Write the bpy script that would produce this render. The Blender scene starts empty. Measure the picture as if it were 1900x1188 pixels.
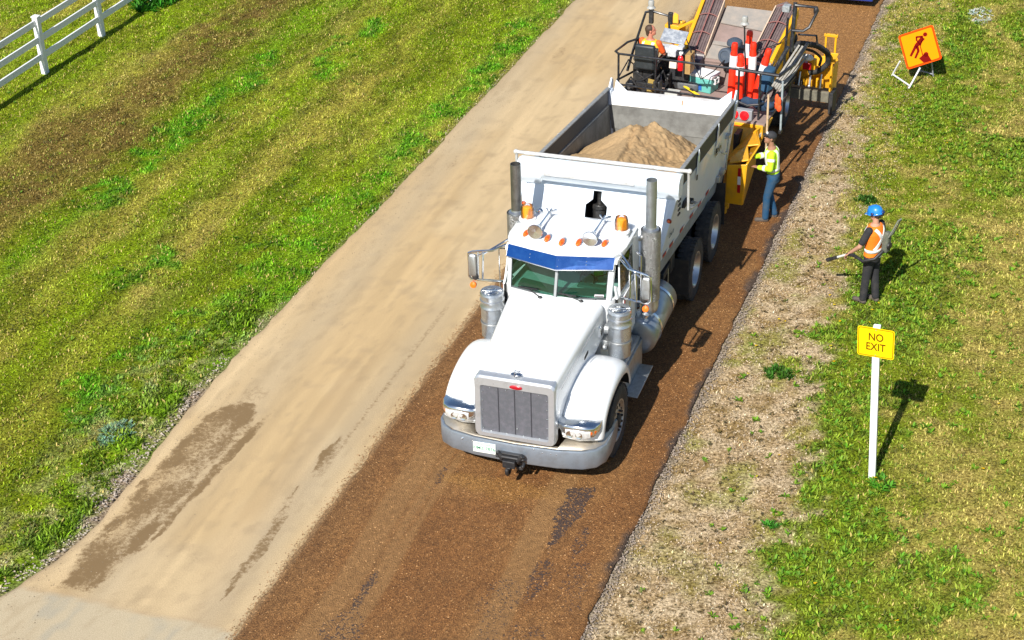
import bpy, bmesh, math, random
import numpy as np
from mathutils import Vector, Matrix

# ------------------------------------------------------------------ camera, sky, sun
scene = bpy.context.scene
COL = scene.collection
PI = math.pi
cam = bpy.data.cameras.new("camera")
camo = bpy.data.objects.new("camera", cam)
COL.objects.link(camo)
FW = Vector((-0.28400243, 0.81654756, -0.50258601))
RT = Vector((0.94886359, 0.31470368, -0.02488935))
UP = Vector((-0.13784233, 0.48395421, 0.86416886))
CP = Vector((6.34635575, -18.17356379, 13.85175566))
m = Matrix(((RT.x, UP.x, -FW.x, CP.x), (RT.y, UP.y, -FW.y, CP.y), (RT.z, UP.z, -FW.z, CP.z), (0, 0, 0, 1)))
camo.matrix_world = m
cam.sensor_width = 36.0
cam.lens = 36.0 * 3136.4 / 1900.0
cam.clip_start = 0.5
cam.clip_end = 2000
scene.camera = camo

SUN_EL, SUN_AZ = 41.5, 188.0       # azimuth clockwise from +Y
world = bpy.data.worlds.new("World")
scene.world = world
world.use_nodes = True
wn = world.node_tree.nodes
sky = wn.new('ShaderNodeTexSky')
sky.sky_type = 'NISHITA'
sky.sun_disc = False
sky.sun_elevation = math.radians(SUN_EL)
sky.sun_rotation = math.radians(SUN_AZ)
sky.ozone_density = 2.5
sky.dust_density = 0.6
world.node_tree.links.new(sky.outputs[0], wn['Background'].inputs[0])
wn['Background'].inputs[1].default_value = 0.075
sl = bpy.data.lights.new("sun", 'SUN')
sl.energy = 5.0
sl.angle = math.radians(0.5)
sl.color = (1.0, 0.955, 0.88)
so = bpy.data.objects.new("sun", sl)
COL.objects.link(so)
el, az = math.radians(SUN_EL), math.radians(SUN_AZ)
sd = Vector((math.sin(az) * math.cos(el), math.cos(az) * math.cos(el), math.sin(el)))
so.rotation_euler = sd.to_track_quat('Z', 'Y').to_euler()
so.location = (0, -10, 30)
scene.view_settings.view_transform = 'Standard'
scene.view_settings.look = 'None'
scene.view_settings.exposure = 0.45
scene.view_settings.gamma = 1.0

# ------------------------------------------------------------------ helpers
rng = np.random.RandomState(7)
random.seed(11)

MATS = {}
def mat(name, col, rough=0.6, metal=0.0, noise=0.0, nscale=8.0, col2=None, spec=0.5, bump=0.0, bscale=60.0,
        coat=0.0, emit=None, alpha=None, trans=0.0):
    """Principled material; noise mixes col to col2 (dirt or wear) with an object-space noise."""
    if name in MATS:
        return MATS[name]
    M = bpy.data.materials.new(name)
    M.use_nodes = True
    nt = M.node_tree
    b = nt.nodes['Principled BSDF']
    c = (*col, 1)
    b.inputs['Base Color'].default_value = c
    b.inputs['Roughness'].default_value = rough
    b.inputs['Metallic'].default_value = metal
    b.inputs['Specular IOR Level'].default_value = spec
    b.inputs['Coat Weight'].default_value = coat
    b.inputs['Coat Roughness'].default_value = 0.06
    b.inputs['Transmission Weight'].default_value = trans
    if emit:
        b.inputs['Emission Color'].default_value = (*emit[0], 1)
        b.inputs['Emission Strength'].default_value = emit[1]
    tc = nt.nodes.new('ShaderNodeTexCoord')
    if noise > 0:
        n = nt.nodes.new('ShaderNodeTexNoise')
        n.inputs['Scale'].default_value = nscale
        n.inputs['Detail'].default_value = 8
        n.inputs['Roughness'].default_value = 0.65
        nt.links.new(tc.outputs['Object'], n.inputs['Vector'])
        r = nt.nodes.new('ShaderNodeValToRGB')
        r.color_ramp.elements[0].position = 0.62 - 0.35 * noise
        r.color_ramp.elements[1].position = 0.80
        c2 = col2 or tuple(x * 0.55 for x in col)
        r.color_ramp.elements[0].color = c
        r.color_ramp.elements[1].color = (*c2, 1)
        nt.links.new(n.outputs['Fac'], r.inputs['Fac'])
        nt.links.new(r.outputs['Color'], b.inputs['Base Color'])
        rr = nt.nodes.new('ShaderNodeMapRange')
        rr.inputs['To Min'].default_value = max(0.02, rough - 0.12)
        rr.inputs['To Max'].default_value = min(1, rough + 0.25)
        nt.links.new(n.outputs['Fac'], rr.inputs['Value'])
        nt.links.new(rr.outputs['Result'], b.inputs['Roughness'])
    if bump > 0:
        n2 = nt.nodes.new('ShaderNodeTexNoise')
        n2.inputs['Scale'].default_value = bscale
        n2.inputs['Detail'].default_value = 4
        nt.links.new(tc.outputs['Object'], n2.inputs['Vector'])
        bp = nt.nodes.new('ShaderNodeBump')
        bp.inputs['Strength'].default_value = bump
        bp.inputs['Distance'].default_value = 0.02
        nt.links.new(n2.outputs['Fac'], bp.inputs['Height'])
        nt.links.new(bp.outputs['Normal'], b.inputs['Normal'])
    MATS[name] = M
    return M

def V(*a):
    return Vector(a)

class MB:
    """Collects shapes; build() links them as ONE mesh object."""
    def __init__(s, xf=None):
        s.v = []; s.f = []; s.mi = []; s.cur = 0; s.xf = xf
    def add(s, vs, fs):
        o = len(s.v)
        for p in vs:
            p = Vector(p)
            if s.xf is not None:
                p = s.xf @ p if isinstance(s.xf, Matrix) else s.xf(p)
            s.v.append(p)
        for f in fs:
            s.f.append(tuple(i + o for i in f)); s.mi.append(s.cur)
        return s
    def box(s, x0, x1, y0, y1, z0, z1):
        return s.add([(x0,y0,z0),(x1,y0,z0),(x1,y1,z0),(x0,y1,z0),(x0,y0,z1),(x1,y0,z1),(x1,y1,z1),(x0,y1,z1)],
              [(0,3,2,1),(4,5,6,7),(0,1,5,4),(1,2,6,5),(2,3,7,6),(3,0,4,7)])
    def hexa(s, p):
        return s.add(p, [(0,3,2,1),(4,5,6,7),(0,1,5,4),(1,2,6,5),(2,3,7,6),(3,0,4,7)])
    def obox(s, c, size, rot=None):
        R = rot if rot is not None else Matrix.Identity(3)
        c = Vector(c); h = Vector(size) / 2
        pts = []
        for z in (-1, 1):
            for x, y in ((-1,-1),(1,-1),(1,1),(-1,1)):
                pts.append(c + R @ Vector((x*h.x, y*h.y, z*h.z)))
        return s.hexa(pts)
    def bar(s, a, b, w, h, upv=(0,0,1)):
        """rectangular bar from a to b, w across, h along up"""
        a = Vector(a); b = Vector(b); d = (b-a).normalized(); u = Vector(upv)
        sx = d.cross(u)
        if sx.length < 1e-4: sx = d.cross(Vector((1,0,0)))
        sx.normalize(); u = sx.cross(d).normalized()
        P = []
        for q in (a, b):
            P += [q - sx*w/2 - u*h/2, q + sx*w/2 - u*h/2, q + sx*w/2 + u*h/2, q - sx*w/2 + u*h/2]
        return s.add(P, [(0,3,2,1),(4,5,6,7),(0,1,5,4),(1,2,6,5),(2,3,7,6),(3,0,4,7)])
    def tube(s, pts, r, n=8, cap=True, closed=False):
        pts = [Vector(p) for p in pts]
        rs = r if isinstance(r, (list, tuple)) else [r]*len(pts)
        vs = []; fs = []
        N = len(pts)
        prev = None
        for i, p in enumerate(pts):
            if closed: d = pts[(i+1) % N] - pts[i-1]
            elif i == 0: d = pts[1]-pts[0]
            elif i == N-1: d = pts[-1]-pts[-2]
            else: d = (pts[i+1]-pts[i]).normalized() + (pts[i]-pts[i-1]).normalized()
            if d.length < 1e-9: d = Vector((0,0,1))
            d.normalize()
            if prev is None:
                a = d.orthogonal().normalized()
            else:
                a = (prev - d*prev.dot(d))
                a = a.normalized() if a.length > 1e-6 else d.orthogonal().normalized()
            prev = a; b = d.cross(a)
            for k in range(n):
                t = 2*PI*k/n
                vs.append(p + (a*math.cos(t) + b*math.sin(t))*rs[i])
        M = N if closed else N-1
        for i in range(M):
            j = (i+1) % N
            for k in range(n):
                fs.append((i*n+k, i*n+(k+1)%n, j*n+(k+1)%n, j*n+k))
        if cap and not closed:
            fs.append(tuple(range(n))[::-1]); fs.append(tuple((N-1)*n+k for k in range(n)))
        return s.add(vs, fs)
    def cyl(s, a, b, r, r2=None, n=16):
        return s.tube([a, b], [r, r if r2 is None else r2], n)
    def lathe(s, c, axis, prof, n=24, closed=False):
        """prof: list of (radius, distance along axis)"""
        c = Vector(c); ax = Vector(axis).normalized(); a = ax.orthogonal().normalized(); b = ax.cross(a)
        vs = []; fs = []
        for r, h in prof:
            for k in range(n):
                t = 2*PI*k/n
                vs.append(c + ax*h + (a*math.cos(t)+b*math.sin(t))*r)
        P = len(prof)
        for i in range(P if closed else P-1):
            j = (i+1) % P
            for k in range(n):
                fs.append((i*n+k, i*n+(k+1)%n, j*n+(k+1)%n, j*n+k))
        if not closed:
            if prof[0][0] > 1e-5: fs.append(tuple(range(n))[::-1])
            if prof[-1][0] > 1e-5: fs.append(tuple((P-1)*n+k for k in range(n)))
        return s.add(vs, fs)
    def loft(s, rings, cap=True, closed=True):
        n = len(rings[0]); vs = [p for r in rings for p in r]; fs = []
        for i in range(len(rings)-1):
            for k in range(n if closed else n-1):
                fs.append((i*n+k, i*n+(k+1)%n, (i+1)*n+(k+1)%n, (i+1)*n+k))
        if cap and closed:
            fs.append(tuple(range(n))[::-1]); fs.append(tuple((len(rings)-1)*n+k for k in range(n)))
        return s.add(vs, fs)
    def ball(s, c, r, n=12, m=8, R=None):
        """ellipsoid, r scalar or (rx,ry,rz)"""
        c = Vector(c); r = (r, r, r) if not isinstance(r, (tuple, list)) else r
        vs = [Vector((0,0,-r[2]))]; fs = []
        for i in range(1, m):
            ph = -PI/2 + PI*i/m
            for k in range(n):
                t = 2*PI*k/n
                vs.append(Vector((r[0]*math.cos(ph)*math.cos(t), r[1]*math.cos(ph)*math.sin(t), r[2]*math.sin(ph))))
        vs.append(Vector((0,0,r[2])))
        for k in range(n):
            fs.append((0, 1+(k+1)%n, 1+k))
            fs.append((len(vs)-1, 1+(m-2)*n+k, 1+(m-2)*n+(k+1)%n))
        for i in range(m-2):
            for k in range(n):
                fs.append((1+i*n+k, 1+i*n+(k+1)%n, 1+(i+1)*n+(k+1)%n, 1+(i+1)*n+k))
        if R is not None: vs = [R @ p for p in vs]
        return s.add([c+p for p in vs], fs)
    def prism(s, poly, axis, a, b):
        """poly in the two other axes (in xyz order), extruded along axis from a to b"""
        n = len(poly)
        def P(q, t):
            if axis == 'x': return (t, q[0], q[1])
            if axis == 'y': return (q[0], t, q[1])
            return (q[0], q[1], t)
        vs = [P(q, a) for q in poly] + [P(q, b) for q in poly]
        fs = [tuple(range(n))[::-1], tuple(range(n, 2*n))] + [(k, (k+1)%n, n+(k+1)%n, n+k) for k in range(n)]
        return s.add(vs, fs)
    def plate(s, pts, th):
        """polygon of 3-D points (planar) thickened by th along its normal"""
        pts = [Vector(p) for p in pts]
        nrm = (pts[1]-pts[0]).cross(pts[2]-pts[0]).normalized()
        n = len(pts)
        vs = [p + nrm*th/2 for p in pts] + [p - nrm*th/2 for p in pts]
        return s.add(vs, [tuple(range(n)), tuple(range(n, 2*n))[::-1]] + [(k, n+k, n+(k+1)%n, (k+1)%n) for k in range(n)])
    def build(s, name, mats, parent=None, bevel=0.0, smooth=True, seg=2, subsurf=0, remesh=0, smo=0):
        # thing > part > sub-part and no deeper
        while parent is not None and depth(parent) > 1: parent = parent.parent
        off = wloc(parent) if parent is not None else Vector((0,0,0))
        me = bpy.data.meshes.new(name)
        me.from_pydata([tuple(p - off) for p in s.v], [], s.f)
        if not isinstance(mats, (list, tuple)): mats = [mats]
        for q in mats: me.materials.append(q)
        me.polygons.foreach_set('material_index', s.mi)
        bm = bmesh.new(); bm.from_mesh(me)
        bmesh.ops.recalc_face_normals(bm, faces=bm.faces)
        bm.to_mesh(me); bm.free()
        me.update()
        if smooth:
            me.shade_smooth() if hasattr(me, 'shade_smooth') else None
            me.set_sharp_from_angle(angle=math.radians(38))
        o = bpy.data.objects.new(name, me)
        COL.objects.link(o)
        if parent is not None: o.parent = parent
        if remesh:
            md = o.modifiers.new('remesh', 'REMESH'); md.mode = 'VOXEL'; md.voxel_size = remesh; md.use_smooth_shade = True
        if smo:
            md = o.modifiers.new('smooth', 'SMOOTH'); md.iterations = smo; md.factor = 0.5
        if bevel > 0:
            md = o.modifiers.new('bevel', 'BEVEL'); md.width = bevel; md.segments = seg; md.limit_method = 'ANGLE'
            md.angle_limit = math.radians(40); md.harden_normals = False
        if subsurf:
            md = o.modifiers.new('sub', 'SUBSURF'); md.levels = subsurf; md.render_levels = subsurf
        return o

def depth(o):
    d = 0
    while o.parent is not None: d += 1; o = o.parent
    return d
def wloc(o):
    p = Vector((0,0,0))
    while o is not None:
        p = p + Vector(o.location); o = o.parent
    return p

def tag(o, label, cat, group=None, kind=None):
    if label: o['label'] = label
    if cat: o['category'] = cat
    if group: o['group'] = group
    if kind: o['kind'] = kind
    return o

def thing(name, label, cat, loc, group=None):
    o = bpy.data.objects.new(name, None)
    o.empty_display_size = 0.3
    COL.objects.link(o)
    o.location = loc
    return tag(o, label, cat, group)

def struct(o):
    o['kind'] = 'structure'
    return o

def text_mesh(txt, size, M, depth=0.002, mb=None, sx=1.0):
    """lettering as geometry, centred, lying in the local XY plane of matrix M"""
    cu = bpy.data.curves.new('lettering', 'FONT')
    cu.body = txt; cu.size = size; cu.align_x = 'CENTER'; cu.align_y = 'CENTER'; cu.extrude = depth
    cu.offset = size*0.012
    ob = bpy.data.objects.new('lettering', cu)
    COL.objects.link(ob)
    dg = bpy.context.evaluated_depsgraph_get()
    me = bpy.data.meshes.new_from_object(ob.evaluated_get(dg))
    mb.add([M @ Vector((v.co.x*sx, v.co.y, v.co.z)) for v in me.vertices], [tuple(p.vertices) for p in me.polygons])
    bpy.data.objects.remove(ob); bpy.data.curves.remove(cu); bpy.data.meshes.remove(me)
    return mb

def basis(o, x, y, z):
    x, y, z, o = Vector(x), Vector(y), Vector(z), Vector(o)
    return Matrix(((x.x,y.x,z.x,o.x),(x.y,y.y,z.y,o.y),(x.z,y.z,z.z,o.z),(0,0,0,1)))

def arc(c, r, a0, a1, n, plane='yz', x=0):
    out = []
    for i in range(n+1):
        t = math.radians(a0 + (a1-a0)*i/n)
        p, q = c[0] + r*math.cos(t), c[1] + r*math.sin(t)
        out.append((x,p,q) if plane == 'yz' else ((p,x,q) if plane == 'xz' else (p,q,x)))
    return out

def rrect(x0, x1, z0, z1, r, n=4):
    pts = []
    for cx, cz, a in ((x1-r, z1-r, 0), (x0+r, z1-r, 90), (x0+r, z0+r, 180), (x1-r, z0+r, 270)):
        for i in range(n+1):
            t = math.radians(a + 90*i/n)
            pts.append((cx + r*math.cos(t), cz + r*math.sin(t)))
    return pts

# ------------------------------------------------------------------ numpy noise
def vnoise(x, y, sc, seed):
    r = np.random.RandomState(seed).rand(256, 256)
    fx, fy = x*sc, y*sc
    ix, iy = np.floor(fx).astype(int), np.floor(fy).astype(int)
    tx, ty = fx-ix, fy-iy
    tx = tx*tx*(3-2*tx); ty = ty*ty*(3-2*ty)
    a = r[ix % 256, iy % 256]; b = r[(ix+1) % 256, iy % 256]; c = r[ix % 256, (iy+1) % 256]; d = r[(ix+1) % 256, (iy+1) % 256]
    return (a*(1-tx)+b*tx)*(1-ty) + (c*(1-tx)+d*tx)*ty
def fbm(x, y, sc, seed, octv=4):
    s = 0; w = 1; t = 0
    for k in range(octv):
        s = s + w*vnoise(x + 13.7*k, y + 5.1*k, sc*2**k, seed+k); t += w; w *= 0.55
    return s/t
def sstep(a, b, x):
    t = np.clip((x-a)/(b-a), 0, 1)
    return t*t*(3-2*t)
def mix(a, b, t):
    t = t[:, None]
    b = np.asarray(b)
    return a*(1-t) + (b if b.ndim == 2 else b[None, :])*t
def inpoly(x, y, poly):
    ins = np.zeros(x.shape, bool); n = len(poly)
    for i in range(n):
        x1, y1 = poly[i]; x2, y2 = poly[(i+1) % n]
        c = ((y1 > y) != (y2 > y)) & (x < (x2-x1)*(y-y1)/((y2-y1) + 1e-12) + x1)
        ins ^= c
    return ins
def blob(x, y, cx, cy, rx, ry, warp=0.0, seed=3):
    w = (fbm(x, y, 2.2, seed)-0.5)*2*warp
    return sstep(1.15, 0.75, np.sqrt(((x-cx)/rx)**2 + ((y-cy)/ry)**2) + w)

def grid_mesh(name, X, Y, Z, cols, mats, kind='structure'):
    """structured sheet; X,Y,Z are (rows, cols) arrays; cols: dict name -> (N,3)"""
    ny, nx = X.shape
    me = bpy.data.meshes.new(name)
    co = np.stack([X, Y, Z], -1).reshape(-1, 3).astype(np.float32)
    idx = np.arange(ny*nx).reshape(ny, nx)
    q = np.stack([idx[:-1, :-1], idx[:-1, 1:], idx[1:, 1:], idx[1:, :-1]], -1).reshape(-1, 4)
    me.vertices.add(len(co)); me.vertices.foreach_set('co', co.ravel())
    me.loops.add(q.size); me.loops.foreach_set('vertex_index', q.ravel().astype(np.int32))
    me.polygons.add(len(q)); me.polygons.foreach_set('loop_start', np.arange(0, q.size, 4, dtype=np.int32))
    me.polygons.foreach_set('loop_total', np.full(len(q), 4, dtype=np.int32))
    me.update(calc_edges=True)
    for k, c in cols.items():
        at = me.color_attributes.new(k, 'FLOAT_COLOR', 'POINT')
        at.data.foreach_set('color', np.concatenate([c, np.ones((len(c), 1))], 1).astype(np.float32).ravel())
    me.shade_smooth()
    for q_ in mats: me.materials.append(q_)
    o = bpy.data.objects.new(name, me); COL.objects.link(o)
    o['kind'] = kind
    return o

# ------------------------------------------------------------------ ground colours by place
STRAW = np.array([0.58, 0.47, 0.17]); PALE = np.array([0.64, 0.52, 0.36]); OLIVE = np.array([0.235, 0.30, 0.014])
YGREEN = np.array([0.24, 0.36, 0.008]); BRIGHT = np.array([0.09, 0.34, 0.006]); BROWN = np.array([0.25, 0.17, 0.05])
DARKB = np.array([0.10, 0.07, 0.035]); GREYD = np.array([0.36, 0.31, 0.25]); DGREEN = np.array([0.05, 0.13, 0.010])

LE = np.array([(-5.75,-14),(-5.75,-6),(-5.6,-4.2),(-5.30,-3.4),(-5.17,-2.7),(-5.25,-1.1),(-5.31,0.1),(-5.34,1.2),(-5.34,2.2),(-5.27,3.5),(-5.24,5.3),
               (-5.18,6.6),(-5.12,8.0),(-5.07,10.1),(-5.03,12.2),(-5.0,13.2),(-4.94,15.1),(-4.85,19.3),(-4.6,30),(-4.2,60),(-3.4,120)])
def left_edge(y): return np.interp(y, LE[:, 1], LE[:, 0])
def strip_left(y): return -2.25 + 0.021*y
def strip_right(y): return np.interp(y, [-14,-2.8,-0.7,1.2,4.2,7.6,11.7,20.9,60,120], [1.55,1.74,1.81,1.87,1.95,2.04,2.10,2.25,3.1,4.4])

def macro(x, y):
    """returns colour, greenness and blade height factor of the grass at x, y"""
    n1 = fbm(x, y, 0.55, 21); n2 = fbm(x, y, 1.7, 31); n3 = fbm(x, y, 5.0, 41, 3)
    st = fbm(x*1.0, y*0.16, 1.1, 51, 4)                  # long streaks along the mowing direction
    st2 = fbm(x*1.0, y*0.10, 3.2, 61, 3)
    left = x < -1.5
    N = len(x)
    # left verge
    c = np.tile(OLIVE, (N, 1))
    c = mix(c, YGREEN, sstep(0.40, 0.56, n1*0.5+st2*0.5)*0.85)
    c = mix(c, STRAW*np.array([0.85, 0.90, 0.50]), sstep(0.50, 0.66, st)*0.60)
    c = mix(c, STRAW*0.8, sstep(0.56, 0.76, st2*0.6+n2*0.4)*0.5)
    wx = x + (n1-0.5)*1.6
    for xb, wd, cc, am in ((-13.9,.4,YGREEN*.9,.7),(-11.9,.8,BROWN*.55,.55),(-9.3,.35,STRAW*np.array([.75,.80,.45]),.40),(-8.6,.4,YGREEN,.6),(-7.8,.35,STRAW*np.array([.75,.8,.45]),.35),(-7.0,.35,YGREEN*.6,.7),(-6.2,.35,YGREEN,.7),(-5.55,.45,BRIGHT*np.array([1.6,1,1]),.7),(-8.2,.2,OLIVE*.5,.6),(-9.8,.25,OLIVE*.5,.55),(-10.4,.3,BRIGHT*np.array([1.5,1,1]),.45),(-10.9,.3,OLIVE*.7,.5)):
        c = mix(c, cc, np.exp(-((wx-xb)/wd)**2)*am)
    bb = sstep(0.9, 0.3, np.abs(x+12.25+0.5*(n1-0.5)*4)/1.6)*sstep(2, 6, y)
    c = mix(c, BROWN*0.85, bb*0.85*sstep(0.28, 0.6, n2*0.5+n3*0.5))
    gs = blob(x, y, -10.3, 11.0, 0.55, 3.4, 0.7, 5) + blob(x, y, -10.4, 7.4, 0.5, 1.6, 0.7, 6) + 0.7*blob(x, y, -6.1, 4.5, 0.6, 3.0, 1.1, 8) \
        + blob(x, y, -5.45, 12.5, 0.45, 6.5, 1.0, 9) + blob(x, y, -6.9, 1.2, 0.8, 1.8, 0.9, 10) + blob(x, y, -8.3, 4.3, 0.5, 1.0, 0.8, 14) + blob(x, y, -8.9, 15.0, .5, 2.0, .9, 15)
    gs = np.clip(gs, 0, 1)*sstep(0.40, 0.62, n3*0.5+n2*0.5)
    c = mix(c, BRIGHT, gs*0.8)
    gl = gs*0.8
    # crumbled shoulder on the left side of the old lane
    e = left_edge(y) - x
    sh = sstep(0.30, 0.08, e + (n3-0.5)*0.45 + (n2-.5)*.5)*sstep(-0.3, 0, e)*sstep(4.5, 1.5, y)
    sh2 = sstep(0.16, 0.02, e + (n3-0.5)*0.2)*sstep(-0.3, 0, e)
    vg = sstep(0.15, 0.3, e)*sstep(1.1, 0.45, e)*sstep(0.40, 0.55, n2)*sstep(6, 2.5, y)
    dryv = sstep(1.9, 0.6, e)*sstep(4.5, 1.0, y)
    # right verge
    de = np.interp(y, [-6,-2.3,-1.1,0.0,1.1,2.5,3.6,4.7,6.4,9.5,11.9,16,21,40], [3.7,3.7,3.6,3.8,3.75,3.75,3.4,3.3,3.45,3.05,2.95,2.5,2.35,2.5])
    r = np.tile(OLIVE*np.array([0.90, 0.93, 1.2]), (N, 1))
    r = mix(r, STRAW*np.array([0.8, 0.82, 0.7]), sstep(0.40, 0.66, n2*0.55+n3*0.45)*0.75)
    r = mix(r, STRAW*np.array([0.9, 0.86, 0.8]), sstep(4.9, 6.3, x + (n1-0.5)*4)*0.4)
    g2 = blob(x, y, 4.3, 1.5, 0.75, 2.6, 0.9, 71) + blob(x, y, 4.0, 4.8, 0.8, 1.6, 0.8, 72) + blob(x, y, 4.6, 7.3, 1.0, 2.2, 0.9, 73) \
        + blob(x, y, 4.1, -0.9, 0.7, 1.3, 0.9, 74) + blob(x, y, 4.4, 18.3, 0.5, 2.5, .9, 75) + blob(x, y, 4.3, 14.2, 0.7, 1.6, .9, 76) \
        + blob(x, y, 5.9, 12.5, 1.2, 1.4, .9, 77) + blob(x, y, 5.6, -0.6, .8, .9, .9, 78) + blob(x, y, 6.5, 20.0, 1.3, 1.6, .6, 79)
    g2 = np.clip(g2, 0, 1)*sstep(0.30, 0.58, n3*0.45+n2*0.55)
    r = mix(r, YGREEN*np.array([0.62, 0.72, 0.9]), g2*0.75)
    dry = sstep(0.28, -0.22, x - de + (n2-0.5)*1.0 + (n3-0.5)*0.8)
    dcol = mix(np.tile(PALE, (N, 1)), PALE*np.array([0.78, 0.72, 0.62]), sstep(0.40, 0.62, n3))
    dcol = mix(dcol, BROWN*1.1, sstep(0.60, 0.72, fbm(x, y, 7.0, 81, 2))*0.7)
    dcol = mix(dcol, OLIVE*1.1, sstep(0.52, 0.66, n2)*0.55*sstep(0, 10, y + 6))
    r = mix(r, dcol, dry)
    gr = g2*(1-dry)
    soil = sstep(0.20, 0.04, x - strip_right(y) + (n3-0.5)*0.3)
    r = mix(r, GREYD, soil)
    c = mix(c, PALE*0.85, dryv*0.5*sstep(0.42, 0.6, n3))
    c = mix(c, YGREEN*np.array([0.75, 0.95, 1]), vg*0.9)
    c = mix(c, np.array([0.44, 0.36, 0.29]), sh*sstep(.38,.52,fbm(x,y,1.3,67,3)))
    c = mix(c, np.array([0.22, 0.18, 0.14]), sh2*0.5)
    gl = np.clip(gl + vg, 0, 1)
    lf = left[:, None]
    col = np.where(lf, c, r)
    green = np.where(left, gl, gr)
    bare = np.where(left, np.clip(sh+sh2, 0, 1), np.clip(0.72*dry + soil, 0, 1))
    hum = np.where(left, vg, 0)
    return np.clip(col, 0.01, 0.8), green, bare, hum

def axis_coords(lo, hi, step, far):
    core = np.arange(lo, hi + 1e-6, step)
    out = [hi]; d = step
    while out[-1] < far:
        d *= 1.25; out.append(out[-1] + d)
    lo_ = [lo]; d = step
    while lo_[-1] > -far:
        d *= 1.25; lo_.append(lo_[-1] - d)
    return np.concatenate([np.array(lo_[1:])[::-1], core, np.array(out[1:])])

def ground_material():
    M = bpy.data.materials.new('verge_grass_soil'); M.use_nodes = True
    nt = M.node_tree; N = nt.nodes; L = nt.links; b = N['Principled BSDF']
    b.inputs['Roughness'].default_value = 0.95; b.inputs['Specular IOR Level'].default_value = 0.1
    at = N.new('ShaderNodeVertexColor'); at.layer_name = 'Col'
    tc = N.new('ShaderNodeTexCoord')
    n1 = N.new('ShaderNodeTexNoise'); n1.inputs['Scale'].default_value = 26; n1.inputs['Detail'].default_value = 6; n1.inputs['Roughness'].default_value = 0.7
    L.new(tc.outputs['Object'], n1.inputs['Vector'])
    r = N.new('ShaderNodeValToRGB')
    e = r.color_ramp.elements
    e[0].position = 0.38; e[0].color = (0.24, 0.20, 0.13, 1)
    e[1].position = 0.64; e[1].color = (1.25, 1.2, 1.1, 1)
    L.new(n1.outputs['Fac'], r.inputs['Fac'])
    mx = N.new('ShaderNodeMix'); mx.data_type = 'RGBA'; mx.blend_type = 'MULTIPLY'; mx.inputs['Factor'].default_value = 1
    L.new(at.outputs['Color'], mx.inputs['A']); L.new(r.outputs['Color'], mx.inputs['B'])
    L.new(mx.outputs['Result'], b.inputs['Base Color'])
    bp = N.new('ShaderNodeBump'); bp.inputs['Strength'].default_value = 0.9; bp.inputs['Distance'].default_value = 0.03
    L.new(n1.outputs['Fac'], bp.inputs['Height']); L.new(bp.outputs['Normal'], b.inputs['Normal'])
    return M

gx = axis_coords(-21.0, 9.5, 0.11, 260); gy = axis_coords(-7.0, 27.0, 0.11, 260)
GX, GY = np.meshgrid(gx, gy)
fx, fy = GX.ravel(), GY.ravel()
gcol, ggreen, gbare, ghum = macro(fx, fy)
gz = (fbm(fx, fy, 0.8, 91, 3)-0.5)*0.05 + (fbm(fx, fy, 4, 93, 2)-0.5)*0.03 - 0.02
onroad = sstep(0.35, 0.0, left_edge(fy)-fx)*sstep(0.35, 0.0, fx-strip_right(fy))
gz = gz*(1-onroad) - 0.045*onroad + ghum*0.03
ground = grid_mesh('ground', GX, GY, gz.reshape(GX.shape), {'Col': gcol}, [ground_material()])

# ------------------------------------------------------------------ grass blades and leaf rosettes
def leaf_material(name):
    M = bpy.data.materials.new(name); M.use_nodes = True
    nt = M.node_tree; b = nt.nodes['Principled BSDF']
    b.inputs['Roughness'].default_value = 0.6; b.inputs['Specular IOR Level'].default_value = 0.25
    at = nt.nodes.new('ShaderNodeVertexColor'); at.layer_name = 'Col'
    nt.links.new(at.outputs['Color'], b.inputs['Base Color'])
    tr = nt.nodes.new('ShaderNodeBsdfTranslucent'); ms = nt.nodes.new('ShaderNodeMixShader'); ms.inputs[0].default_value = 0.28
    nt.links.new(at.outputs['Color'], tr.inputs['Color'])
    nt.links.new(b.outputs[0], ms.inputs[1]); nt.links.new(tr.outputs[0], ms.inputs[2])
    nt.links.new(ms.outputs[0], nt.nodes['Material Output'].inputs[0])
    return M

def tri_object(name, P, C, M, kind='stuff', label=None, cat=None, n=3):
    """P: (K,n,3) polygons, C: (K,3) colours"""
    K = len(P)
    me = bpy.data.meshes.new(name)
    me.vertices.add(K*n); me.vertices.foreach_set('co', P.astype(np.float32).ravel())
    me.loops.add(K*n); me.loops.foreach_set('vertex_index', np.arange(K*n, dtype=np.int32))
    me.polygons.add(K); me.polygons.foreach_set('loop_start', np.arange(0, K*n, n, dtype=np.int32))
    me.polygons.foreach_set('loop_total', np.full(K, n, dtype=np.int32))
    me.update(calc_edges=True)
    at = me.color_attributes.new('Col', 'FLOAT_COLOR', 'POINT')
    cc = np.repeat(np.concatenate([C, np.ones((K, 1))], 1), n, 0)
    at.data.foreach_set('color', cc.astype(np.float32).ravel())
    me.materials.append(M)
    o = bpy.data.objects.new(name, me); COL.objects.link(o)
    tag(o, label, cat, None, kind)
    return o

def visible(x, y, margin):
    """inside the photo's footprint on the ground, widened by margin metres"""
    P = np.stack([x-CP.x, y-CP.y, np.full_like(x, -CP.z)], 1)
    d = P @ np.array(FW); u = P @ np.array(RT) / d; v = P @ np.array(UP) / d
    mm = margin/d
    return (np.abs(u) < 0.303 + mm) & (np.abs(v) < 0.190 + mm)

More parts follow.
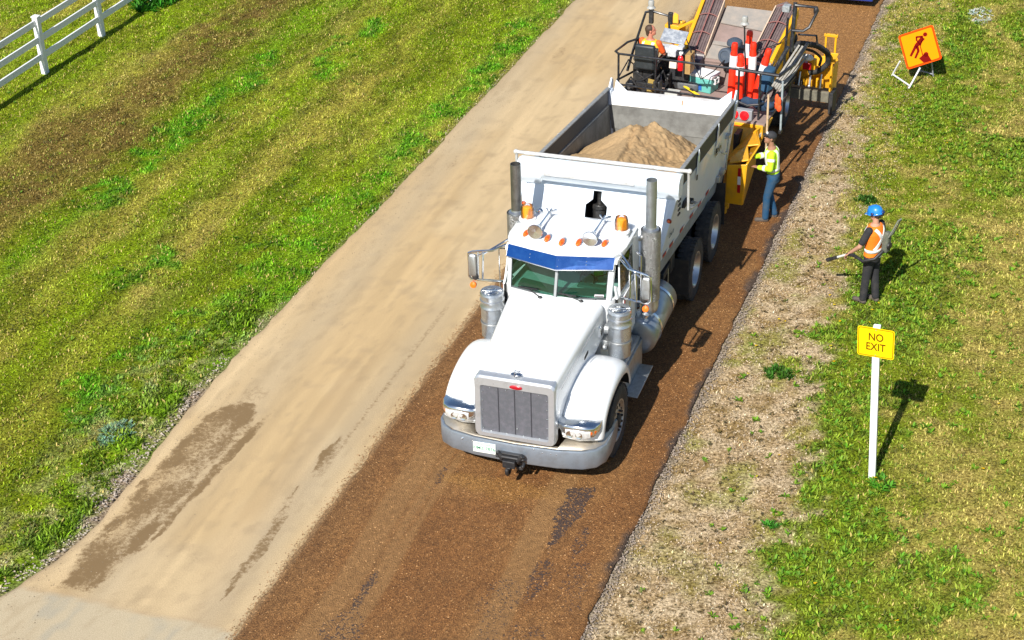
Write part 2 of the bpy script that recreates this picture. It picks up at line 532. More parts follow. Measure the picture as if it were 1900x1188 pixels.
LEAFM = leaf_material('grass_leaf')
def make_blades(K, wmul=1.0):
    x = rng.uniform(-22, 12.0, K*2); y = rng.uniform(-8.5, 30, K*2)
    ok = visible(x, y, 2.6) & ((x < left_edge(y) - 0.02) | (x > strip_right(y) + 0.02))
    x, y = x[ok], y[ok]
    c, g, b, h = macro(x, y)
    keep = rng.rand(len(x)) < np.where(b > 0.9, 0.04, 1 - 0.55*b)
    x, y, c, g, b, h = x[keep], y[keep], c[keep], g[keep], b[keep], h[keep]
    K = len(x)
    clump = fbm(x, y, 9.0, 101, 2)
    # each blade differs: some straw, some dark, some fresh
    q = rng.rand(K)
    cl2 = np.where(x < 0, fbm(x*1.3, y*0.45, 6.5, 105, 3), fbm(x, y, 6.5, 106, 3))  # streaks, and shade between clumps put into the blade colour
    col = c*(0.42 + 0.95*rng.rand(K))[:, None]*(0.45 + 1.15*sstep(0.25, 0.72, cl2))[:, None]
    straw = (q < np.where(x < 0, 0.10, 0.14)*(1-g)+0.02)
    col[straw] = STRAW*(0.7+0.6*rng.rand(straw.sum()))[:, None]*np.array([1, 0.97, 0.85])
    dm = (b > 0.35) & (q < 0.55)
    col[dm] = PALE*(0.55+0.55*rng.rand(dm.sum()))[:, None]
    fresh = (q > 0.93 - 0.15*g) & (b < 0.6)
    col[fresh] = np.array([0.25, 0.38, 0.03])*(0.6+0.7*rng.rand(fresh.sum()))[:, None]
    L = (0.030 + 0.035*rng.rand(K))*(1 + 0.5*g + 0.6*h)*(0.6 + 0.8*clump)*(1-0.35*b)
    W = (0.010 + 0.012*rng.rand(K))*wmul*(1+0.35*g)
    a = rng.uniform(0, 2*PI, K); lean = rng.uniform(0.35, 1.25, K)
    dx, dy, dz = np.cos(a)*np.sin(lean), np.sin(a)*np.sin(lean), np.cos(lean)
    b2 = a + PI/2 + rng.uniform(-0.5, 0.5, K)
    base = np.stack([x, y, (fbm(x, y, 0.8, 91, 3)-0.5)*0.05 - 0.028 + h*0.03], 1)
    side = np.stack([np.cos(b2), np.sin(b2), np.zeros(K)], 1)*(W/2)[:, None]
    tip = base + np.stack([dx, dy, dz], 1)*L[:, None]
    mid = base + np.stack([dx, dy, dz*1.35], 1)*(L*0.5)[:, None]
    P = np.stack([base - side*0.7, base + side*0.7, mid + side, tip, mid - side], 1)
    return P, np.clip(col, 0.005, 0.85)
P, C = make_blades(700000)
tri_object('grass', P, C, LEAFM, label='short mown grass, olive, straw and green, on both verges', cat='grass', n=5)

def rosettes(spots, rr, col, nl=9, flat=0.9, wid=0.32, jit=0.25):
    PP = []; CC = []
    for (x, y), r0 in zip(spots, rr):
        r = r0
        for k in range(nl + random.randint(-2, 2)):
            a = random.uniform(0, 2*PI); L = r*random.uniform(0.6, 1.1); w = L*wid*random.uniform(0.7, 1.2)
            e = random.uniform(0.12, flat)
            d = np.array([math.cos(a)*math.cos(e), math.sin(a)*math.cos(e), math.sin(e)])
            s = np.array([-math.sin(a), math.cos(a), random.uniform(-.3, .3)])*w/2
            b = np.array([x, y, -0.01]) + np.array([random.uniform(-.3, .3), random.uniform(-.3, .3), 0])*r*0.5
            up = np.array([0, 0, L*0.14])
            PP.append([b - s*0.2, b + s*0.2, b + d*L*0.45 + s + up, b + d*L*0.85 + s*0.6 + up*0.6, b + d*L - up*0.3, b + d*L*0.85 - s*0.6 + up*0.6, b + d*L*0.45 - s + up])
            CC.append(np.array(col)*random.uniform(1-jit*1.6, 1+jit*1.6)*np.array([random.uniform(.7, 1.3), 1, random.uniform(.6, 1.4)]))
    return np.array(PP), np.clip(np.array(CC), 0.003, 0.85)
# broad-leaved lawn weeds spread over the right verge
K = 15000
x = rng.uniform(2.2, 8.5, K); y = rng.uniform(-5, 25, K)
c, g, b, h = macro(x, y)
ok = visible(x, y, 1.0) & (rng.rand(K) < (0.10 + 0.65*g)*(1 - 0.92*b)) & (x > strip_right(y) + 0.1)
sp = np.stack([x[ok], y[ok]], 1)[:2300]
P1, C1 = rosettes(sp, rng.uniform(0.05, 0.10, len(sp)), (0.16, 0.31, 0.02))
K = 9000
x = rng.uniform(-20, -5.3, K); y = rng.uniform(-5, 25, K)
c, g, b, h = macro(x, y)
ok = visible(x, y, 1.0) & (rng.rand(K) < (0.01 + 0.30*g + 0.35*h)*(1-0.9*b)) & (x < left_edge(y) - 0.12)
sp2 = np.stack([x[ok], y[ok]], 1)[:1000]
P2, C2 = rosettes(sp2, rng.uniform(0.05, 0.09, len(sp2)), (0.12, 0.26, 0.02))
tri_object('lawn_weeds', np.concatenate([P1, P2]), np.concatenate([C1, C2]), LEAFM, label='broad leaved green weeds scattered through the grass', cat='weeds', n=7)
# withered brown rosettes on the dry part of the right verge
K = 2600
x = rng.uniform(2.0, 4.2, K); y = rng.uniform(-5, 24, K)
c, g, b, h = macro(x, y)
ok = visible(x, y, 1.0) & (b > 0.5) & (x > strip_right(y) + 0.25) & (fbm(x, y, 2.0, 111) > 0.47)
sp = np.stack([x[ok], y[ok]], 1)[:900]
P1, C1 = rosettes(sp, rng.uniform(0.02, 0.055, len(sp)), (0.13, 0.10, 0.045), nl=8)
tri_object('withered_weeds', P1, C1, LEAFM, label='small withered brown weeds on the dry verge', cat='weeds', n=7)

def clump(spot, r, label, col, n=90, h=0.10, name='weed_clump', cat='weed', ry=None, flat=1.2):
    ry = ry or r
    s = [(spot[0] + r*math.sqrt(random.random())*math.cos(t), spot[1] + ry*math.sqrt(random.random())*math.sin(t)) for t in [random.uniform(0, 2*PI) for _ in range(n)]]
    Pq, Cq = rosettes(s, [h*random.uniform(.6, 1.1) for _ in s], col, nl=7, flat=flat, wid=0.22, jit=0.3)
    Pq = Pq - np.array([spot[0], spot[1], 0])
    o = tri_object(name, Pq, Cq, LEAFM, kind=None, label=label, cat=cat, n=7)
    if 'kind' in o: del o['kind']
    o.location = (spot[0], spot[1], 0)
    return o
clump((2.98, 3.88), 0.24, 'dark green clump of weeds alone on the pale dry verge beside the truck', (0.055, 0.165, 0.014), n=46, h=0.11, ry=.2)
clump((3.39, 10.25), 0.17, 'small dark green clump of weeds behind the worker in the blue helmet', (0.045, 0.13, 0.012), n=34, h=0.12)
clump((-14.75, 16.6), 0.5, 'bright green leafy weeds growing at the foot of the white fence', (0.05, 0.22, 0.012), n=120, h=0.28, ry=0.8)
clump((3.58, 0.09), 0.08, 'small green weed on the dry verge left of the sign post', (0.06, 0.24, 0.02), n=14, h=0.10)
clump((4.85, 1.42), 0.17, 'leafy green weeds around the foot of the white sign post', (0.10, 0.30, 0.02), n=20, h=0.13)
clump((-6.06, -0.44), 0.26, 'blue green patch of weeds on the left verge near the road', (0.20, 0.34, 0.20), n=110, h=0.09, ry=0.34, flat=.8)
clump((4.55, 20.6), 0.28, 'whitish grey patch of dead leaves on the right verge beyond the diamond sign', (0.55, 0.60, 0.52), n=80, h=0.09, ry=0.6, flat=.4)
# yellow flowers
fl = [(3.0+random.random()*3.9, random.uniform(-3, 14)) for _ in range(34)] + [(3.3+random.gauss(0, .5), 5.5+random.gauss(0, 1)) for _ in range(10)]
Pq, Cq = rosettes(fl, [0.028]*len(fl), (0.75, 0.52, 0.01), nl=6, flat=0.3, wid=0.8, jit=.1)
Pq[:, :, 2] += 0.05
tri_object('yellow_flowers', Pq, Cq, LEAFM, label='tiny yellow flowers dotted over the right verge', cat='flowers', n=7)

# ------------------------------------------------------------------ road sheets
STAIN = [[(-4.79,0.99),(-4.33,0.97),(-4.25,0.53),(-4.25,-1.91),(-4.35,-3.63),(-4.56,-3.94),(-5.06,-3.85),(-5.13,-2.3),(-5.1,-0.81),(-5.02,0.54)],
         [(-4.06,0.97),(-4.02,0.59),(-4.10,-0.96),(-4.20,-2.36),(-4.27,-2.79),(-4.33,-2.38),(-4.30,-0.88),(-4.20,0.45)],
         [(-2.93,-0.73),(-2.76,-1.37),(-2.66,-2.21),(-2.76,-3.34),(-2.84,-3.6),(-2.92,-2.85),(-2.89,-2.12),(-3.0,-1.27)],
         [(-2.80,0.60),(-2.72,-0.28),(-2.83,-0.85),(-2.96,-0.05)]]
def soft_poly(x, y, poly, warp, seed):
    """soft membership of the polygon: average of jittered tests"""
    s = 0
    k_ = 1.0 if seed == 160 else 0.3
    for dx, dy in ((0,0),(.05,0),(-.05,0),(0,.12),(0,-.12),(.09,.1),(-.09,-.1),(.09,-.1),(-.09,.1),(0,.22),(0,-.22)):
        s = s + inpoly(x + dx*k_ + (fbm(x, y, 5, seed)-.5)*.16*(k_+.2), y + dy*k_, poly)
    return s/11*(0.46 + 1.12*fbm(x*1.4, y*0.6, 2.6, seed+3, 5))
    wx = x + (fbm(x, y, 7, seed)-0.5)*warp; wy = y + (fbm(x, y, 7, seed+9)-0.5)*warp*2
    return inpoly(wx, wy, poly).astype(float)

def road_sheet(name, xl, xr, y0, y1, step, z, thick, jitter, colf, M, seed):
    ys = [y0]
    while ys[-1] < y1:
        ys.append(ys[-1] + (step if ys[-1] < 26 else step*(1+(ys[-1]-26)*0.9)))
    ys = np.array(ys)
    l, r = xl(ys), xr(ys)
    jl = (fbm(ys, ys*0, 3.0, seed, 5)-0.5)*jitter; jr = (fbm(ys, ys*0+9, 3.0, seed+5, 5)-0.5)*jitter
    nx = max(4, int((r[0]-l[0])/step))
    t = np.linspace(0, 1, nx)
    X = (l+jl)[:, None]*(1-t) + (r+jr)[:, None]*t
    Y = np.repeat(ys[:, None], nx, 1)
    Z = z + (fbm(X.ravel(), Y.ravel(), 1.2, seed+2, 3).reshape(X.shape)-0.5)*0.004
    X = np.concatenate([X[:, :1]-0.02, X, X[:, -1:]+0.02], 1); Y = np.concatenate([Y[:, :1], Y, Y[:, -1:]], 1)
    Z = np.concatenate([Z[:, :1]-thick, Z, Z[:, -1:]-thick], 1)
    cols = colf(X.ravel(), Y.ravel())
    return grid_mesh(name, X, Y, Z, cols, [M])

def lane_material():
    M = bpy.data.materials.new('dusty_tan_road'); M.use_nodes = True
    nt = M.node_tree; N = nt.nodes; L = nt.links; b = N['Principled BSDF']
    b.inputs['Roughness'].default_value = 0.9; b.inputs['Specular IOR Level'].default_value = 0.2
    at = N.new('ShaderNodeVertexColor'); at.layer_name = 'Col'
    mk = N.new('ShaderNodeVertexColor'); mk.layer_name = 'Mask'
    sp = N.new('ShaderNodeSeparateColor'); L.new(mk.outputs['Color'], sp.inputs[0])
    tc = N.new('ShaderNodeTexCoord')
    n1 = N.new('ShaderNodeTexNoise'); n1.inputs['Scale'].default_value = 70; n1.inputs['Detail'].default_value = 5; n1.inputs['Roughness'].default_value = 0.75
    L.new(tc.outputs['Object'], n1.inputs['Vector'])
    r = N.new('ShaderNodeValToRGB'); e = r.color_ramp.elements
    e[0].position = 0.3; e[0].color = (0.66, 0.63, 0.58, 1); e[1].position = 0.7; e[1].color = (1.25, 1.25, 1.25, 1)
    L.new(n1.outputs['Fac'], r.inputs['Fac'])
    mx = N.new('ShaderNodeMix'); mx.data_type = 'RGBA'; mx.blend_type = 'MULTIPLY'; mx.inputs['Factor'].default_value = 1
    L.new(at.outputs['Color'], mx.inputs['A']); L.new(r.outputs['Color'], mx.inputs['B'])
    # ragged brown stain where loose chips were swept over the lane
    n2 = N.new('ShaderNodeTexNoise'); n2.inputs['Scale'].default_value = 14; n2.inputs['Detail'].default_value = 8; n2.inputs['Roughness'].default_value = 0.85
    L.new(tc.outputs['Object'], n2.inputs['Vector'])
    ad = N.new('ShaderNodeMath'); ad.operation = 'ADD'; L.new(sp.outputs[0], ad.inputs[0]); L.new(n2.outputs['Fac'], ad.inputs[1])
    st = N.new('ShaderNodeMapRange'); st.inputs['From Min'].default_value = 0.94; st.inputs['From Max'].default_value = 1.10
    L.new(ad.outputs[0], st.inputs['Value'])
    m2 = N.new('ShaderNodeMix'); m2.data_type = 'RGBA'; m2.inputs['B'].default_value = (0.185, 0.118, 0.054, 1)
    m3 = N.new('ShaderNodeMath'); m3.operation = 'MULTIPLY'; m3.inputs[1].default_value = 0.92; L.new(st.outputs['Result'], m3.inputs[0])
    L.new(m3.outputs[0], m2.inputs['Factor']); L.new(mx.outputs['Result'], m2.inputs['A'])
    # small dark specks of bitumen
    v = N.new('ShaderNodeTexVoronoi'); v.inputs['Scale'].default_value = 9; L.new(tc.outputs['Object'], v.inputs['Vector'])
    vr = N.new('ShaderNodeMapRange'); vr.inputs['From Min'].default_value = 0.05; vr.inputs['From Max'].default_value = 0.09; vr.inputs['To Min'].default_value = 1; vr.inputs['To Max'].default_value = 0
    L.new(v.outputs['Distance'], vr.inputs['Value'])
    sc = N.new('ShaderNodeSeparateColor'); L.new(v.outputs['Color'], sc.inputs[0])
    gt = N.new('ShaderNodeMath'); gt.operation = 'GREATER_THAN'; gt.inputs[1].default_value = 0.93; L.new(sc.outputs[0], gt.inputs[0])
    mu = N.new('ShaderNodeMath'); mu.operation = 'MULTIPLY'; L.new(vr.outputs['Result'], mu.inputs[0]); L.new(gt.outputs[0], mu.inputs[1])
    m4 = N.new('ShaderNodeMix'); m4.data_type = 'RGBA'; m4.inputs['B'].default_value = (0.16, 0.13, 0.10, 1)
    L.new(mu.outputs[0], m4.inputs['Factor']); L.new(m2.outputs['Result'], m4.inputs['A'])
    L.new(m4.outputs['Result'], b.inputs['Base Color'])
    bp = N.new('ShaderNodeBump'); bp.inputs['Strength'].default_value = 0.35; bp.inputs['Distance'].default_value = 0.01
    L.new(n1.outputs['Fac'], bp.inputs['Height']); L.new(bp.outputs['Normal'], b.inputs['Normal'])
    return M
def lane_cols(x, y):
    n1 = fbm(x, y*0.35, 0.9, 121, 4); n2 = fbm(x, y, 2.6, 131, 4); tr = fbm(x*1.0, y*0.06, 2.2, 141, 3)
    c = np.tile(np.array([0.50, 0.365, 0.20]), (len(x), 1))
    c = mix(c, np.array([0.545, 0.415, 0.245]), sstep(0.42, 0.62, n1))
    c = mix(c, np.array([0.42, 0.30, 0.165]), sstep(0.55, 0.72, tr)*0.5)
    c = mix(c, np.array([0.36, 0.27, 0.165]), sstep(0.60, 0.75, n2)*0.35)
    st3 = fbm(x*1.0, y*0.05, 7.0, 145, 3)
    c = c*(0.84 + 0.32*st3)[:, None]
    c = c*(0.93 + 0.14*fbm(x*1.6, y*0.12, 9.0, 147, 3))[:, None]
    # polished wheel tracks, a little greyer
    wt = np.exp(-((x+4.45+0.02*y)/0.35)**2) + np.exp(-((x+2.75-0.02*y)/0.35)**2)
    c = mix(c, np.array([0.42, 0.35, 0.245]), wt*0.5)
    # concrete-coloured apron at the near end
    ap = sstep(0.0, 0.05, -(y + 3.93 + 0.0*x + (n2-0.5)*0.14))
    c = mix(c, np.array([0.47, 0.40, 0.28]), ap*0.85)
    c = mix(c, np.array([0.34, 0.32, 0.26]), ap*sstep(0.56, 0.70, fbm(x*2.5, y, 1.4, 151, 3))*0.6)
    c = mix(c, np.array([0.40, 0.30, 0.19]), sstep(0.06, 0.0, np.abs(y + 3.93 + (n2-0.5)*0.14))*0.5*(x < -2.4))
    c = mix(c, np.array([0.33, 0.25, 0.15]), sstep(0.64, 0.78, fbm(x, y*0.25, 12.0, 149, 2))*0.30)
    # the dark thin line along the strip and the crumbly left rim
    c = mix(c, np.array([0.36, 0.27, 0.17]), sstep(0.10, 0.0, x-left_edge(y))*0.5)
    m_ = np.zeros(len(x))
    for i, p in enumerate(STAIN):
        m_ = np.maximum(m_, soft_poly(x, y, p, 0.10, 160+i)*(0.60 if i in (0,) else 0.60))
    m_ = np.maximum(m_, blob(x, y, -4.55, 1.15, .28, .25, .5, 170)*0.45)
    m_ = np.maximum(m_, sstep(0.13, 0.0, strip_left(y) - 0.05 - x)*0.50)
    for cx, cy, rx, ry, w in ((-4.5,9.7,.12,.35,.45),(-4.75,9.2,.08,.3,.4),(-4.2,15.9,.15,.5,.45),(-3.9,15.2,.12,.4,.4),(-3.2,12.6,.1,.5,.35),(-3.0,1.9,.10,.5,.38),(-2.7,3.0,.08,.5,.38)):
        m_ = np.maximum(m_, blob(x, y, cx, cy, rx, ry, .6, 171)*w)
    m_ = np.maximum(m_, np.exp(-((x+2.72-0.015*y)/0.12)**2)*0.50*(y > -0.6)*(y < 4.5))
    return {'Col': np.clip(c, 0, 1), 'Mask': np.stack([m_, m_*0, m_*0], 1)}
road = road_sheet('road', left_edge, lambda y: strip_right(y)-0.1, -13.5, 110, 0.06, 0.0, 0.06, 0.10, lane_cols, lane_material(), 181)

def chip_material():
    M = bpy.data.materials.new('fresh_stone_chips'); M.use_nodes = True
    nt = M.node_tree; N = nt.nodes; L = nt.links; b = N['Principled BSDF']
    b.inputs['Roughness'].default_value = 0.75; b.inputs['Specular IOR Level'].default_value = 0.3
    mk = N.new('ShaderNodeVertexColor'); mk.layer_name = 'Mask'
    sp = N.new('ShaderNodeSeparateColor'); L.new(mk.outputs['Color'], sp.inputs[0])
    at = N.new('ShaderNodeVertexColor'); at.layer_name = 'Col'
    tc = N.new('ShaderNodeTexCoord')
    v = N.new('ShaderNodeTexVoronoi'); v.inputs['Scale'].default_value = 62; L.new(tc.outputs['Object'], v.inputs['Vector'])
    r = N.new('ShaderNodeValToRGB'); L.new(v.outputs['Color'], r.inputs['Fac'])
    e = r.color_ramp.elements
    e[0].position = 0.0; e[0].color = (0.45, 0.42, 0.40, 1); e[1].position = 1.0; e[1].color = (2.6, 2.9, 3.6, 1)
    q = e.new(0.35); q.color = (0.8, 0.78, 0.7, 1); q = e.new(0.75); q.color = (1.25, 1.25, 1.15, 1); q = e.new(0.93); q.color = (1.5, 1.55, 1.5, 1)
    n1 = N.new('ShaderNodeTexNoise'); n1.inputs['Scale'].default_value = 14; n1.inputs['Detail'].default_value = 6; L.new(tc.outputs['Object'], n1.inputs['Vector'])
    mx = N.new('ShaderNodeMix'); mx.data_type = 'RGBA'; mx.blend_type = 'MULTIPLY'
    # tracks are pressed smooth: less stone contrast there
    fm = N.new('ShaderNodeMapRange'); fm.inputs['To Min'].default_value = 1.0; fm.inputs['To Max'].default_value = 0.35
    L.new(sp.outputs[1], fm.inputs['Value']); L.new(fm.outputs['Result'], mx.inputs['Factor'])
    L.new(at.outputs['Color'], mx.inputs['A']); L.new(r.outputs['Color'], mx.inputs['B'])
    r2 = N.new('ShaderNodeValToRGB'); e = r2.color_ramp.elements
    e[0].position = 0.3; e[0].color = (0.78, 0.76, 0.74, 1); e[1].position = 0.7; e[1].color = (1.15, 1.15, 1.15, 1); L.new(n1.outputs['Fac'], r2.inputs['Fac'])
    m1 = N.new('ShaderNodeMix'); m1.data_type = 'RGBA'; m1.blend_type = 'MULTIPLY'; m1.inputs['Factor'].default_value = 1
    L.new(mx.outputs['Result'], m1.inputs['A']); L.new(r2.outputs['Color'], m1.inputs['B'])
    # black bitumen showing between the chips
    v2 = N.new('ShaderNodeTexVoronoi'); v2.inputs['Scale'].default_value = 26; L.new(tc.outputs['Object'], v2.inputs['Vector'])
    sc = N.new('ShaderNodeSeparateColor'); L.new(v2.outputs['Color'], sc.inputs[0])
    n3 = N.new('ShaderNodeTexNoise'); n3.inputs['Scale'].default_value = 9; n3.inputs['Detail'].default_value = 3; L.new(tc.outputs['Object'], n3.inputs['Vector'])
    a0 = N.new('ShaderNodeMath'); a0.operation = 'MULTIPLY_ADD'; a0.inputs[1].default_value = 0.9; L.new(n3.outputs['Fac'], a0.inputs[0]); L.new(sc.outputs[0], a0.inputs[2])
    a1 = N.new('ShaderNodeMath'); a1.operation = 'ADD'; L.new(a0.outputs[0], a1.inputs[0]); L.new(sp.outputs[0], a1.inputs[1])
    n3.inputs['Scale'].default_value = 34; n3.inputs['Detail'].default_value = 4; n3.inputs['Roughness'].default_value = 0.6
    a2 = N.new('ShaderNodeMath'); a2.operation = 'MULTIPLY_ADD'; a2.inputs[1].default_value = 0.80; L.new(sp.outputs[0], a2.inputs[0]); L.new(n3.outputs['Fac'], a2.inputs[2])
    rr = N.new('ShaderNodeMapRange'); rr.inputs['From Min'].default_value = 0.76; rr.inputs['From Max'].default_value = 0.80
    L.new(a2.outputs[0], rr.inputs['Value'])
    dr = N.new('ShaderNodeMapRange'); dr.inputs['From Min'].default_value = 0.35; dr.inputs['From Max'].default_value = 0.5; dr.inputs['To Min'].default_value = 1; dr.inputs['To Max'].default_value = 0
    L.new(v2.outputs['Distance'], dr.inputs['Value'])
    mm = N.new('ShaderNodeMath'); mm.operation = 'MULTIPLY'; L.new(rr.outputs['Result'], mm.inputs[0]); mm.inputs[1].default_value = 0.85
    m4 = N.new('ShaderNodeMix'); m4.data_type = 'RGBA'; m4.inputs['B'].default_value = (0.045, 0.035, 0.035, 1)
    L.new(mm.outputs[0], m4.inputs['Factor']); L.new(m1.outputs['Result'], m4.inputs['A'])
    L.new(m4.outputs['Result'], b.inputs['Base Color'])
    bp = N.new('ShaderNodeBump'); bp.inputs['Strength'].default_value = 0.7; bp.inputs['Distance'].default_value = 0.02
    L.new(v.outputs['Distance'], bp.inputs['Height']); L.new(bp.outputs['Normal'], b.inputs['Normal'])
    return M
BIT = [(0.74,0.15),(1.1,0.25),(1.11,-0.33),(1.0,-1.11),(0.9,-1.38),(0.76,-0.56)]
def chip_cols(x, y):
    n1 = fbm(x, y*0.5, 1.1, 201, 4); n2 = fbm(x, y, 5, 211, 3); st = fbm(x*2.2, y*0.08, 2.2, 221, 3)
    c = np.tile(np.array([0.215, 0.096, 0.032]), (len(x), 1))
    c = mix(c, np.array([0.245, 0.120, 0.043]), sstep(0.4, 0.65, n1))
    c = mix(c, np.array([0.165, 0.075, 0.026]), sstep(0.5, 0.7, n2)*0.5)
    near = sstep(2.0, 0.0, y)
    def band(a, b, soft=0.05):
        return sstep(a-soft, a+soft, x)*sstep(b+soft, b-soft, x)
    off = (fbm(y*0, y, 0.8, 231, 2)-0.5)*0.10
    xx = x + off
    def bandx(a, b, soft=0.04): return sstep(a-soft, a+soft, xx)*sstep(b+soft, b-soft, xx)
    t1 = bandx(-1.60, -0.90)*(1-0.6*bandx(-1.24, -1.16, 0.03)); t2 = bandx(0.48, 0.84)
    tr = np.clip((t1 + t2)*sstep(1.5, -0.5, y)*0.9 + 0.35*(t1+t2), 0, 1)*sstep(0.25, 0.5, st + 0.15)
    c = mix(c, np.array([0.27, 0.145, 0.055]), tr*0.85)
    c = mix(c, np.array([0.32, 0.165, 0.045]), blob(x, y, -0.1, -0.15, 0.8, 0.28, 0.8, 241)*0.45)
    # dark rims of the sprayed bitumen
    er = strip_right(y) - x; elft = x - strip_left(y)
    c = mix(c, np.array([0.07, 0.055, 0.05]), sstep(0.10, 0.0, er + (n2-0.5)*0.25)*0.85*sstep(.44, .56, fbm(x, y, 1.1, 233, 3)))
    c = mix(c, np.array([0.15, 0.075, 0.03]), sstep(0.5, 0.1, elft)*0.5)
    far = sstep(12.5, 15.5, y)
    c = mix(c, np.array([0.33, 0.165, 0.055]), far*0.8)
    c = mix(c, np.array([0.40, 0.27, 0.15]), sstep(0.09, 0.0, elft)*0.5)
    m_ = inpoly(x + (n2-.5)*.15, y, BIT)*0.42
    for cx, cy, rx, ry, w in ((-1.06, -0.1, .07, .35, .3), (-1.10, -0.9, .07, .6, .16), (-1.12, -2.75, .10, .45, .38), (-0.75, -1.2, .25, .8, .1), (0.95, -1.9, .16, .5, .32), (1.45, -1.9, .25, .6, .25), (0.6, -2.4, .3, .5, .25),
                          (0.15, -0.9, .5, .8, .12), (1.25, -1.0, .1, .4, .3), (-.35, .2, .1, .2, .2), (0.95, -3.2, .6, .5, .25), (-1.1, -3.7, .3, .6, .3)):
        m_ = np.maximum(m_, blob(x, y, cx, cy, rx, ry, .5, 251)*w)
    m_ = np.maximum(m_, tr*0.10)
    return {'Col': np.clip(c, 0, 1), 'Mask': np.stack([m_, tr, m_*0], 1)}
strip = road_sheet('fresh_chip_strip', strip_left, strip_right, -13.5, 110, 0.045, 0.016, 0.03, 0.13, chip_cols, chip_material(), 261)

# loose stones: chips over the strip, rubble along both road edges
def stones(n, xf, yf, size, col, jit, z0):
    x = xf(n); y = yf(n)
    if callable(z0): z = z0(x, y)
    else: z = np.full(n, z0)
    s = size*(0.6+0.9*rng.rand(n))
    oct_ = np.array([(1,0,0),(0,1,0),(-1,0,0),(0,-1,0),(0,0,.7),(0,0,-.7)])
    v = oct_[None]*(0.6+0.8*rng.rand(n, 6, 1))*s[:, None, None]
    a = rng.uniform(0, 2*PI, n); ca, sa = np.cos(a), np.sin(a)
    v = np.stack([v[..., 0]*ca[:, None]-v[..., 1]*sa[:, None], v[..., 0]*sa[:, None]+v[..., 1]*ca[:, None], v[..., 2]], -1)
    v += np.stack([x, y, z+s*0.3], 1)[:, None]
    F = np.array([(0,1,4),(1,2,4),(2,3,4),(3,0,4)])
    P = v[:, F].reshape(-1, 3, 3)
    c = np.repeat(np.asarray(col)[None]*(1-jit+2*jit*rng.rand(n, 1)), 4, 0)
    return P, np.clip(c, 0.01, 0.85)
SM = leaf_material('stone_chip'); SM.node_tree.nodes['Mix Shader'].inputs[0].default_value = 0.0
Ps, Cs = [], []
yy = [None]
def ysamp(lo, hi):
    def f(n): yy[0] = rng.uniform(lo, hi, n); return yy[0]
    return f
def xs(fn):
    return lambda n: fn(n)
def add_st(n, lo, hi, xfun, size, col, jit, z):
    y = rng.uniform(lo, hi, n); x = xfun(y, n)
    P, C = stones(n, lambda k: x, lambda k: y, size, col, jit, z); Ps.append(P); Cs.append(C)
add_st(16000, -6, 22, lambda y, n: strip_left(y) + rng.rand(n)*(strip_right(y)-strip_left(y)), 0.008, (0.34, 0.19, 0.08), 0.7, 0.016)
add_st(3000, -6, 14, lambda y, n: strip_left(y) - np.abs(rng.normal(0, 0.06, n)), 0.008, (0.26, 0.15, 0.07), 0.5, 0.002)
add_st(1200, -6, 14, lambda y, n: left_edge(y) + np.abs(rng.normal(0, 0.5, n)), 0.007, (0.30, 0.23, 0.15), 0.5, 0.002)
tri_object('loose_stone_chips', np.concatenate(Ps), np.concatenate(Cs), SM, label='loose brown stone chips on the road', cat='gravel')
Ps, Cs = [], []
add_st(450, -5, 2.0, lambda y, n: left_edge(y) - 0.05 - np.abs(rng.normal(0, 0.12, n)), 0.013, (0.36, 0.31, 0.26), 0.4, -0.01)
add_st(250, -4, 1.0, lambda y, n: left_edge(y) - 0.05 - np.abs(rng.normal(0, 0.22, n)), 0.016, (0.36, 0.30, 0.25), 0.35, -0.01)
add_st(4200, -5, 22, lambda y, n: strip_right(y) + 0.03 + np.abs(rng.normal(0, 0.08, n)), 0.011, (0.26, 0.21, 0.17), 0.5, -0.01)
add_st(5500, -5, 22, lambda y, n: strip_right(y) + 0.1 + rng.rand(n)*1.6, 0.010, (0.50, 0.39, 0.27), 0.35, -0.015)
tri_object('edge_rubble', np.concatenate(Ps), np.concatenate(Cs), SM, label='grey crumbled rubble along the edges of the road', cat='gravel')

# mossy hummocks on the left shoulder
def hummocks():
    PP = []; CC = []
    for k in range(420):
        y = random.uniform(-4.2, 3.5); e = random.uniform(0.22, 0.95)
        if fbm(np.array([y*1.0]), np.array([e]), 2.0, 301)[0] < 0.42: continue
        x = float(left_edge(np.array([y]))[0]) - e
        a, b = rosettes([(x + random.gauss(0, .05), y + random.gauss(0, .05)) for _ in range(4)], [0.055]*4, (0.13, 0.20, 0.012), nl=7, flat=1.4)
        PP.append(a); CC.append(b)
    return np.concatenate(PP), np.concatenate(CC)
Pq, Cq = hummocks()
tri_object('mossy_ground_cover', Pq, Cq, LEAFM, label='low mossy green ground cover along the left edge of the road', cat='ground cover', n=7)

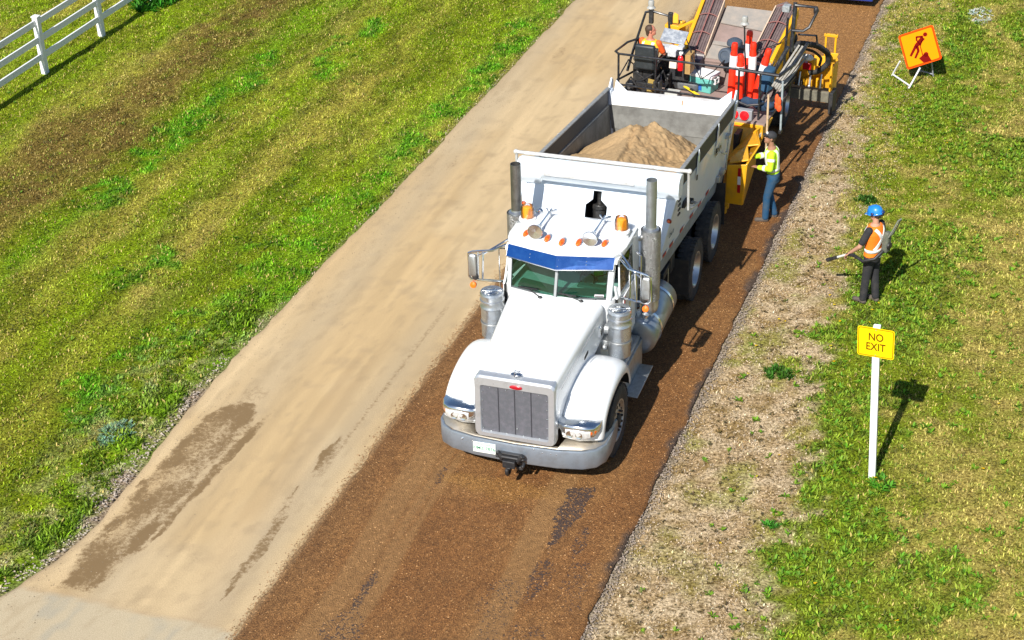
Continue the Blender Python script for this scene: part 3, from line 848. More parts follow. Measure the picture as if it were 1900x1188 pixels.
# ------------------------------------------------------------------ white rail fence
WHITE = mat('white_vinyl', (0.86, 0.87, 0.88), 0.35, noise=0.15, nscale=5, col2=(0.68, 0.67, 0.62))
def fence():
    FX = -14.88
    t = thing('rail_fence', 'white three rail fence standing in the grass at the upper left', 'fence', (FX, 13, 0))
    ys = [11.84 + 2.44*k for k in range(-4, 7)]
    for y in ys:
        mb = MB(); mb.box(FX-.065, FX+.065, y-.065, y+.065, -0.1, 1.30)
        mb.add([(FX-.08,y-.08,1.30),(FX+.08,y-.08,1.30),(FX+.08,y+.08,1.30),(FX-.08,y+.08,1.30),(FX-.08,y-.08,1.325),(FX+.08,y-.08,1.325),(FX+.08,y+.08,1.325),(FX-.08,y+.08,1.325),(FX,y,1.36)],
               [(0,3,2,1),(0,1,5,4),(1,2,6,5),(2,3,7,6),(3,0,4,7),(4,5,8),(5,6,8),(6,7,8),(7,4,8)])
        mb.build('post', WHITE, t, bevel=0.006)
    for z in (0.33, 0.72, 1.11):
        for a, b in zip(ys[:-1], ys[1:]):
            mb = MB(); mb.box(FX-.02, FX+.02, a+.066, b-.066, z, z+0.14)
            mb.build('rail', WHITE, t, bevel=0.005)
fence()

# ------------------------------------------------------------------ materials of the vehicles
PAINT = mat('white_truck_paint', (0.82, 0.84, 0.86), 0.25, noise=0.15, nscale=2.2, col2=(0.74, 0.74, 0.73), coat=0.5)
CHROME = mat('chrome', (0.80, 0.82, 0.84), 0.10, 1.0, noise=0.30, nscale=5, col2=(0.62, 0.60, 0.56))
CHROME_D = mat('dusty_chrome', (0.52, 0.55, 0.58), 0.24, 0.85, noise=0.45, nscale=9, col2=(0.36, 0.35, 0.33))
DULLCH = mat('dull_chrome', (0.33, 0.39, 0.47), 0.34, 0.60, noise=0.55, nscale=6, col2=(0.22, 0.235, 0.26))
SHELL = mat('brushed_grille_metal', (0.58, 0.61, 0.65), 0.28, 0.60, noise=0.3, nscale=6, col2=(0.40, 0.41, 0.42))
STEEL = mat('galvanised_steel', (0.48, 0.50, 0.51), 0.38, 0.85, noise=0.5, nscale=14, col2=(0.30, 0.29, 0.28))
ALU = mat('brushed_aluminium', (0.62, 0.63, 0.64), 0.30, 0.9, noise=0.3, nscale=7, col2=(0.45, 0.44, 0.42))
DARKSTEEL = mat('dark_frame_steel', (0.035, 0.037, 0.042), 0.55, 0.3, noise=0.4, nscale=9, col2=(0.10, 0.085, 0.07))
BLACK = mat('black_paint', (0.018, 0.018, 0.020), 0.45, noise=0.35, nscale=12, col2=(0.06, 0.055, 0.05))
RUBBER = mat('tyre_rubber', (0.030, 0.031, 0.033), 0.8, noise=0.55, nscale=7, col2=(0.115, 0.10, 0.085))
FLAP = mat('black_rubber', (0.022, 0.022, 0.024), 0.7, noise=0.4, nscale=8, col2=(0.07, 0.06, 0.05))
MESHGR = mat('grille_cover_fabric', (0.125, 0.13, 0.15), 0.8, noise=0.5, nscale=14, col2=(0.19, 0.18, 0.215), bump=0.8, bscale=180)
REDP = mat('red_enamel', (0.42, 0.008, 0.020), 0.3, coat=0.5)
AMBER = mat('amber_lens', (0.95, 0.30, 0.012), 0.12, coat=0.6, noise=0.3, nscale=30, col2=(0.9, 0.45, 0.03))
ORLENS = mat('orange_red_lens', (0.75, 0.09, 0.008), 0.12, coat=0.6, noise=0.5, nscale=35, col2=(0.95, 0.35, 0.03))
VISOR = mat('sky_reflection_visor_metal', (0.004, 0.055, 0.24), 0.22, 0.35, noise=0.2, nscale=6, col2=(0.01, 0.09, 0.30), coat=0.4)  # base colour carries the blue of sky mirrored in chrome
HOLE = mat('dark_recess', (0.012, 0.012, 0.013), 0.8)
GREYIN = mat('steel_box_inside', (0.235, 0.235, 0.22), 0.6, 0.35, noise=0.6, nscale=5, col2=(0.12, 0.115, 0.105))
RUSTY = mat('worn_floor_steel', (0.30, 0.155, 0.10), 0.65, 0.2, noise=0.5, nscale=7, col2=(0.20, 0.12, 0.09))
BOARD = mat('dark_side_board', (0.040, 0.045, 0.055), 0.6, noise=0.5, nscale=4, col2=(0.085, 0.082, 0.078))
GALVR = mat('worn_rail_metal', (0.42, 0.43, 0.42), 0.5, 0.4, noise=0.6, nscale=16, col2=(0.20, 0.17, 0.14))
REFR = mat('red_reflector', (0.45, 0.01, 0.015), 0.3); REFW = mat('white_reflector', (0.8, 0.8, 0.8), 0.3)
DASH = mat('teal_dashboard', (0.12, 0.19, 0.175), 0.7, noise=0.4, nscale=6, col2=(0.07, 0.13, 0.115))
SEATM = mat('dark_cab_fabric', (0.02, 0.022, 0.024), 0.8)
LENS = mat('clear_lens', (0.80, 0.82, 0.82), 0.08, 0.35, coat=1.0, noise=0.5, nscale=22, col2=(0.45, 0.47, 0.48))
WTAPE = mat('white_band', (0.85, 0.85, 0.87), 0.35)

def glass(name, tint, refl=0.12, rough=0.02):
    M = bpy.data.materials.new(name); M.use_nodes = True
    nt = M.node_tree; nt.nodes.remove(nt.nodes['Principled BSDF'])
    t = nt.nodes.new('ShaderNodeBsdfTransparent'); t.inputs[0].default_value = (*tint, 1)
    g = nt.nodes.new('ShaderNodeBsdfGlossy'); g.inputs['Roughness'].default_value = rough
    f = nt.nodes.new('ShaderNodeFresnel'); f.inputs[0].default_value = 1.5
    ad = nt.nodes.new('ShaderNodeMath'); ad.operation = 'ADD'; ad.inputs[1].default_value = refl; ad.use_clamp = True
    m_ = nt.nodes.new('ShaderNodeMixShader')
    nt.links.new(f.outputs[0], ad.inputs[0]); nt.links.new(ad.outputs[0], m_.inputs[0])
    nt.links.new(t.outputs[0], m_.inputs[1]); nt.links.new(g.outputs[0], m_.inputs[2])
    nt.links.new(m_.outputs[0], nt.nodes['Material Output'].inputs[0])
    return M
GLASS = glass('green_windscreen_glass', (0.50, 0.70, 0.64), 0.02)
SGLASS = glass('side_window_glass', (0.30, 0.36, 0.40), 0.04)
CLEARP = glass('clear_plastic', (0.93, 0.95, 0.97), 0.10, 0.05)

# ------------------------------------------------------------------ dump truck
TR = thing('dump_truck', 'white dump truck with chrome grille and gravel load, backed up to the yellow spreader', 'dump truck', (0, 4.5, 0))

def sections(name_pts):
    return name_pts

def bumper():
    b = MB()
    # plan of the front face, then wrap-round ends
    plan = [(-1.20,1.02),(-1.23,0.62),(-1.22,0.38),(-1.13,0.20),(-0.95,0.10),(-0.60,0.03),(0,0.0),(0.60,0.03),(0.95,0.10),(1.13,0.20),(1.22,0.38),(1.23,0.62),(1.20,1.02)]
    prof = [(0.045,0.360),(0.010,0.372),(0.0,0.395),(0.0,0.640),(0.008,0.660),(0.035,0.668)]
    rings = []
    for x, y in plan:
        s = abs(x)
        inx = -math.copysign(1, x) if s > 1.12 else 0
        yy = 1.0 if s < 1.2 else 0.2
        rings.append([Vector((x + inx*d*1.0, y + d*yy, z)) for d, z in prof])
    b.loft(rings, cap=False, closed=False)
    o = b.build('bumper', DULLCH, TR)
    md = o.modifiers.new('solid', 'SOLIDIFY'); md.thickness = 0.012
    # top shelf of the bumper
    t = MB()
    outer = [(-1.205,0.98),(-1.19,0.40),(-1.09,0.235),(-0.93,0.14),(-0.60,0.075),(0,0.045),(0.60,0.075),(0.93,0.14),(1.09,0.235),(1.19,0.40),(1.205,0.98)]
    inner = [(-0.95,0.98),(-0.95,0.60),(-0.90,0.55),(-0.66,0.50),(-0.60,0.14),(0,0.12),(0.60,0.14),(0.66,0.50),(0.90,0.55),(0.95,0.60),(0.95,0.98)]
    vs = [(x,y,0.668) for x,y in outer] + [(x,y,0.666) for x,y in inner]
    n = len(outer)
    t.add(vs, [(k,k+1,n+k+1,n+k) for k in range(n-1)])
    ts = t.build('bumper_shelf', mat('dirty_ground_tinted_chrome', (0.55,0.50,0.42), 0.35, 0.7, noise=0.5, nscale=10, col2=(0.40,0.33,0.24)), o)  # tan of dirt and of mirrored ground, both put into the colour
    md = ts.modifiers.new('solid', 'SOLIDIFY'); md.thickness = 0.008
    for x in (-0.78,-0.62,0.28,0.40,0.52,0.60):
        MB().lathe((x, 0.03+abs(x)*0.06-0.02, 0.60 if abs(x) > .35 else .64), (0,-1,0), [(0.012,0),(0.012,0.012),(0.006,0.018)], 10).build('bolt', CHROME, o)
    # number plate
    p = MB(); p.box(-0.60,-0.27,-0.004,0.012,0.455,0.620)
    plate = p.build('licence_plate', mat('plate_white', (0.80,0.84,0.80), 0.4), o, bevel=0.004)
    tm = text_mesh('HMZ 7876', 0.072, basis((-0.435,-0.0055,0.530), (1,0,0), (0,0,1), (0,-1,0)), 0.0006, MB())
    tm.build('plate_lettering', mat('plate_green', (0.05,0.30,0.17), 0.5), plate, smooth=False)
    tm = text_mesh('SASKATCHEWAN', 0.026, basis((-0.435,-0.0055,0.595), (1,0,0), (0,0,1), (0,-1,0)), 0.0006, MB())
    tm.build('plate_heading', MATS['plate_green'], plate, smooth=False)
    # tow hitch with pintle hook
    h = MB()
    h.box(-0.20,0.12,-0.05,0.02,0.40,0.54); h.box(-0.13,0.05,-0.14,-0.04,0.36,0.47)
    h.cyl((-0.22,-0.07,0.57),(-0.15,-0.07,0.47),0.035,n=10); h.cyl((0.15,-0.07,0.56),(0.07,-0.07,0.46),0.038,n=10)
    h.tube(arc((-0.14,0.36),0.075,150,400,12,'yz',-0.04),0.03,8)
    h.cyl((-0.24,-0.08,0.50),(0.17,-0.08,0.50),0.022,n=8); h.cyl((0.15,-0.10,0.38),(0.15,-0.02,0.42),0.025,n=8)
    h.box(-0.07,-0.01,-0.16,-0.11,0.32,0.38)
    h.build('tow_hitch', BLACK, o, bevel=0.008)
    MB().box(0.02,0.12,0.0,0.06,0.26,0.31).build('tow_hook', DARKSTEEL, o, bevel=0.01)
bumper()

def grille():
    b = MB()
    out = rrect(-0.585,0.585,0.70,1.665,0.09,5); inn = rrect(-0.475,0.475,0.785,1.515,0.03,5)
    n = len(out)
    def R(pts, y, s=1.0, dz=0): return [Vector((x*s, y + (z-0.7)*0.03, z)) for x, z in pts]
    rings = [R(rrect(-0.555,0.555,0.70,1.70,0.09,5), 0.26), R(out, 0.16), R(out, 0.075), R(rrect(-0.565,0.565,0.715,1.64,0.08,5), 0.045),
             R(rrect(-0.49,0.49,0.775,1.53,0.035,5), 0.04), R(inn, 0.065), R(inn, 0.11)]
    b.loft(rings, cap=False)
    g = b.build('grille_shell', SHELL, TR)
    s = MB(); s.box(-0.48,0.48,0.085,0.10,0.78,1.52)
    c = s.build('grille_cover', MESHGR, g)
    for x in (-0.235,0.0,0.235):
        MB().box(x-0.006,x+0.006,0.078,0.084,0.79,1.51).build('seam', mat('seam_dark', (0.035,0.035,0.045), 0.7), c)
    k = MB()
    for z in (0.83,0.98,1.13,1.28,1.42):
        for x in (-0.462,0.462): k.ball((x,0.075,z),0.010,6,4)
    for x in (-0.35,-0.12,0.12,0.35): k.ball((x,0.082,1.495),0.010,6,4); k.ball((x,0.075,0.80),0.010,6,4)
    k.ball((0.03,0.078,0.90),0.013,6,4)
    k.build('fasteners', CHROME, c)
    # oval emblem
    e = MB(); e.lathe((0.03,0.066,1.575),(0,-1,0),[(0.030,0),(0.030,0.016),(0.024,0.022)],20)
    e.v = [Vector((0.03+(p.x-0.03)*3.0,p.y,p.z)) for p in e.v]
    e.build('emblem', REDP, g)
    # bird-like hood ornament
    o = MB(); o.ball((0.0,0.19,1.705),(0.085,0.05,0.018),12,6); o.tube([(0,0.24,1.71),(0,0.17,1.735),(0,0.11,1.765)],[0.016,0.013,0.006],8)
    o.box(-0.004,0.004,0.10,0.20,1.71,1.79)
    o.build('hood_ornament', CHROME, g, bevel=0.002)
grille()

def hood():
    rings = []
    for t in np.linspace(0,1,9):
        y = 0.22 + t*1.80
        w = 0.575 + 0.135*t; top = 1.675 + 0.255*t + 0.02*math.sin(t*PI); bot = 0.82 + 0.45*t
        r = 0.10 + 0.03*t
        base = rrect(-w,w,bot,top,r,6)
        ring = []
        for x, z in base:
            u = x/w
            yy = y - (0.10*(1-abs(u))*t*t*1.0 if True else 0)
            zz = z + (0.035*(1-u*u) if z > top-0.12 else 0)
            ring.append(Vector((x,yy,zz)))
        rings.append(ring)
    b = MB(); b.loft(rings)
    h = b.build('hood', PAINT, TR)
    # hood centre crease and side louvre, latch
    MB().plate([(0.692,1.12,1.545),(0.700,1.26,1.575),(0.700,1.25,1.535),(0.692,1.11,1.505)],0.012).build('vent', HOLE, h)
    MB().plate([(-0.692,1.12,1.545),(-0.700,1.26,1.575),(-0.700,1.25,1.535),(-0.692,1.11,1.505)],0.012).build('vent', HOLE, h)
    sm = mat('seam_line', (0.30,0.31,0.33), 0.6)
    k = MB()
    for s in (-1,1):
        k.tube([(s*0.60,0.30,1.50),(s*0.645,1.0,1.62),(s*0.70,1.75,1.74)],0.004,4)
    k.build('hood_seam', sm, h)
    for s in (-1,1):
        m_ = MB(); m_.ball((s*0.705,1.86,1.60),(0.03,0.04,0.035),8,6); m_.box(s*0.70-.02,s*0.70+.02,1.84,1.92,1.45,1.58)
        m_.build('hood_latch', CHROME, h, bevel=0.004)
hood()

def fender(s):
    path = [(0.30,0.735),(0.33,0.90),(0.42,1.06),(0.58,1.18),(0.80,1.265),(1.05,1.315),(1.30,1.325),(1.55,1.285),(1.75,1.19),(1.90,1.05),(1.98,0.88),(2.00,0.76)]
    rings = []
    c = Vector((1.21,0.55))
    for i, (y, z) in enumerate(path):
        d = Vector((y,z)) - c; d.normalize()
        w0 = 0.575 + 0.05*(i/11); fl = 1.165 if i < 9 else 1.15
        q = []
        for x, off in ((w0,0.02),(w0+0.14,0.035),(0.88,0.03),(1.01,0.018),(1.09,-0.005),(fl-0.018,-0.05),(fl,-0.10),(fl,-0.165)):
            q.append(Vector((s*x, y + d.x*off, z + d.y*off)))
        rings.append(q)
    b = MB(); b.loft(rings, cap=False, closed=False)
    o = b.build('fender', PAINT, TR)
    md = o.modifiers.new('solid', 'SOLIDIFY'); md.thickness = 0.018; md.offset = 0
    md = o.modifiers.new('sub', 'SUBSURF'); md.levels = 1; md.render_levels = 1
    # lower valance under the lamp, filling down to the bumper
    v = MB()
    v.loft([[Vector((s*x,y,z)) for x,y,z in r] for r in (
        [(0.60,0.30,0.715),(0.60,0.30,0.86),(0.60,0.60,0.86),(0.60,0.60,0.715)],
        [(0.85,0.26,0.715),(0.85,0.28,0.80),(0.85,0.60,0.80),(0.85,0.60,0.715)],
        [(1.0,0.31,0.715),(1.0,0.32,0.79),(1.0,0.60,0.79),(1.0,0.60,0.715)],
        [(1.11,0.44,0.715),(1.11,0.44,0.78),(1.11,0.62,0.78),(1.11,0.62,0.715)])])
    v.build('valance', PAINT, o, bevel=0.02)
    # dark lining of the wheel arch
    a = MB()
    rr = []
    for y, z in path[1:]:
        d = Vector((y,z)) - c; d.normalize()
        rr.append([Vector((s*0.62, y-d.x*0.05, z-d.y*0.05)), Vector((s*1.14, y-d.x*0.12, z-d.y*0.12))])
    a.loft(rr, cap=False, closed=False)
    a.build('wheel_arch', FLAP, o)
    # headlamp pod
    h = MB()
    def ring(x, y0, y1, z0, z1):
        return [Vector((s*x, y, z)) for y, z in rrect(y0, y1, z0, z1, min(0.05,(z1-z0)*0.4), 3)]
    h.loft([ring(0.58,0.20,0.40,0.93,1.04), ring(0.66,0.15,0.38,0.875,1.035), ring(0.80,0.12,0.40,0.84,1.055), ring(0.98,0.13,0.42,0.84,1.055), ring(1.09,0.19,0.45,0.86,1.035), ring(1.14,0.30,0.52,0.90,1.02)])
    ho = h.build('headlight', CHROME, TR)
    l = MB()
    def ring2(x, y, z0, z1): return [Vector((s*x, yy, z)) for yy, z in rrect(y, y+0.10, z0, z1, 0.03, 3)]
    l.loft([ring2(0.70,0.128,0.865,0.985), ring2(0.82,0.100,0.848,1.005), ring2(0.97,0.112,0.850,1.00), ring2(1.05,0.155,0.865,0.985)])
    l.build('lamp_lens', LENS, ho)
    for x in (0.77,0.90):
        MB().lathe((s*x,0.112,0.925),(0,-1,0.1),[(0.050,0),(0.050,0.012),(0.030,0.004),(0.004,0.004)],16).build('lamp_reflector', CHROME, ho)
    MB().loft([ring2(1.045,0.155,0.90,0.985), ring2(1.10,0.205,0.905,0.985), ring2(1.125,0.27,0.915,0.97)]).build('turn_signal', ORLENS, ho)
for s in (-1,1): fender(s)

def wheel(parent, c, s, r, w, dual=False, front=False):
    """s: outward side sign"""
    c = Vector(c)
    root = bpy.data.objects.new('wheel', None); COL.objects.link(root); root.parent = parent; root.location = c - wloc(parent)
    rots = []
    for k in range(2 if dual else 1):
        cx = c + Vector((-s*k*(w+0.06),0,0))
        t = MB()
        prof = [(r*0.56,-w*0.42),(r*0.62,-w*0.48),(r*0.82,-w*0.5),(r*0.95,-w*0.45),(r*0.985,-w*0.40),(r,-w*0.28),(r,w*0.28),(r*0.985,w*0.40),(r*0.95,w*0.45),(r*0.82,w*0.5),(r*0.62,w*0.48),(r*0.56,w*0.42)]
        t.lathe(cx,(s,0,0),prof,40,closed=True)
        # tread blocks
        for j in range(36):
            a = 2*PI*j/36
            for q in (-1,1):
                aa = a + (0.5*2*PI/36 if q > 0 else 0)
                R = Matrix.Rotation(aa,3,'X')
                p = cx + R @ Vector((q*w*0.30,0,r*0.998))
                t.obox(p,(w*0.30,r*0.115,0.024),R)
        t.build('tyre', RUBBER, root)
    rm = MB()
    R0 = r*0.575
    rm.lathe(c,(s,0,0),[(R0+0.008,-w*0.4),(R0+0.012,w*0.46),(R0-0.010,w*0.46),(R0-0.035,w*0.30)] + (
        [(R0-0.06,w*0.0),(r*0.36,-w*0.10+0.02),(r*0.30,0.0),(r*0.20,w*0.02)] if not front else [(R0-0.05,w*0.25),(r*0.44,w*0.36),(r*0.30,w*0.44),(r*0.22,w*0.42)]) + [(0.0,w*0.02 if not front else w*.42)],32)
    rim = rm.build('rim', ALU if not front else mat('worn_aluminium_rim', (0.50,0.49,0.46), 0.4, 0.7, noise=.5, nscale=12, col2=(0.28,0.25,0.22)), root)
    hb = MB(); hx = c + Vector((s*(w*0.40 if front else 0.0),0,0))
    hb.lathe(hx,(s,0,0),[(r*0.20,0),(r*0.20,0.015),(r*0.15,0.03),(r*0.11,0.045),(0,0.05)],20)
    nb = hb
    for j in range(10):
        a = 2*PI*j/10; p = c + Vector((s*(w*0.42 if front else 0.015), math.cos(a)*r*0.27, math.sin(a)*r*0.27))
        nb.cyl(p,p+Vector((s*0.04,0,0)),0.018,n=6)
    nb.build('hub', DARKSTEEL if front else ALU, root)
    if front:
        hb2 = MB()  # dark discs stand in for the shade inside the rim's hand holes
        for j in range(10):
            a = 2*PI*(j+.5)/10; p = c + Vector((s*w*0.37, math.cos(a)*r*0.40, math.sin(a)*r*0.40))
            hb2.cyl(p,p+Vector((s*0.012,0,0)),0.028,n=10)
        for j in range(10): pass
        rm2 = hb2.build('hand_hole_discs', HOLE, root)
for s in (-1,1):
    wheel(TR,(s*1.025,1.21,0.525),s,0.525,0.30,front=True)
    wheel(TR,(s*1.085,5.90,0.515),s,0.515,0.27,dual=True)
    wheel(TR,(s*1.085,7.30,0.515),s,0.515,0.27,dual=True)

def chassis():
    b = MB()
    for s in (-1,1):
        b.box(s*0.42-.04,s*0.42+.04,0.25,8.5,0.72,0.98)
    for y in (0.4,2.2,3.6,4.8,6.6,8.3): b.box(-0.40,0.40,y,y+0.12,0.74,0.94)
    for y in (5.90,7.30): b.cyl((-0.9,y,0.515),(0.9,y,0.515),0.09,n=10); b.ball((0,y,0.52),0.2,12,8)
    b.cyl((-0.95,1.21,0.50),(0.95,1.21,0.50),0.06,n=10)
    b.box(-0.5,0.5,0.5,1.9,0.45,1.2)
    b.build('chassis', DARKSTEEL, TR)
    h = MB(); h.cyl((0,4.22,1.45),(0,4.36,2.28),0.105,n=20); h.cyl((0,4.18,1.10),(0,4.22,1.50),0.15,n=20); h.cyl((0,4.36,2.26),(0,4.39,2.62),0.045,n=14); h.cyl((0,4.30,1.90),(0,4.31,1.96),0.12,n=20); h.cyl((0,4.34,2.22),(0,4.35,2.30),0.115,n=20); h.box(-.05,.05,4.33,4.42,2.52,2.64)
    h.build('lift_cylinder', mat('black_hydraulic_ram', (0.05,0.05,0.05), 0.35, 0.5, noise=.4, nscale=12, col2=(.12,.11,.10)), TR, bevel=0.01)
    # steps and battery box beside the cab, both sides
    for s in (-1,1):
        k = MB(); k.box(min(s*0.62,s*1.00),max(s*0.62,s*1.00),2.02,3.02,0.48,0.86)
        bx = k.build('step_box', ALU, TR, bevel=0.01)
        g = MB()
        for j in range(5): g.box(s*(0.70+j*0.065)-.012,s*(0.70+j*0.065)+.012,2.05,3.0,0.862,0.874)
        g.build('step_tread', STEEL, bx)
        p = MB(); p.box(min(s*1.0,s*1.03),max(s*1.0,s*1.03),1.96,3.05,0.30,0.80); p.box(min(s*1.03,s*1.22),max(s*1.03,s*1.22),2.05,2.98,0.375,0.395)
        p.build('side_step', STEEL, bx, bevel=0.006)
        # fuel tank
        f = MB(); cx, cz, r = s*0.92, 0.78, 0.315
        f.lathe((cx,3.10,cz),(0,1,0),[(0.02,-0.05),(0.12,-0.045),(0.24,-0.02),(r-0.02,0.0),(r,0.03),(r,1.30),(r-0.02,1.33),(0.2,1.36),(0.02,1.38)],32)
        ft = f.build('fuel_tank', mat('bare_tank_aluminium', (0.34,0.39,0.44), 0.3, 0.75, noise=.4, nscale=5, col2=(.26,.27,.28)), TR)
        for y in (3.38,4.12):
            MB().lathe((cx,y,cz),(0,1,0),[(r+0.012,0),(r+0.012,0.06),(r+0.002,0.06),(r+0.002,0)],32,closed=True).build('tank_strap', CHROME, ft)
        MB().cyl((cx+s*.1,3.2,cz+.29),(cx+s*.12,3.2,cz+.36),0.05,n=14).build('filler_cap', CHROME, ft)
        # mud flaps and stays
        for y, z0, z1 in ((5.25,0.38,1.02),(8.02,0.30,1.10)):
            q = MB(); q.box(min(s*0.62,s*1.22),max(s*0.62,s*1.22),y,y+0.012,z0,z1); q.build('mud_flap', FLAP, TR)
        MB().tube([(s*0.98,4.85,1.05),(s*0.98,4.85,0.55)],0.012,6).build('hanging_strap', STEEL, TR)
        k = MB(); k.box(min(s*0.80,s*0.98),max(s*0.80,s*0.98),4.55,5.05,0.98,1.10); k.box(min(s*0.9,s*1.0),max(s*0.9,s*1.0),4.95,5.2,0.9,1.2); k.cyl((s*.85,4.6,1.2),(s*1.0,4.9,1.25),.04,n=8)
        k.build('flap_bracket', DARKSTEEL, TR, bevel=0.01)
chassis()

def cab():
    # body of the cab below the windows
    plan_b = [(0,1.94),(0.45,2.00),(0.74,2.11),(0.86,2.30),(0.90,2.52),(0.90,3.30),(0.84,3.38)]
    def sym(p): return p + [(-x,y) for x,y in reversed(p) if x > 0]
    def ring(p, z): return [Vector((x,y,z)) for x,y in sym(p)]
    low = [(0,1.98),(0.45,1.99),(0.66,2.05),(0.82,2.28),(0.88,2.52),(0.88,3.28),(0.82,3.36)]
    b = MB(); b.loft([ring(low,0.92),ring(low,1.25),ring(plan_b,1.55),ring(plan_b,1.905)])
    c = b.build('cab', PAINT, TR, bevel=0.012)
    # roof
    top = [(0,2.14),(0.42,2.19),(0.78,2.30),(0.86,2.48),(0.885,2.62),(0.885,3.26),(0.82,3.34)]
    def sc(p, k, cy=2.75): return [(x*k, cy+(y-cy)*k) for x,y in p]
    r = MB(); r.loft([ring(top,2.475),ring(sc(top,1.012),2.50),ring(sc(top,1.0),2.545),ring(sc(top,0.93),2.585),ring(sc(top,0.75),2.612),ring(sc(top,0.45),2.628)])
    ro = r.build('roof', PAINT, c)
    # pillars and rear wall
    p = MB()
    for s in (-1,1):
        p.hexa([(s*0.715,2.115,1.90),(s*0.785,2.16,1.90),(s*0.79,2.22,1.90),(s*0.72,2.17,1.90),(s*0.735,2.26,2.49),(s*0.80,2.30,2.49),(s*0.81,2.36,2.49),(s*0.74,2.31,2.49)])
        p.hexa([(s*0.84,3.02,1.90),(s*0.90,3.02,1.90),(s*0.90,3.32,1.90),(s*0.84,3.32,1.90),(s*0.82,3.00,2.49),(s*0.88,3.00,2.49),(s*0.88,3.28,2.49),(s*0.82,3.28,2.49)])
        p.hexa([(s*0.80,2.28,2.42),(s*0.84,2.28,2.42),(s*0.88,3.02,2.42),(s*0.84,3.02,2.42),(s*0.80,2.28,2.49),(s*0.84,2.28,2.49),(s*0.88,3.02,2.49),(s*0.84,3.02,2.49)])
        p.hexa([(s*0.835,2.20,1.90),(s*0.87,2.20,1.90),(s*0.905,2.52,1.90),(s*0.87,2.52,1.90),(s*0.80,2.24,2.10),(s*0.82,2.24,2.10),(s*0.87,2.50,1.93),(s*0.85,2.50,1.93)])
    p.box(-0.84,0.84,3.26,3.33,1.90,2.49)
    p.build('pillars', PAINT, c, bevel=0.008)
    # interior
    i = MB(); i.box(-0.80,0.80,2.12,3.25,1.30,1.34); i.box(-.85,-.83,2.2,3.25,1.3,1.9); i.box(.83,.85,2.2,3.25,1.3,1.9); i.box(-0.80,0.80,3.235,3.255,1.3,2.48)
    i.build('cab_lining', SEATM, c)
    d = MB()
    d.loft([[Vector((x,y0+.02+abs(x)*.20,z)) for y0,z in ((2.06,1.70),(2.06,1.905),(2.22,1.915),(2.36,1.90),(2.46,1.83),(2.48,1.65))] for x in (-0.66,-0.3,0.0,0.3,0.66)])
    d.box(0.20,0.66,2.40,2.52,1.86,1.94)
    dd = d.build('dashboard', DASH, TR, bevel=0.02)
    g = MB()
    for j in range(14): g.box(0.10+j*0.035,0.125+j*0.035,2.10,2.13,1.906,1.918)
    for j in range(10): g.box(-0.62+j*0.035,-0.595+j*0.035,2.16,2.19,1.906,1.918)
    g.build('air_vents', HOLE, dd)
    w = MB(); cw = Vector((0.42,2.62,1.98)); ax = Vector((0,-0.45,0.9)).normalized(); a = Vector((1,0,0)); bb = ax.cross(a)
    w.tube([cw+(a*math.cos(t)+bb*math.sin(t))*0.22 for t in np.linspace(0,2*PI,24,endpoint=False)],0.014,8,closed=True)
    for t in (0.5,2.6,4.7): w.tube([cw,cw+(a*math.cos(t)+bb*math.sin(t))*0.22],0.012,6)
    w.cyl(cw-ax*0.02,cw-ax*0.5,0.03,n=10)
    w.build('steering_wheel', BLACK, c)
    for x in (-0.45,0.42):
        s_ = MB(); s_.box(x-.24,x+.24,2.72,3.10,1.34,1.58); s_.box(x-.24,x+.24,3.02,3.16,1.5,2.15); s_.box(x-.14,x+.14,3.04,3.14,2.15,2.33)
        s_.build('cab_seat', mat('cab_seat_cloth', (0.07,0.075,0.08), 0.85), c, bevel=0.03)
    # windscreen: two flat panes with a divider
    for s in (-1,1):
        q = [(s*0.02,1.985,1.925),(s*0.715,2.135,1.925),(s*0.725,2.27,2.48),(s*0.02,2.155,2.48)]
        MB().plate(q,0.006).build('windscreen_pane', GLASS, c)
        f = MB()
        f.tube([q[0],q[1],q[2],q[3]],0.013,6,closed=True)
        f.build('windscreen_seal', mat('seal_grey', (0.10,0.11,0.12), 0.6), c)
    MB().bar((0,1.975,1.915),(0,2.145,2.49),0.035,0.03,(0,-1,0.2)).build('windscreen_divider', STEEL, c)
    st = MB(); st.plate([(0.555,2.083,1.962),(0.685,2.111,1.962),(0.687,2.121,2.000),(0.557,2.093,2.000)],0.002); so_ = st.build('sticker', mat('sticker_white', (0.66,0.60,0.64), .5), TR)
    q = MB()
    for j in range(7): q.box(0.566+j*0.017,0.577+j*0.017,2.076+j*0.0036,2.079+j*0.0036,1.974,1.988)
    q.build('sticker_print', BLACK, so_)
    # visor in two planes, blue sky reflection painted into its colour
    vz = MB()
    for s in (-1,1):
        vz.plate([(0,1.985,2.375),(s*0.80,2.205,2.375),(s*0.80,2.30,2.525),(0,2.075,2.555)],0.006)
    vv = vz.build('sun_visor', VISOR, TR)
    rm = MB(); rm.tube([(-0.80,2.203,2.373),(0,1.982,2.373),(0.80,2.203,2.373)],0.008,6); rm.build('visor_rim', CHROME, vv)
    rv = MB()
    for x, z in ((-.42,2.44),(-.42,2.48),(.42,2.44),(.42,2.48),(.03,2.42),(.03,2.50)): rv.ball((x,1.985+abs(x)*.275+(z-2.375)*.6-.006,z),0.010,6,4)
    rv.build('visor_rivets', CHROME, vv)
    for s in (-1,1):
        MB().plate([(s*0.80,2.205,2.375),(s*0.805,2.33,2.40),(s*0.805,2.36,2.49),(s*0.80,2.30,2.525)],0.006).build('visor_bracket', CHROME_D, vv)
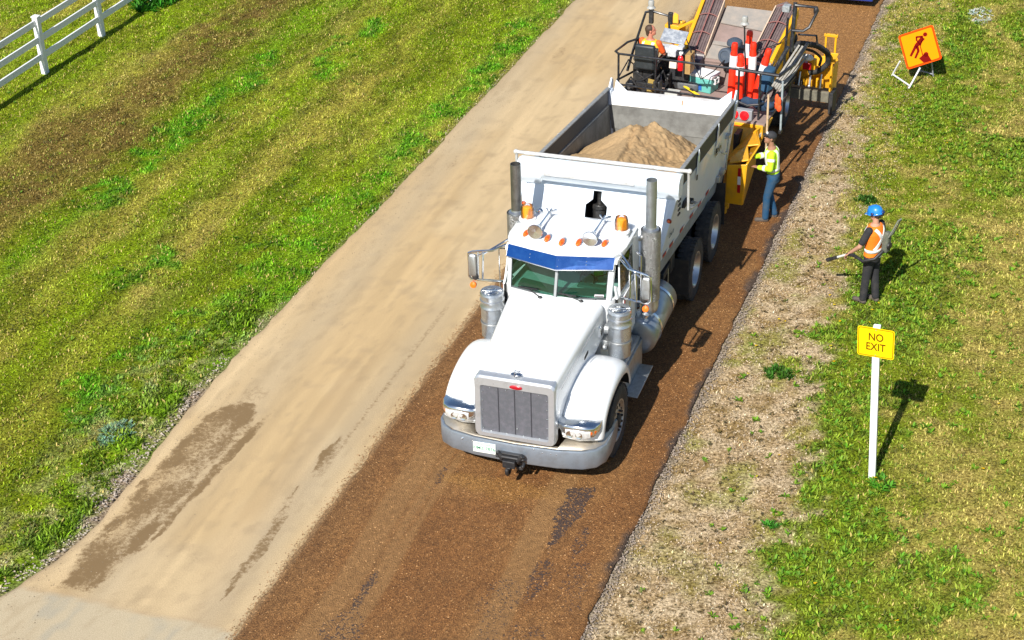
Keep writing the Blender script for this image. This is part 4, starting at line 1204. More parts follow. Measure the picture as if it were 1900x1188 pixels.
    # wipers
    for a, bq in (((-0.20,1.90,1.945),(-0.42,2.055,1.962)),((0.40,1.95,1.945),(0.18,1.985,1.985))):
        w_ = MB(); w_.tube([a,bq],[0.010,0.006],6); w_.ball(a,(0.035,0.03,0.02),8,6); w_.bar(Vector(bq)+Vector((-.16,.03,.0)),Vector(bq)+Vector((.14,-.02,.02)),0.012,0.02)
        w_.build('wiper', BLACK, c)
    # door with window, handle, emblem
    for s in (-1,1):
        d = MB()
        ring_ = [(s*0.912,2.36,1.06),(s*0.912,2.36,1.87),(s*0.912,3.02,1.87),(s*0.912,3.02,1.06)]
        d.plate(ring_,0.018)
        do = d.build('door', PAINT, TR, bevel=0.008)
        wv = [(s*0.868,2.30,1.93),(s*0.893,2.98,1.93),(s*0.872,2.97,2.43),(s*0.825,2.42,2.43)]
        MB().plate(wv,0.006).build('door_window', SGLASS, do)
        fr = MB(); fr.tube(wv,0.014,6,closed=True); fr.build('window_frame', PAINT, do)
        h = MB(); h.bar((s*0.93,2.88,1.62),(s*0.93,2.98,1.62),0.03,0.03); h.build('door_handle', CHROME, do, bevel=0.004)
        e = MB(); e.ball((s*0.925,2.40,1.78),(0.008,0.035,0.085),12,8); e.build('door_emblem', REDP, do)
        gr = MB(); gr.tube([(s*0.90,3.14,1.2),(s*0.97,3.14,1.25),(s*0.97,3.14,2.15),(s*0.90,3.14,2.2)],0.014,8); gr.build('grab_rail', CHROME, c)
        gh = MB(); gh.tube([(s*0.93,2.20,1.15),(s*0.97,2.16,1.22),(s*0.93,2.20,1.75)],0.012,6); gh.build('grab_handle', CHROME, c)
    # five marker lamps, two air horns, two beacons, small domes
    for x, y, z in ((-0.59,2.52,2.605),(-0.235,2.42,2.625),(0.0,2.36,2.628),(0.235,2.42,2.625),(0.59,2.52,2.605)):
        l = MB(); l.ball((x,y+0.03,z-.005),(0.056,0.135,0.034),12,6); lo = l.build('marker_lamp', CHROME, TR)
        l = MB(); l.ball((x,y-0.015,z+0.012),(0.043,0.105,0.042),12,8); l.build('lamp_lens', ORLENS, lo)
    for s in (-1,1):
        x = s*0.41
        h = MB(); h.lathe((x,2.36,2.735),(0,1,-0.03),[(0.0,0.012),(0.06,0.004),(0.108,0.0),(0.114,0.008),(0.080,0.05),(0.040,0.11),(0.022,0.24),(0.016,0.42),(0.014,0.76)],24)
        h.box(x-.03,x+.03,2.56,2.60,2.60,2.74); h.box(x-.02,x+.02,3.02,3.06,2.60,2.72)
        for q in (-1,0,1): h.plate([(x,3.05,2.71),(x+q*0.07-.014,3.17,2.71),(x+q*0.08+.014,3.18,2.71)],0.03)
        h.build('air_horn', CHROME, TR)
        x = s*0.715
        bb_ = MB(); bb_.box(x-.125,x+.125,2.86,3.06,2.575,2.60); bb_.box(min(x+s*.115,x+s*.135),max(x+s*.115,x+s*.135),2.86,3.06,2.40,2.60); bb_.box(x-.10,x-.07,2.84,2.86,2.54,2.60)
        bo = bb_.build('beacon', STEEL, TR, bevel=0.004)
        k = MB(); k.lathe((x,2.96,2.60),(0,0,1),[(0.125,0),(0.132,0.012),(0.125,0.040),(0.09,0.055),(0,0.056)],24); k.build('beacon_base', WTAPE, bo)
        k = MB(); k.lathe((x,2.96,2.643),(0,0,1),[(0.074,0),(0.076,0.11),(0.064,0.165),(0.036,0.182),(0,0.184)],20); k.build('beacon_lamp', mat('amber_beacon', (0.95,0.33,0.02), 0.2, emit=((1.0,0.35,0.02),0.35)), bo)
        k = MB(); k.lathe((x,2.96,2.643),(0,0,1),[(0.100,0),(0.098,0.15),(0.086,0.195),(0.046,0.215),(0,0.217)],24); k.build('beacon_cover', CLEARP, bo)
        MB().ball((s*0.62,3.26,2.60),(0.06,0.05,0.06),14,8).build('work_lamp', CHROME, TR)
    MB().ball((-0.22,3.0,2.615),(0.02,0.02,0.012),8,5).build('roof_plug', HOLE, c)
    # mirrors
    for s in (-1,1):
        m_ = MB(); X = s*1.30; Yc = 2.15
        m_.tube([(s*0.86,2.38,2.46),(s*1.02,2.22,2.42),(X,Yc,2.40),(s*1.36,Yc,2.37),(s*1.37,Yc,1.99),(s*1.33,Yc,1.94),(X-s*.14,Yc,1.95),(s*0.88,2.32,1.88)],0.019,8)
        m_.tube([(X-s*.16,Yc,2.40),(X-s*.14,Yc,1.95)],0.017,8); m_.tube([(X-s*.08,Yc+.01,2.40),(X-s*.07,Yc+.01,1.95)],0.013,8)
        m_.tube([(s*0.84,2.46,2.52),(X-s*.16,Yc,2.38)],0.015,6); m_.tube([(s*0.90,2.60,2.28),(s*.99,2.42,2.36),(s*.99,2.42,1.66),(s*.91,2.5,1.6)],0.014,8)
        m_.tube([(X-s*.16,Yc,2.39),(X-s*.10,Yc,2.36),(X-s*.10,Yc,2.34)],0.011,6)
        mo = m_.build('mirror', CHROME, TR)
        h = MB(); h.loft([[Vector((X+s*.0+x*s, Yc+y, z)) for x, z in rrect(-0.055,0.055,2.0+d,2.355-d,0.03,3)] for y, d in ((-0.035,.02),(-0.02,0),(0.02,0),(0.028,.004))])
        h.build('mirror_housing', STEEL, mo)
        MB().box(X-.045,X+.045,Yc+0.029,Yc+0.033,2.02,2.34).build('mirror_glass', CHROME, mo)
        h = MB(); h.ball((X-s*.03,Yc+.0,1.995),(0.055,0.03,0.07),10,6); h.build('spot_mirror', BLACK, mo)
        h = MB(); h.lathe((X+s*.0,Yc-.02,1.86),(0,-1,0.3),[(0.045,-0.03),(0.05,0),(0.045,0.02),(0.0,0.03)],16); h.build('turn_lamp', mat('orange_plastic', (0.95,0.17,0.01), 0.3), mo)
        h = MB(); h.cyl((X,Yc,1.94),(X,Yc,1.88),.012,n=6); h.build('lamp_stay', STEEL, mo)
    # a round air cleaner on each side of the hood
    for s in (-1,1):
        a = MB(); x, y = s*0.96, 1.98; r = 0.175
        a.lathe((x,y,1.14),(0,0,1),[(0.06,-0.02),(r-0.02,0),(r-0.008,0.02),(r-0.008,0.48),(r,0.50),(r+0.006,0.51),(r,0.53),(r-0.012,0.55),(r-0.012,0.60),(r+0.006,0.61),(r+0.006,0.63),(r-0.006,0.64),(r-0.006,0.70),(r+0.002,0.72),(r-0.01,0.75),(r-0.05,0.745),(0.02,0.70),(0,0.70)],32)
        ao = a.build('air_cleaner', CHROME_D, TR)
        l = MB(); l.lathe((x,y,1.875),(0,0,1),[(0,0.015),(0.09,0.012),(0.145,-0.012),(0.15,-0.03)],28); l.build('cleaner_lid', CHROME, ao)
        k = MB(); k.bar((x-.14,y-.05,1.90),(x+.14,y+.05,1.90),0.03,0.015); k.build('lid_strap', CHROME, ao, bevel=0.003)
        k = MB()
        for z in (1.38,): k.lathe((x,y,z),(0,0,1),[(r+.003,0),(r+.003,.03),(r-.006,.03),(r-.006,0)],28,closed=True)
        k.cyl((s*0.74,2.0,1.52),(s*0.90,2.0,1.52),0.075,n=16); k.box(min(s*.70,s*.80),max(s*.70,s*.80),1.92,2.10,1.22,1.36); k.ball((s*.76,1.90,1.27),.045,10,6)
        k.build('cleaner_bracket', STEEL, ao, bevel=0.004)
    # exhaust stacks behind the cab
    for s in (-1,1):
        e = MB(); x, y = s*1.04, 3.42
        e.lathe((x,y,1.05),(0,0,1),[(0.07,0),(0.12,0.05),(0.135,0.12),(0.135,1.36),(0.12,1.42),(0.085,1.44),(0.080,1.46)],28)
        eo = e.build('exhaust_stack', CHROME_D, TR)
        g = MB()
        g.lathe((x,y-.0,1.30),(0,0,1),[(0.150,0),(0.150,1.16),(0.147,1.16),(0.147,0)],28,closed=True)
        gg = g.build('heat_shield', mat('perforated_shield', (0.45,0.46,0.47), 0.25, 0.9, noise=.6, nscale=10, col2=(.22,.2,.19), bump=0.8, bscale=120), eo)
        p = MB(); p.lathe((x,y,2.46),(0,0,1),[(0.080,0),(0.080,0.80),(0.072,0.80),(0.072,0.55)],28)
        p.build('stack_pipe', mat('stack_steel_dull' if s < 0 else 'stack_steel', (0.22,0.215,0.20) if s < 0 else (0.40,0.44,0.46), 0.35, 0.8, noise=.5, nscale=8, col2=(.10,.09,.08) if s < 0 else (.28,.29,.29)), eo)
        MB().lathe((x,y,3.0),(0,0,1),[(0.072,0.0),(0,0.0)],20).build('pipe_bore', HOLE, eo)
        k = MB(); k.bar((s*0.86,3.36,2.30),(s*1.0,3.40,2.30),0.05,0.05); k.bar((s*0.86,3.36,1.5),(s*1.0,3.40,1.5),0.05,0.05); k.ball((s*.93,3.32,2.36),.04,8,6)
        k.build('stack_bracket', STEEL, eo, bevel=0.006)
        k = MB(); k.tube([(x,y,1.10),(x,y,0.95),(x-s*.15,y,0.85),(x-s*.4,y-.1,0.82)],0.065,12); k.build('exhaust_elbow', CHROME_D, eo)
cab()

# dump body, raised at the front; local x, u forward from the hinge, w up
HY, HZ, AL = 8.85, 0.75, math.radians(7.0)
def BX(p):
    return Vector((p.x, HY - p.y*math.cos(AL) + p.z*math.sin(AL), HZ + p.y*math.sin(AL) + p.z*math.cos(AL)))
BODYP = mat('shade_tinted_white_paint', (0.70, 0.77, 0.85), 0.38, noise=0.25, nscale=3.0, col2=(0.62, 0.65, 0.68), coat=0.2)  # blue of the shaded sides mixed into the white
def dump_body():
    # side walls (outer skin tapering down), built as slabs
    root = MB(BX)
    # front wall: leaning plate wider at the top
    ft = [(-1.02,5.03,0.31),(1.02,5.03,0.31),(1.24,4.74,1.45),(-1.24,4.74,1.45)]
    # wall built of strips around the opening for the lift cylinder
    def fw(x, w):      # point of the front wall surface
        t = (w-0.31)/(1.45-0.31); return Vector((x, 5.03-0.29*t, w))
    def strip_(a, b, w0, w1):
        p = [fw(a(w0),w0),fw(b(w0),w0),fw(b(w1),w1),fw(a(w1),w1)]
        root.plate(p,0.03)
    L = lambda w: -(1.02+0.22*(w-0.31)/1.14); Rr = lambda w: (1.02+0.22*(w-0.31)/1.14)
    strip_(L, Rr, 0.20, 0.34)
    strip_(L, lambda w: -0.17, 0.34, 1.02); strip_(lambda w: 0.17, Rr, 0.34, 1.02)
    strip_(L, lambda w: -0.17+(w-1.02)*1.15, 1.02, 1.11); strip_(lambda w: 0.17-(w-1.02)*1.15, Rr, 1.02, 1.11)
    strip_(L, lambda w: -0.066, 1.11, 1.24); strip_(lambda w: 0.066, Rr, 1.11, 1.24)
    strip_(L, Rr, 1.24, 1.46)
    body = root.build('dump_body', BODYP, TR)
    body['label'] = 'white dump box raised at the front'
    r = MB(BX); r.prism([(5.00,0.03),(5.00,0.20),(0.0,0.20),(0.0,0.03)],'x',-0.9,0.9); r.build('body_floor', RUSTY, body)
    # corner posts and swept gussets on the headboard
    for s in (-1,1):
        g = MB(BX)
        g.hexa([(s*0.98,5.06,0.2),(s*1.04,5.06,0.2),(s*1.04,4.9,0.2),(s*0.98,4.9,0.2),(s*1.16,4.80,1.45),(s*1.27,4.80,1.45),(s*1.27,4.62,1.45),(s*1.16,4.62,1.45)])
        g.build('corner_post', BODYP, body, bevel=0.01)
    # rolled top of the headboard
    c = MB(BX)
    prof = [(4.83,1.36),(4.86,1.42),(4.90,1.46),(4.92,1.52),(4.88,1.60),(4.76,1.64),(4.62,1.62),(4.60,1.50),(4.66,1.40)]
    xs_ = [-1.28,-0.9,-0.84,0.84,0.9,1.28]
    c.loft([[Vector((x,u + (0.02 if abs(x) > 0.88 else (0.13 if w < 1.58 and u > 4.7 else 0)),w - (0.10 if (abs(x) > 0.88 and w < 1.5) else 0))) for u,w in prof] for x in xs_])
    cap_ = c.build('headboard_cap', BODYP, TR, bevel=0.012)
    c = MB(BX); c.box(-0.80,0.62,5.035,5.055,1.475,1.515); c.build('cap_slot', mat('grey_wear', (0.55,0.56,0.57), .5, noise=.5, nscale=9, col2=(.3,.28,.26)), cap_)
    # tarp roller on top
    t = MB(BX); t.cyl((-1.36,4.66,1.67),(1.36,4.66,1.67),0.030,n=12); t.ball((-1.37,4.66,1.67),.042,10,6); t.ball((1.37,4.66,1.67),.042,10,6)
    to = t.build('tarp_roller', mat('worn_white_tube', (0.62,0.62,0.60), .45, .2, noise=.6, nscale=10, col2=(.3,.27,.24)), body)
    t = MB(BX)
    for k in range(60):
        x = -0.95 + k*0.0325; t.box(x,x+.034,4.60+0.012*random.random(),4.645,1.63,1.668+0.018*random.random())
    t.build('rolled_tarp', mat('dark_tarp', (0.10,0.10,0.11), .8), to)
    # side walls
    for s in (-1,1):
        def X(w):
            return 1.035 + 0.035*min(1,(w-0.03)/0.28) if w < 0.31 else 1.07 + 0.08*min(1,(w-0.31)/0.9)
        o = MB(BX)
        P = [(X(0.06),0.06),(X(0.31),0.31),(X(1.22),1.22)]
        rings = []
        for u in (0.10,4.98):
            uu = [u,u,u]
            ring = [Vector((s*P[0][0],u,P[0][1])),Vector((s*P[1][0],u,P[1][1])),Vector((s*P[2][0],u if u < 3 else 4.83,P[2][1])),
                    Vector((s*(P[2][0]-.05),u if u < 3 else 4.83,P[2][1])),Vector((s*(P[1][0]-.05),u,P[1][1])),Vector((s*(P[0][0]-.05),u,P[0][1]))]
            rings.append(ring)
        o.loft(rings)
        w_ = o.build('side_wall', BODYP, TR)
        # lower skirt coloured darker, for the shade on its slightly down-facing side
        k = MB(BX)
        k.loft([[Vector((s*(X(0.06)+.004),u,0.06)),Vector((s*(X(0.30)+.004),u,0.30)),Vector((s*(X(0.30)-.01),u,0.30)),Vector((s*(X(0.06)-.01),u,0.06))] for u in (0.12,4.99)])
        k.build('lower_skirt', mat('shaded_skirt_paint', (0.26,0.31,0.37), .6, noise=.7, nscale=4, col2=(0.20,0.19,0.17)), w_)
        # side board with rail and brackets
        k = MB(BX); k.hexa([(s*1.11,0.12,1.20),(s*1.145,0.12,1.20),(s*1.145,4.72,1.20),(s*1.11,4.72,1.20),(s*1.12,0.12,1.50),(s*1.155,0.12,1.50),(s*1.155,4.66,1.50),(s*1.12,4.66,1.50)])
        bd = k.build('side_board', BOARD, TR, bevel=0.004)
        k = MB(BX); k.box(min(s*1.10,s*1.165),max(s*1.10,s*1.165),0.12,4.66,1.50,1.525); k.build('top_rail', GALVR, bd, bevel=0.005)
        k = MB(BX); k.box(min(s*1.09,s*1.118),max(s*1.09,s*1.118),0.12,4.7,1.17,1.23); k.build('inner_ledge', GALVR, bd, bevel=0.005)
        for u in (1.55,3.05):
            k = MB(BX)
            k.plate([(s*1.160,u-.07,1.10),(s*1.160,u+.07,1.10),(s*1.172,u+.08,1.40),(s*1.174,u+.02,1.52),(s*1.172,u-.06,1.44)],0.012)
            k.build('board_bracket', BODYP, bd, bevel=0.004)
            q = MB(BX); q.box(min(s*1.155,s*1.165),max(s*1.155,s*1.165),u-.03,u+.03,1.0,1.08); q.build('bracket_slot', HOLE, bd)
        # vertical rear corner post and tailgate hardware
        k = MB(BX); k.hexa([(s*0.93,-.05,0.06),(s*1.02,-.05,0.06),(s*1.02,.20,0.06),(s*.93,.20,.06),(s*1.08,-.05,1.48),(s*1.18,-.05,1.48),(s*1.18,.16,1.48),(s*1.08,.16,1.48)])
        cp = k.build('rear_post', BODYP, TR, bevel=0.01)
        k = MB(BX); k.hexa([(s*1.02,.28,0.10),(s*1.04,.28,0.10),(s*1.04,.42,.10),(s*1.02,.42,.10),(s*1.165,.22,1.15),(s*1.185,.22,1.15),(s*1.185,.34,1.15),(s*1.165,.34,1.15)])
        k.build('post_rib', BODYP, cp, bevel=0.005)
        # latch rod
        k = MB(BX); k.tube([(s*1.17,0.62,1.02),(s*1.17,0.66,0.42)],0.014,8)
        k.box(min(s*1.12,s*1.2),max(s*1.12,s*1.2),0.56,0.72,0.99,1.06); k.tube([(s*1.15,.66,.75),(s*1.19,.84,.78),(s*1.19,1.0,.82),(s*1.15,1.08,.86)],0.014,8)
        k.box(min(s*1.07,s*1.16),max(s*1.07,s*1.16),0.60,0.80,0.36,0.44); k.box(min(s*1.07,s*1.14),max(s*1.07,s*1.14),0.95,1.05,0.30,0.40)
        k.build('tailgate_latch', STEEL, body, bevel=0.004)
        # reflectors along the skirt line and marker lamps
        for i, u in enumerate((0.95,1.75,2.35,2.95,3.65,4.35,4.80)):
            k = MB(BX); k.plate([(s*1.083,u-.10,0.325),(s*1.083,u+.10,0.325),(s*1.087,u+.10,0.375),(s*1.087,u-.10,0.375)],0.006); k.build('reflector', REFR, w_)
            k = MB(BX); k.plate([(s*1.083,u-.22,0.325),(s*1.083,u-.10,0.325),(s*1.087,u-.10,0.375),(s*1.087,u-.22,0.375)],0.005); k.build('reflector', REFW, w_)
        for u, w in ((4.70,1.05),(4.82,0.75)):
            k = MB(BX); k.ball((s*(X(w)+.005),u,w),(0.012,0.03,0.06),10,6); k.build('side_plug', HOLE if w > .9 else REFR, w_)
        t1 = 0.93
        k = MB(BX); k.ball((s*1.15,fw(0,t1).y+0.03,t1),(0.042,0.016,0.042),14,8); lo = k.build('marker_lamp', mat('dark_red_ring', (0.25,0.02,0.01), .4), body)
        k = MB(BX); k.ball((s*1.15,fw(0,t1).y+0.042,t1),(0.024,0.014,0.024),10,6); k.build('lamp_lens', ORLENS, lo)
        # corrugated end of the headboard
        k = MB(BX)
        for j in range(6): k.box(min(s*1.245,s*1.262),max(s*1.245,s*1.262),4.64,4.78,0.98+j*.075,1.01+j*.075)
        k.build('bolt_strip', HOLE, body)
        # tarp arm crank
        k = MB(BX); k.tube([(s*1.36,4.66,1.67),(s*1.37,4.60,1.05),(s*1.36,4.35,0.98),(s*1.34,3.75,0.86),(s*1.18,3.62,0.83)],0.022,8)
        k.build('tarp_arm', mat('worn_white_tube2', (0.55,0.56,0.56), .45, .3, noise=.5, nscale=10, col2=(.3,.27,.24)), body)
        k = MB(BX); k.cyl((s*1.13,3.62,0.84),(s*1.24,3.62,0.84),0.05,n=14); k.hexa([(s*1.10,3.9,.80),(s*1.17,3.9,.80),(s*1.17,3.66,.80),(s*1.10,3.66,.80),(s*1.10,3.86,.9),(s*1.15,3.86,.9),(s*1.15,3.66,.9),(s*1.10,3.66,.9)])
        k.build('arm_pivot', BLACK, body, bevel=.006)
    # lettering on the sides
    for s in (1,):
        mb = MB(BX)
        M1 = basis((1.152,1.35,0.98),(0,-1,0),(0.09,0,1),(1,0,-0.09))
        text_mesh('RENN', 0.17, M1, 0.001, mb, sx=1.15)
        mb.build('body_lettering', BLACK, body, smooth=False)
        mb = MB(BX); M1 = basis((1.128,4.58,0.62),(0,-1,0),(0.09,0,1),(1,0,-0.09)); text_mesh('Chief II', 0.11, M1, 0.001, mb)
        mb.build('front_lettering', mat('blue_grey_script', (.08,.13,.2), .5), body, smooth=False)
    # inside lining
    k = MB(BX)
    k.plate([(-1.015,0.17,0.2),(1.015,0.17,0.2),(1.09,0.17,1.22),(-1.09,0.17,1.22)],0.01)
    k.plate([(-1.03,0.185,0.80),(1.06,0.185,0.80),(1.09,0.16,1.22),(-1.09,0.16,1.22)],0.012)
    for s in (-1,1): k.plate([(s*1.0,0.17,.2),(s*1.0,4.9,.2),(s*1.085,4.78,1.2),(s*1.085,.17,1.2)],0.008)
    for q in (-1,1): k.plate([(q*.22,4.93,0.2),(q*1.0,4.93,0.2),(q*1.1,4.68,1.3),(q*.22,4.68,1.3)],0.008)
    nk = MB(BX); nk.plate([(-.22,4.35,0.1),(.22,4.35,0.1),(.22,4.28,1.30),(-.22,4.28,1.30)],0.01); nk.plate([(-.22,4.28,1.30),(.22,4.28,1.30),(.22,4.72,1.30),(-.22,4.72,1.30)],.01)
    for q in (-1,1): nk.plate([(q*.22,4.35,.1),(q*.22,5.0,.1),(q*.22,4.72,1.3),(q*.22,4.28,1.3)],.01)
    nk.build('cylinder_niche', DARKSTEEL, body)
    k.build('box_lining', GREYIN, body)
    # tailgate
    k = MB(BX); k.hexa([(-1.02,-.02,0.06),(1.02,-.02,0.06),(1.02,.15,.06),(-1.02,.15,.06),(-1.09,-.02,1.24),(1.09,-.02,1.24),(1.09,.15,1.24),(-1.09,.15,1.24)])
    tg = k.build('tailgate', BODYP, TR, bevel=.01)
    k = MB(BX); k.hexa([(-1.10,-.06,1.22),(1.10,-.06,1.22),(1.10,.17,1.22),(-1.10,.17,1.22),(-1.10,-.13,1.43),(1.10,-.13,1.43),(1.10,.10,1.43),(-1.10,.10,1.43)])
    k.build('top_beam', mat('scuffed_white', (0.80,0.78,0.75), .45, noise=.35, nscale=6, col2=(.55,.5,.45)), tg, bevel=.015)
    k = MB(BX); k.plate([(0.20,.1405,1.25),(0.235,.1405,1.25),(0.225,.1105,1.42),(0.21,.1105,1.42)],.014); k.build('rust_streak', mat('rust', (0.45,0.18,0.06), .8), tg)
    for s in (-1,1):
        k = MB(BX); k.plate([(s*1.13,.20,1.28),(s*1.13,-.16,1.30),(s*1.13,-.14,1.60),(s*1.13,-.05,1.66),(s*1.13,.06,1.55)],.03)
        k.plate([(s*1.06,.02,1.40),(s*.80,-.06,1.41),(s*1.05,-.08,1.62)],.03)
        k.build('hinge_ear', BODYP, tg, bevel=.006)
dump_body()

# gravel load: a heap with two peaks, its own thing
def heap():
    nx, ny = 120, 220
    x = np.linspace(-1.035, 1.035, nx); u = np.linspace(0.22, 4.26, ny)
    Xg, U = np.meshgrid(x, u)
    xf, uf = Xg.ravel(), U.ravel()
    base = 0.30 + 0.93*sstep(0.6, 2.9, uf)*1.0 - 0.14*np.abs(xf)
    d1 = np.sqrt(((xf+0.12)/1.0)**2 + ((uf-2.25)/1.15)**2); d2 = np.sqrt(((xf-0.18)/1.0)**2 + ((uf-2.05)/1.1)**2)
    h1 = 1.58 - 0.66*d1; h2 = 1.54 - 0.60*d2
    h = np.maximum(h1, h2)
    h = np.maximum(h, base)
    # long ridge of the heap towards the front
    rd = 1.50 - 0.52*np.abs(xf+0.05) - 0.10*(uf-2.2); h = np.where(uf > 2.2, np.maximum(h, rd), h)
    crease = np.exp(-((xf+0.10-(uf-2.3)*0.10)/0.05)**2)*sstep(2.0, 2.3, uf)*0.06
    h = h - crease
    rough = np.where(xf > -0.12+(uf-2.3)*0.10, 1.0, 0.3)
    h = h + (fbm(xf, uf, 3.5, 401, 5)-0.5)*0.16*rough + (fbm(xf, uf, 16, 411, 3)-0.5)*0.06*(0.25+rough)
    P = [BX(Vector((a, b, c))) for a, b, c in zip(xf, uf, h)]
    X = np.array([p.x for p in P]).reshape(Xg.shape); Y = np.array([p.y for p in P]).reshape(Xg.shape); Z = np.array([p.z for p in P]).reshape(Xg.shape)
    c = np.tile(np.array([0.42, 0.29, 0.155]), (len(xf), 1))
    c = mix(c, np.array([0.33, 0.22, 0.115]), (rough > .5)*0.8*sstep(0.35, 0.6, fbm(xf, uf, 6, 421)))
    M = lane_material(); M.name = 'gravel_load'
    # flip the row order so that normals point up
    X, Y, Z = X[::-1], Y[::-1], Z[::-1]; cc = c.reshape(ny, nx, 3)[::-1].reshape(-1, 3)
    o = grid_mesh('gravel_heap', X, Y, Z, {'Col': cc, 'Mask': cc*0}, [M])
    del o['kind']
    o.modifiers.new('solid', 'SOLIDIFY').thickness = 0.05
    tag(o, 'heap of tan gravel filling the box of the white dump truck', 'gravel')
    off = Vector((0, 6.5, 1.5)); o.data.transform(Matrix.Translation(-off)); o.location = off
heap()

# ------------------------------------------------------------------ people
SKIN = mat('skin', (0.50, 0.27, 0.18), 0.55, noise=0.2, nscale=20, col2=(0.45, 0.20, 0.13))
SKIN2 = mat('tanned_skin', (0.33, 0.165, 0.10), 0.55, noise=0.2, nscale=20, col2=(0.28, 0.12, 0.08))
HIVIS_O = mat('orange_hi_vis', (0.95, 0.22, 0.01), 0.7, noise=0.25, nscale=6, col2=(0.80, 0.17, 0.01))
HIVIS_Y = mat('lime_hi_vis', (0.52, 0.85, 0.02), 0.7, noise=0.3, nscale=6, col2=(0.40, 0.68, 0.02))
JEANS = mat('blue_denim', (0.020, 0.075, 0.16), 0.9, noise=0.6, nscale=6, col2=(0.075, 0.105, 0.13), spec=.1)
DARKCL = mat('black_cloth', (0.022, 0.022, 0.026), 0.85, noise=0.4, nscale=8, col2=(0.06, 0.055, 0.05))
BOOT = mat('dusty_boot', (0.07, 0.055, 0.045), 0.75, noise=0.6, nscale=14, col2=(0.17, 0.14, 0.11))
HAIR = mat('brown_hair', (0.05, 0.028, 0.016), 0.6, noise=0.6, nscale=30, col2=(0.09, 0.05, 0.03))
EYE = mat('eye_dark', (0.02, 0.015, 0.012), 0.3)
SILVER = mat('silver_reflective_tape', (0.80, 0.81, 0.80), 0.35)

def capsule(mb, a, b, ra, rb):
    a, b = Vector(a), Vector(b)
    mb.cyl(a, b, ra, rb, 12); mb.ball(a, ra*1.0, 12, 8); mb.ball(b, rb*1.0, 12, 8)
def hand(mb, w, d, n, side, curl=0.5):
    d = Vector(d).normalized(); n = Vector(n); n = (n - d*n.dot(d)).normalized(); a = d.cross(n)*side
    for k in range(5):      # palm
        c = w + d*(0.02+0.016*k); mb.ball(c, (0.014,)*3, 8, 6)
    for i in range(4):
        off = a*(i-1.5)*0.021
        capsule(mb, w + off*0.6, w + d*0.085 + off, 0.015, 0.012)
        p = w + d*0.088 + off; L = (0.040, 0.046, 0.043, 0.033)[i]; q = d.copy()
        for j in range(3):
            ang = curl*(0.5, 0.9, 0.7)[j]
            q = (q*math.cos(ang) - n*math.sin(ang)*1.0).normalized() if j == 0 else (q*math.cos(ang) + (q.cross(a*side)*-1)*0 - n*math.sin(ang)).normalized()
            e = p + q*L*(1, 0.7, 0.55)[j]
            capsule(mb, p, e, 0.0105-0.001*j, 0.0095-0.001*j); p = e
    t0 = w + d*0.025 - a*0.032; t1 = t0 - a*0.030 + d*0.030 - n*0.008; t2 = t1 + d*0.030 - n*0.012
    capsule(mb, w + d*0.02 - a*0.01, t0, 0.015, 0.013); capsule(mb, t0, t1, 0.013, 0.011); capsule(mb, t1, t2, 0.011, 0.009)

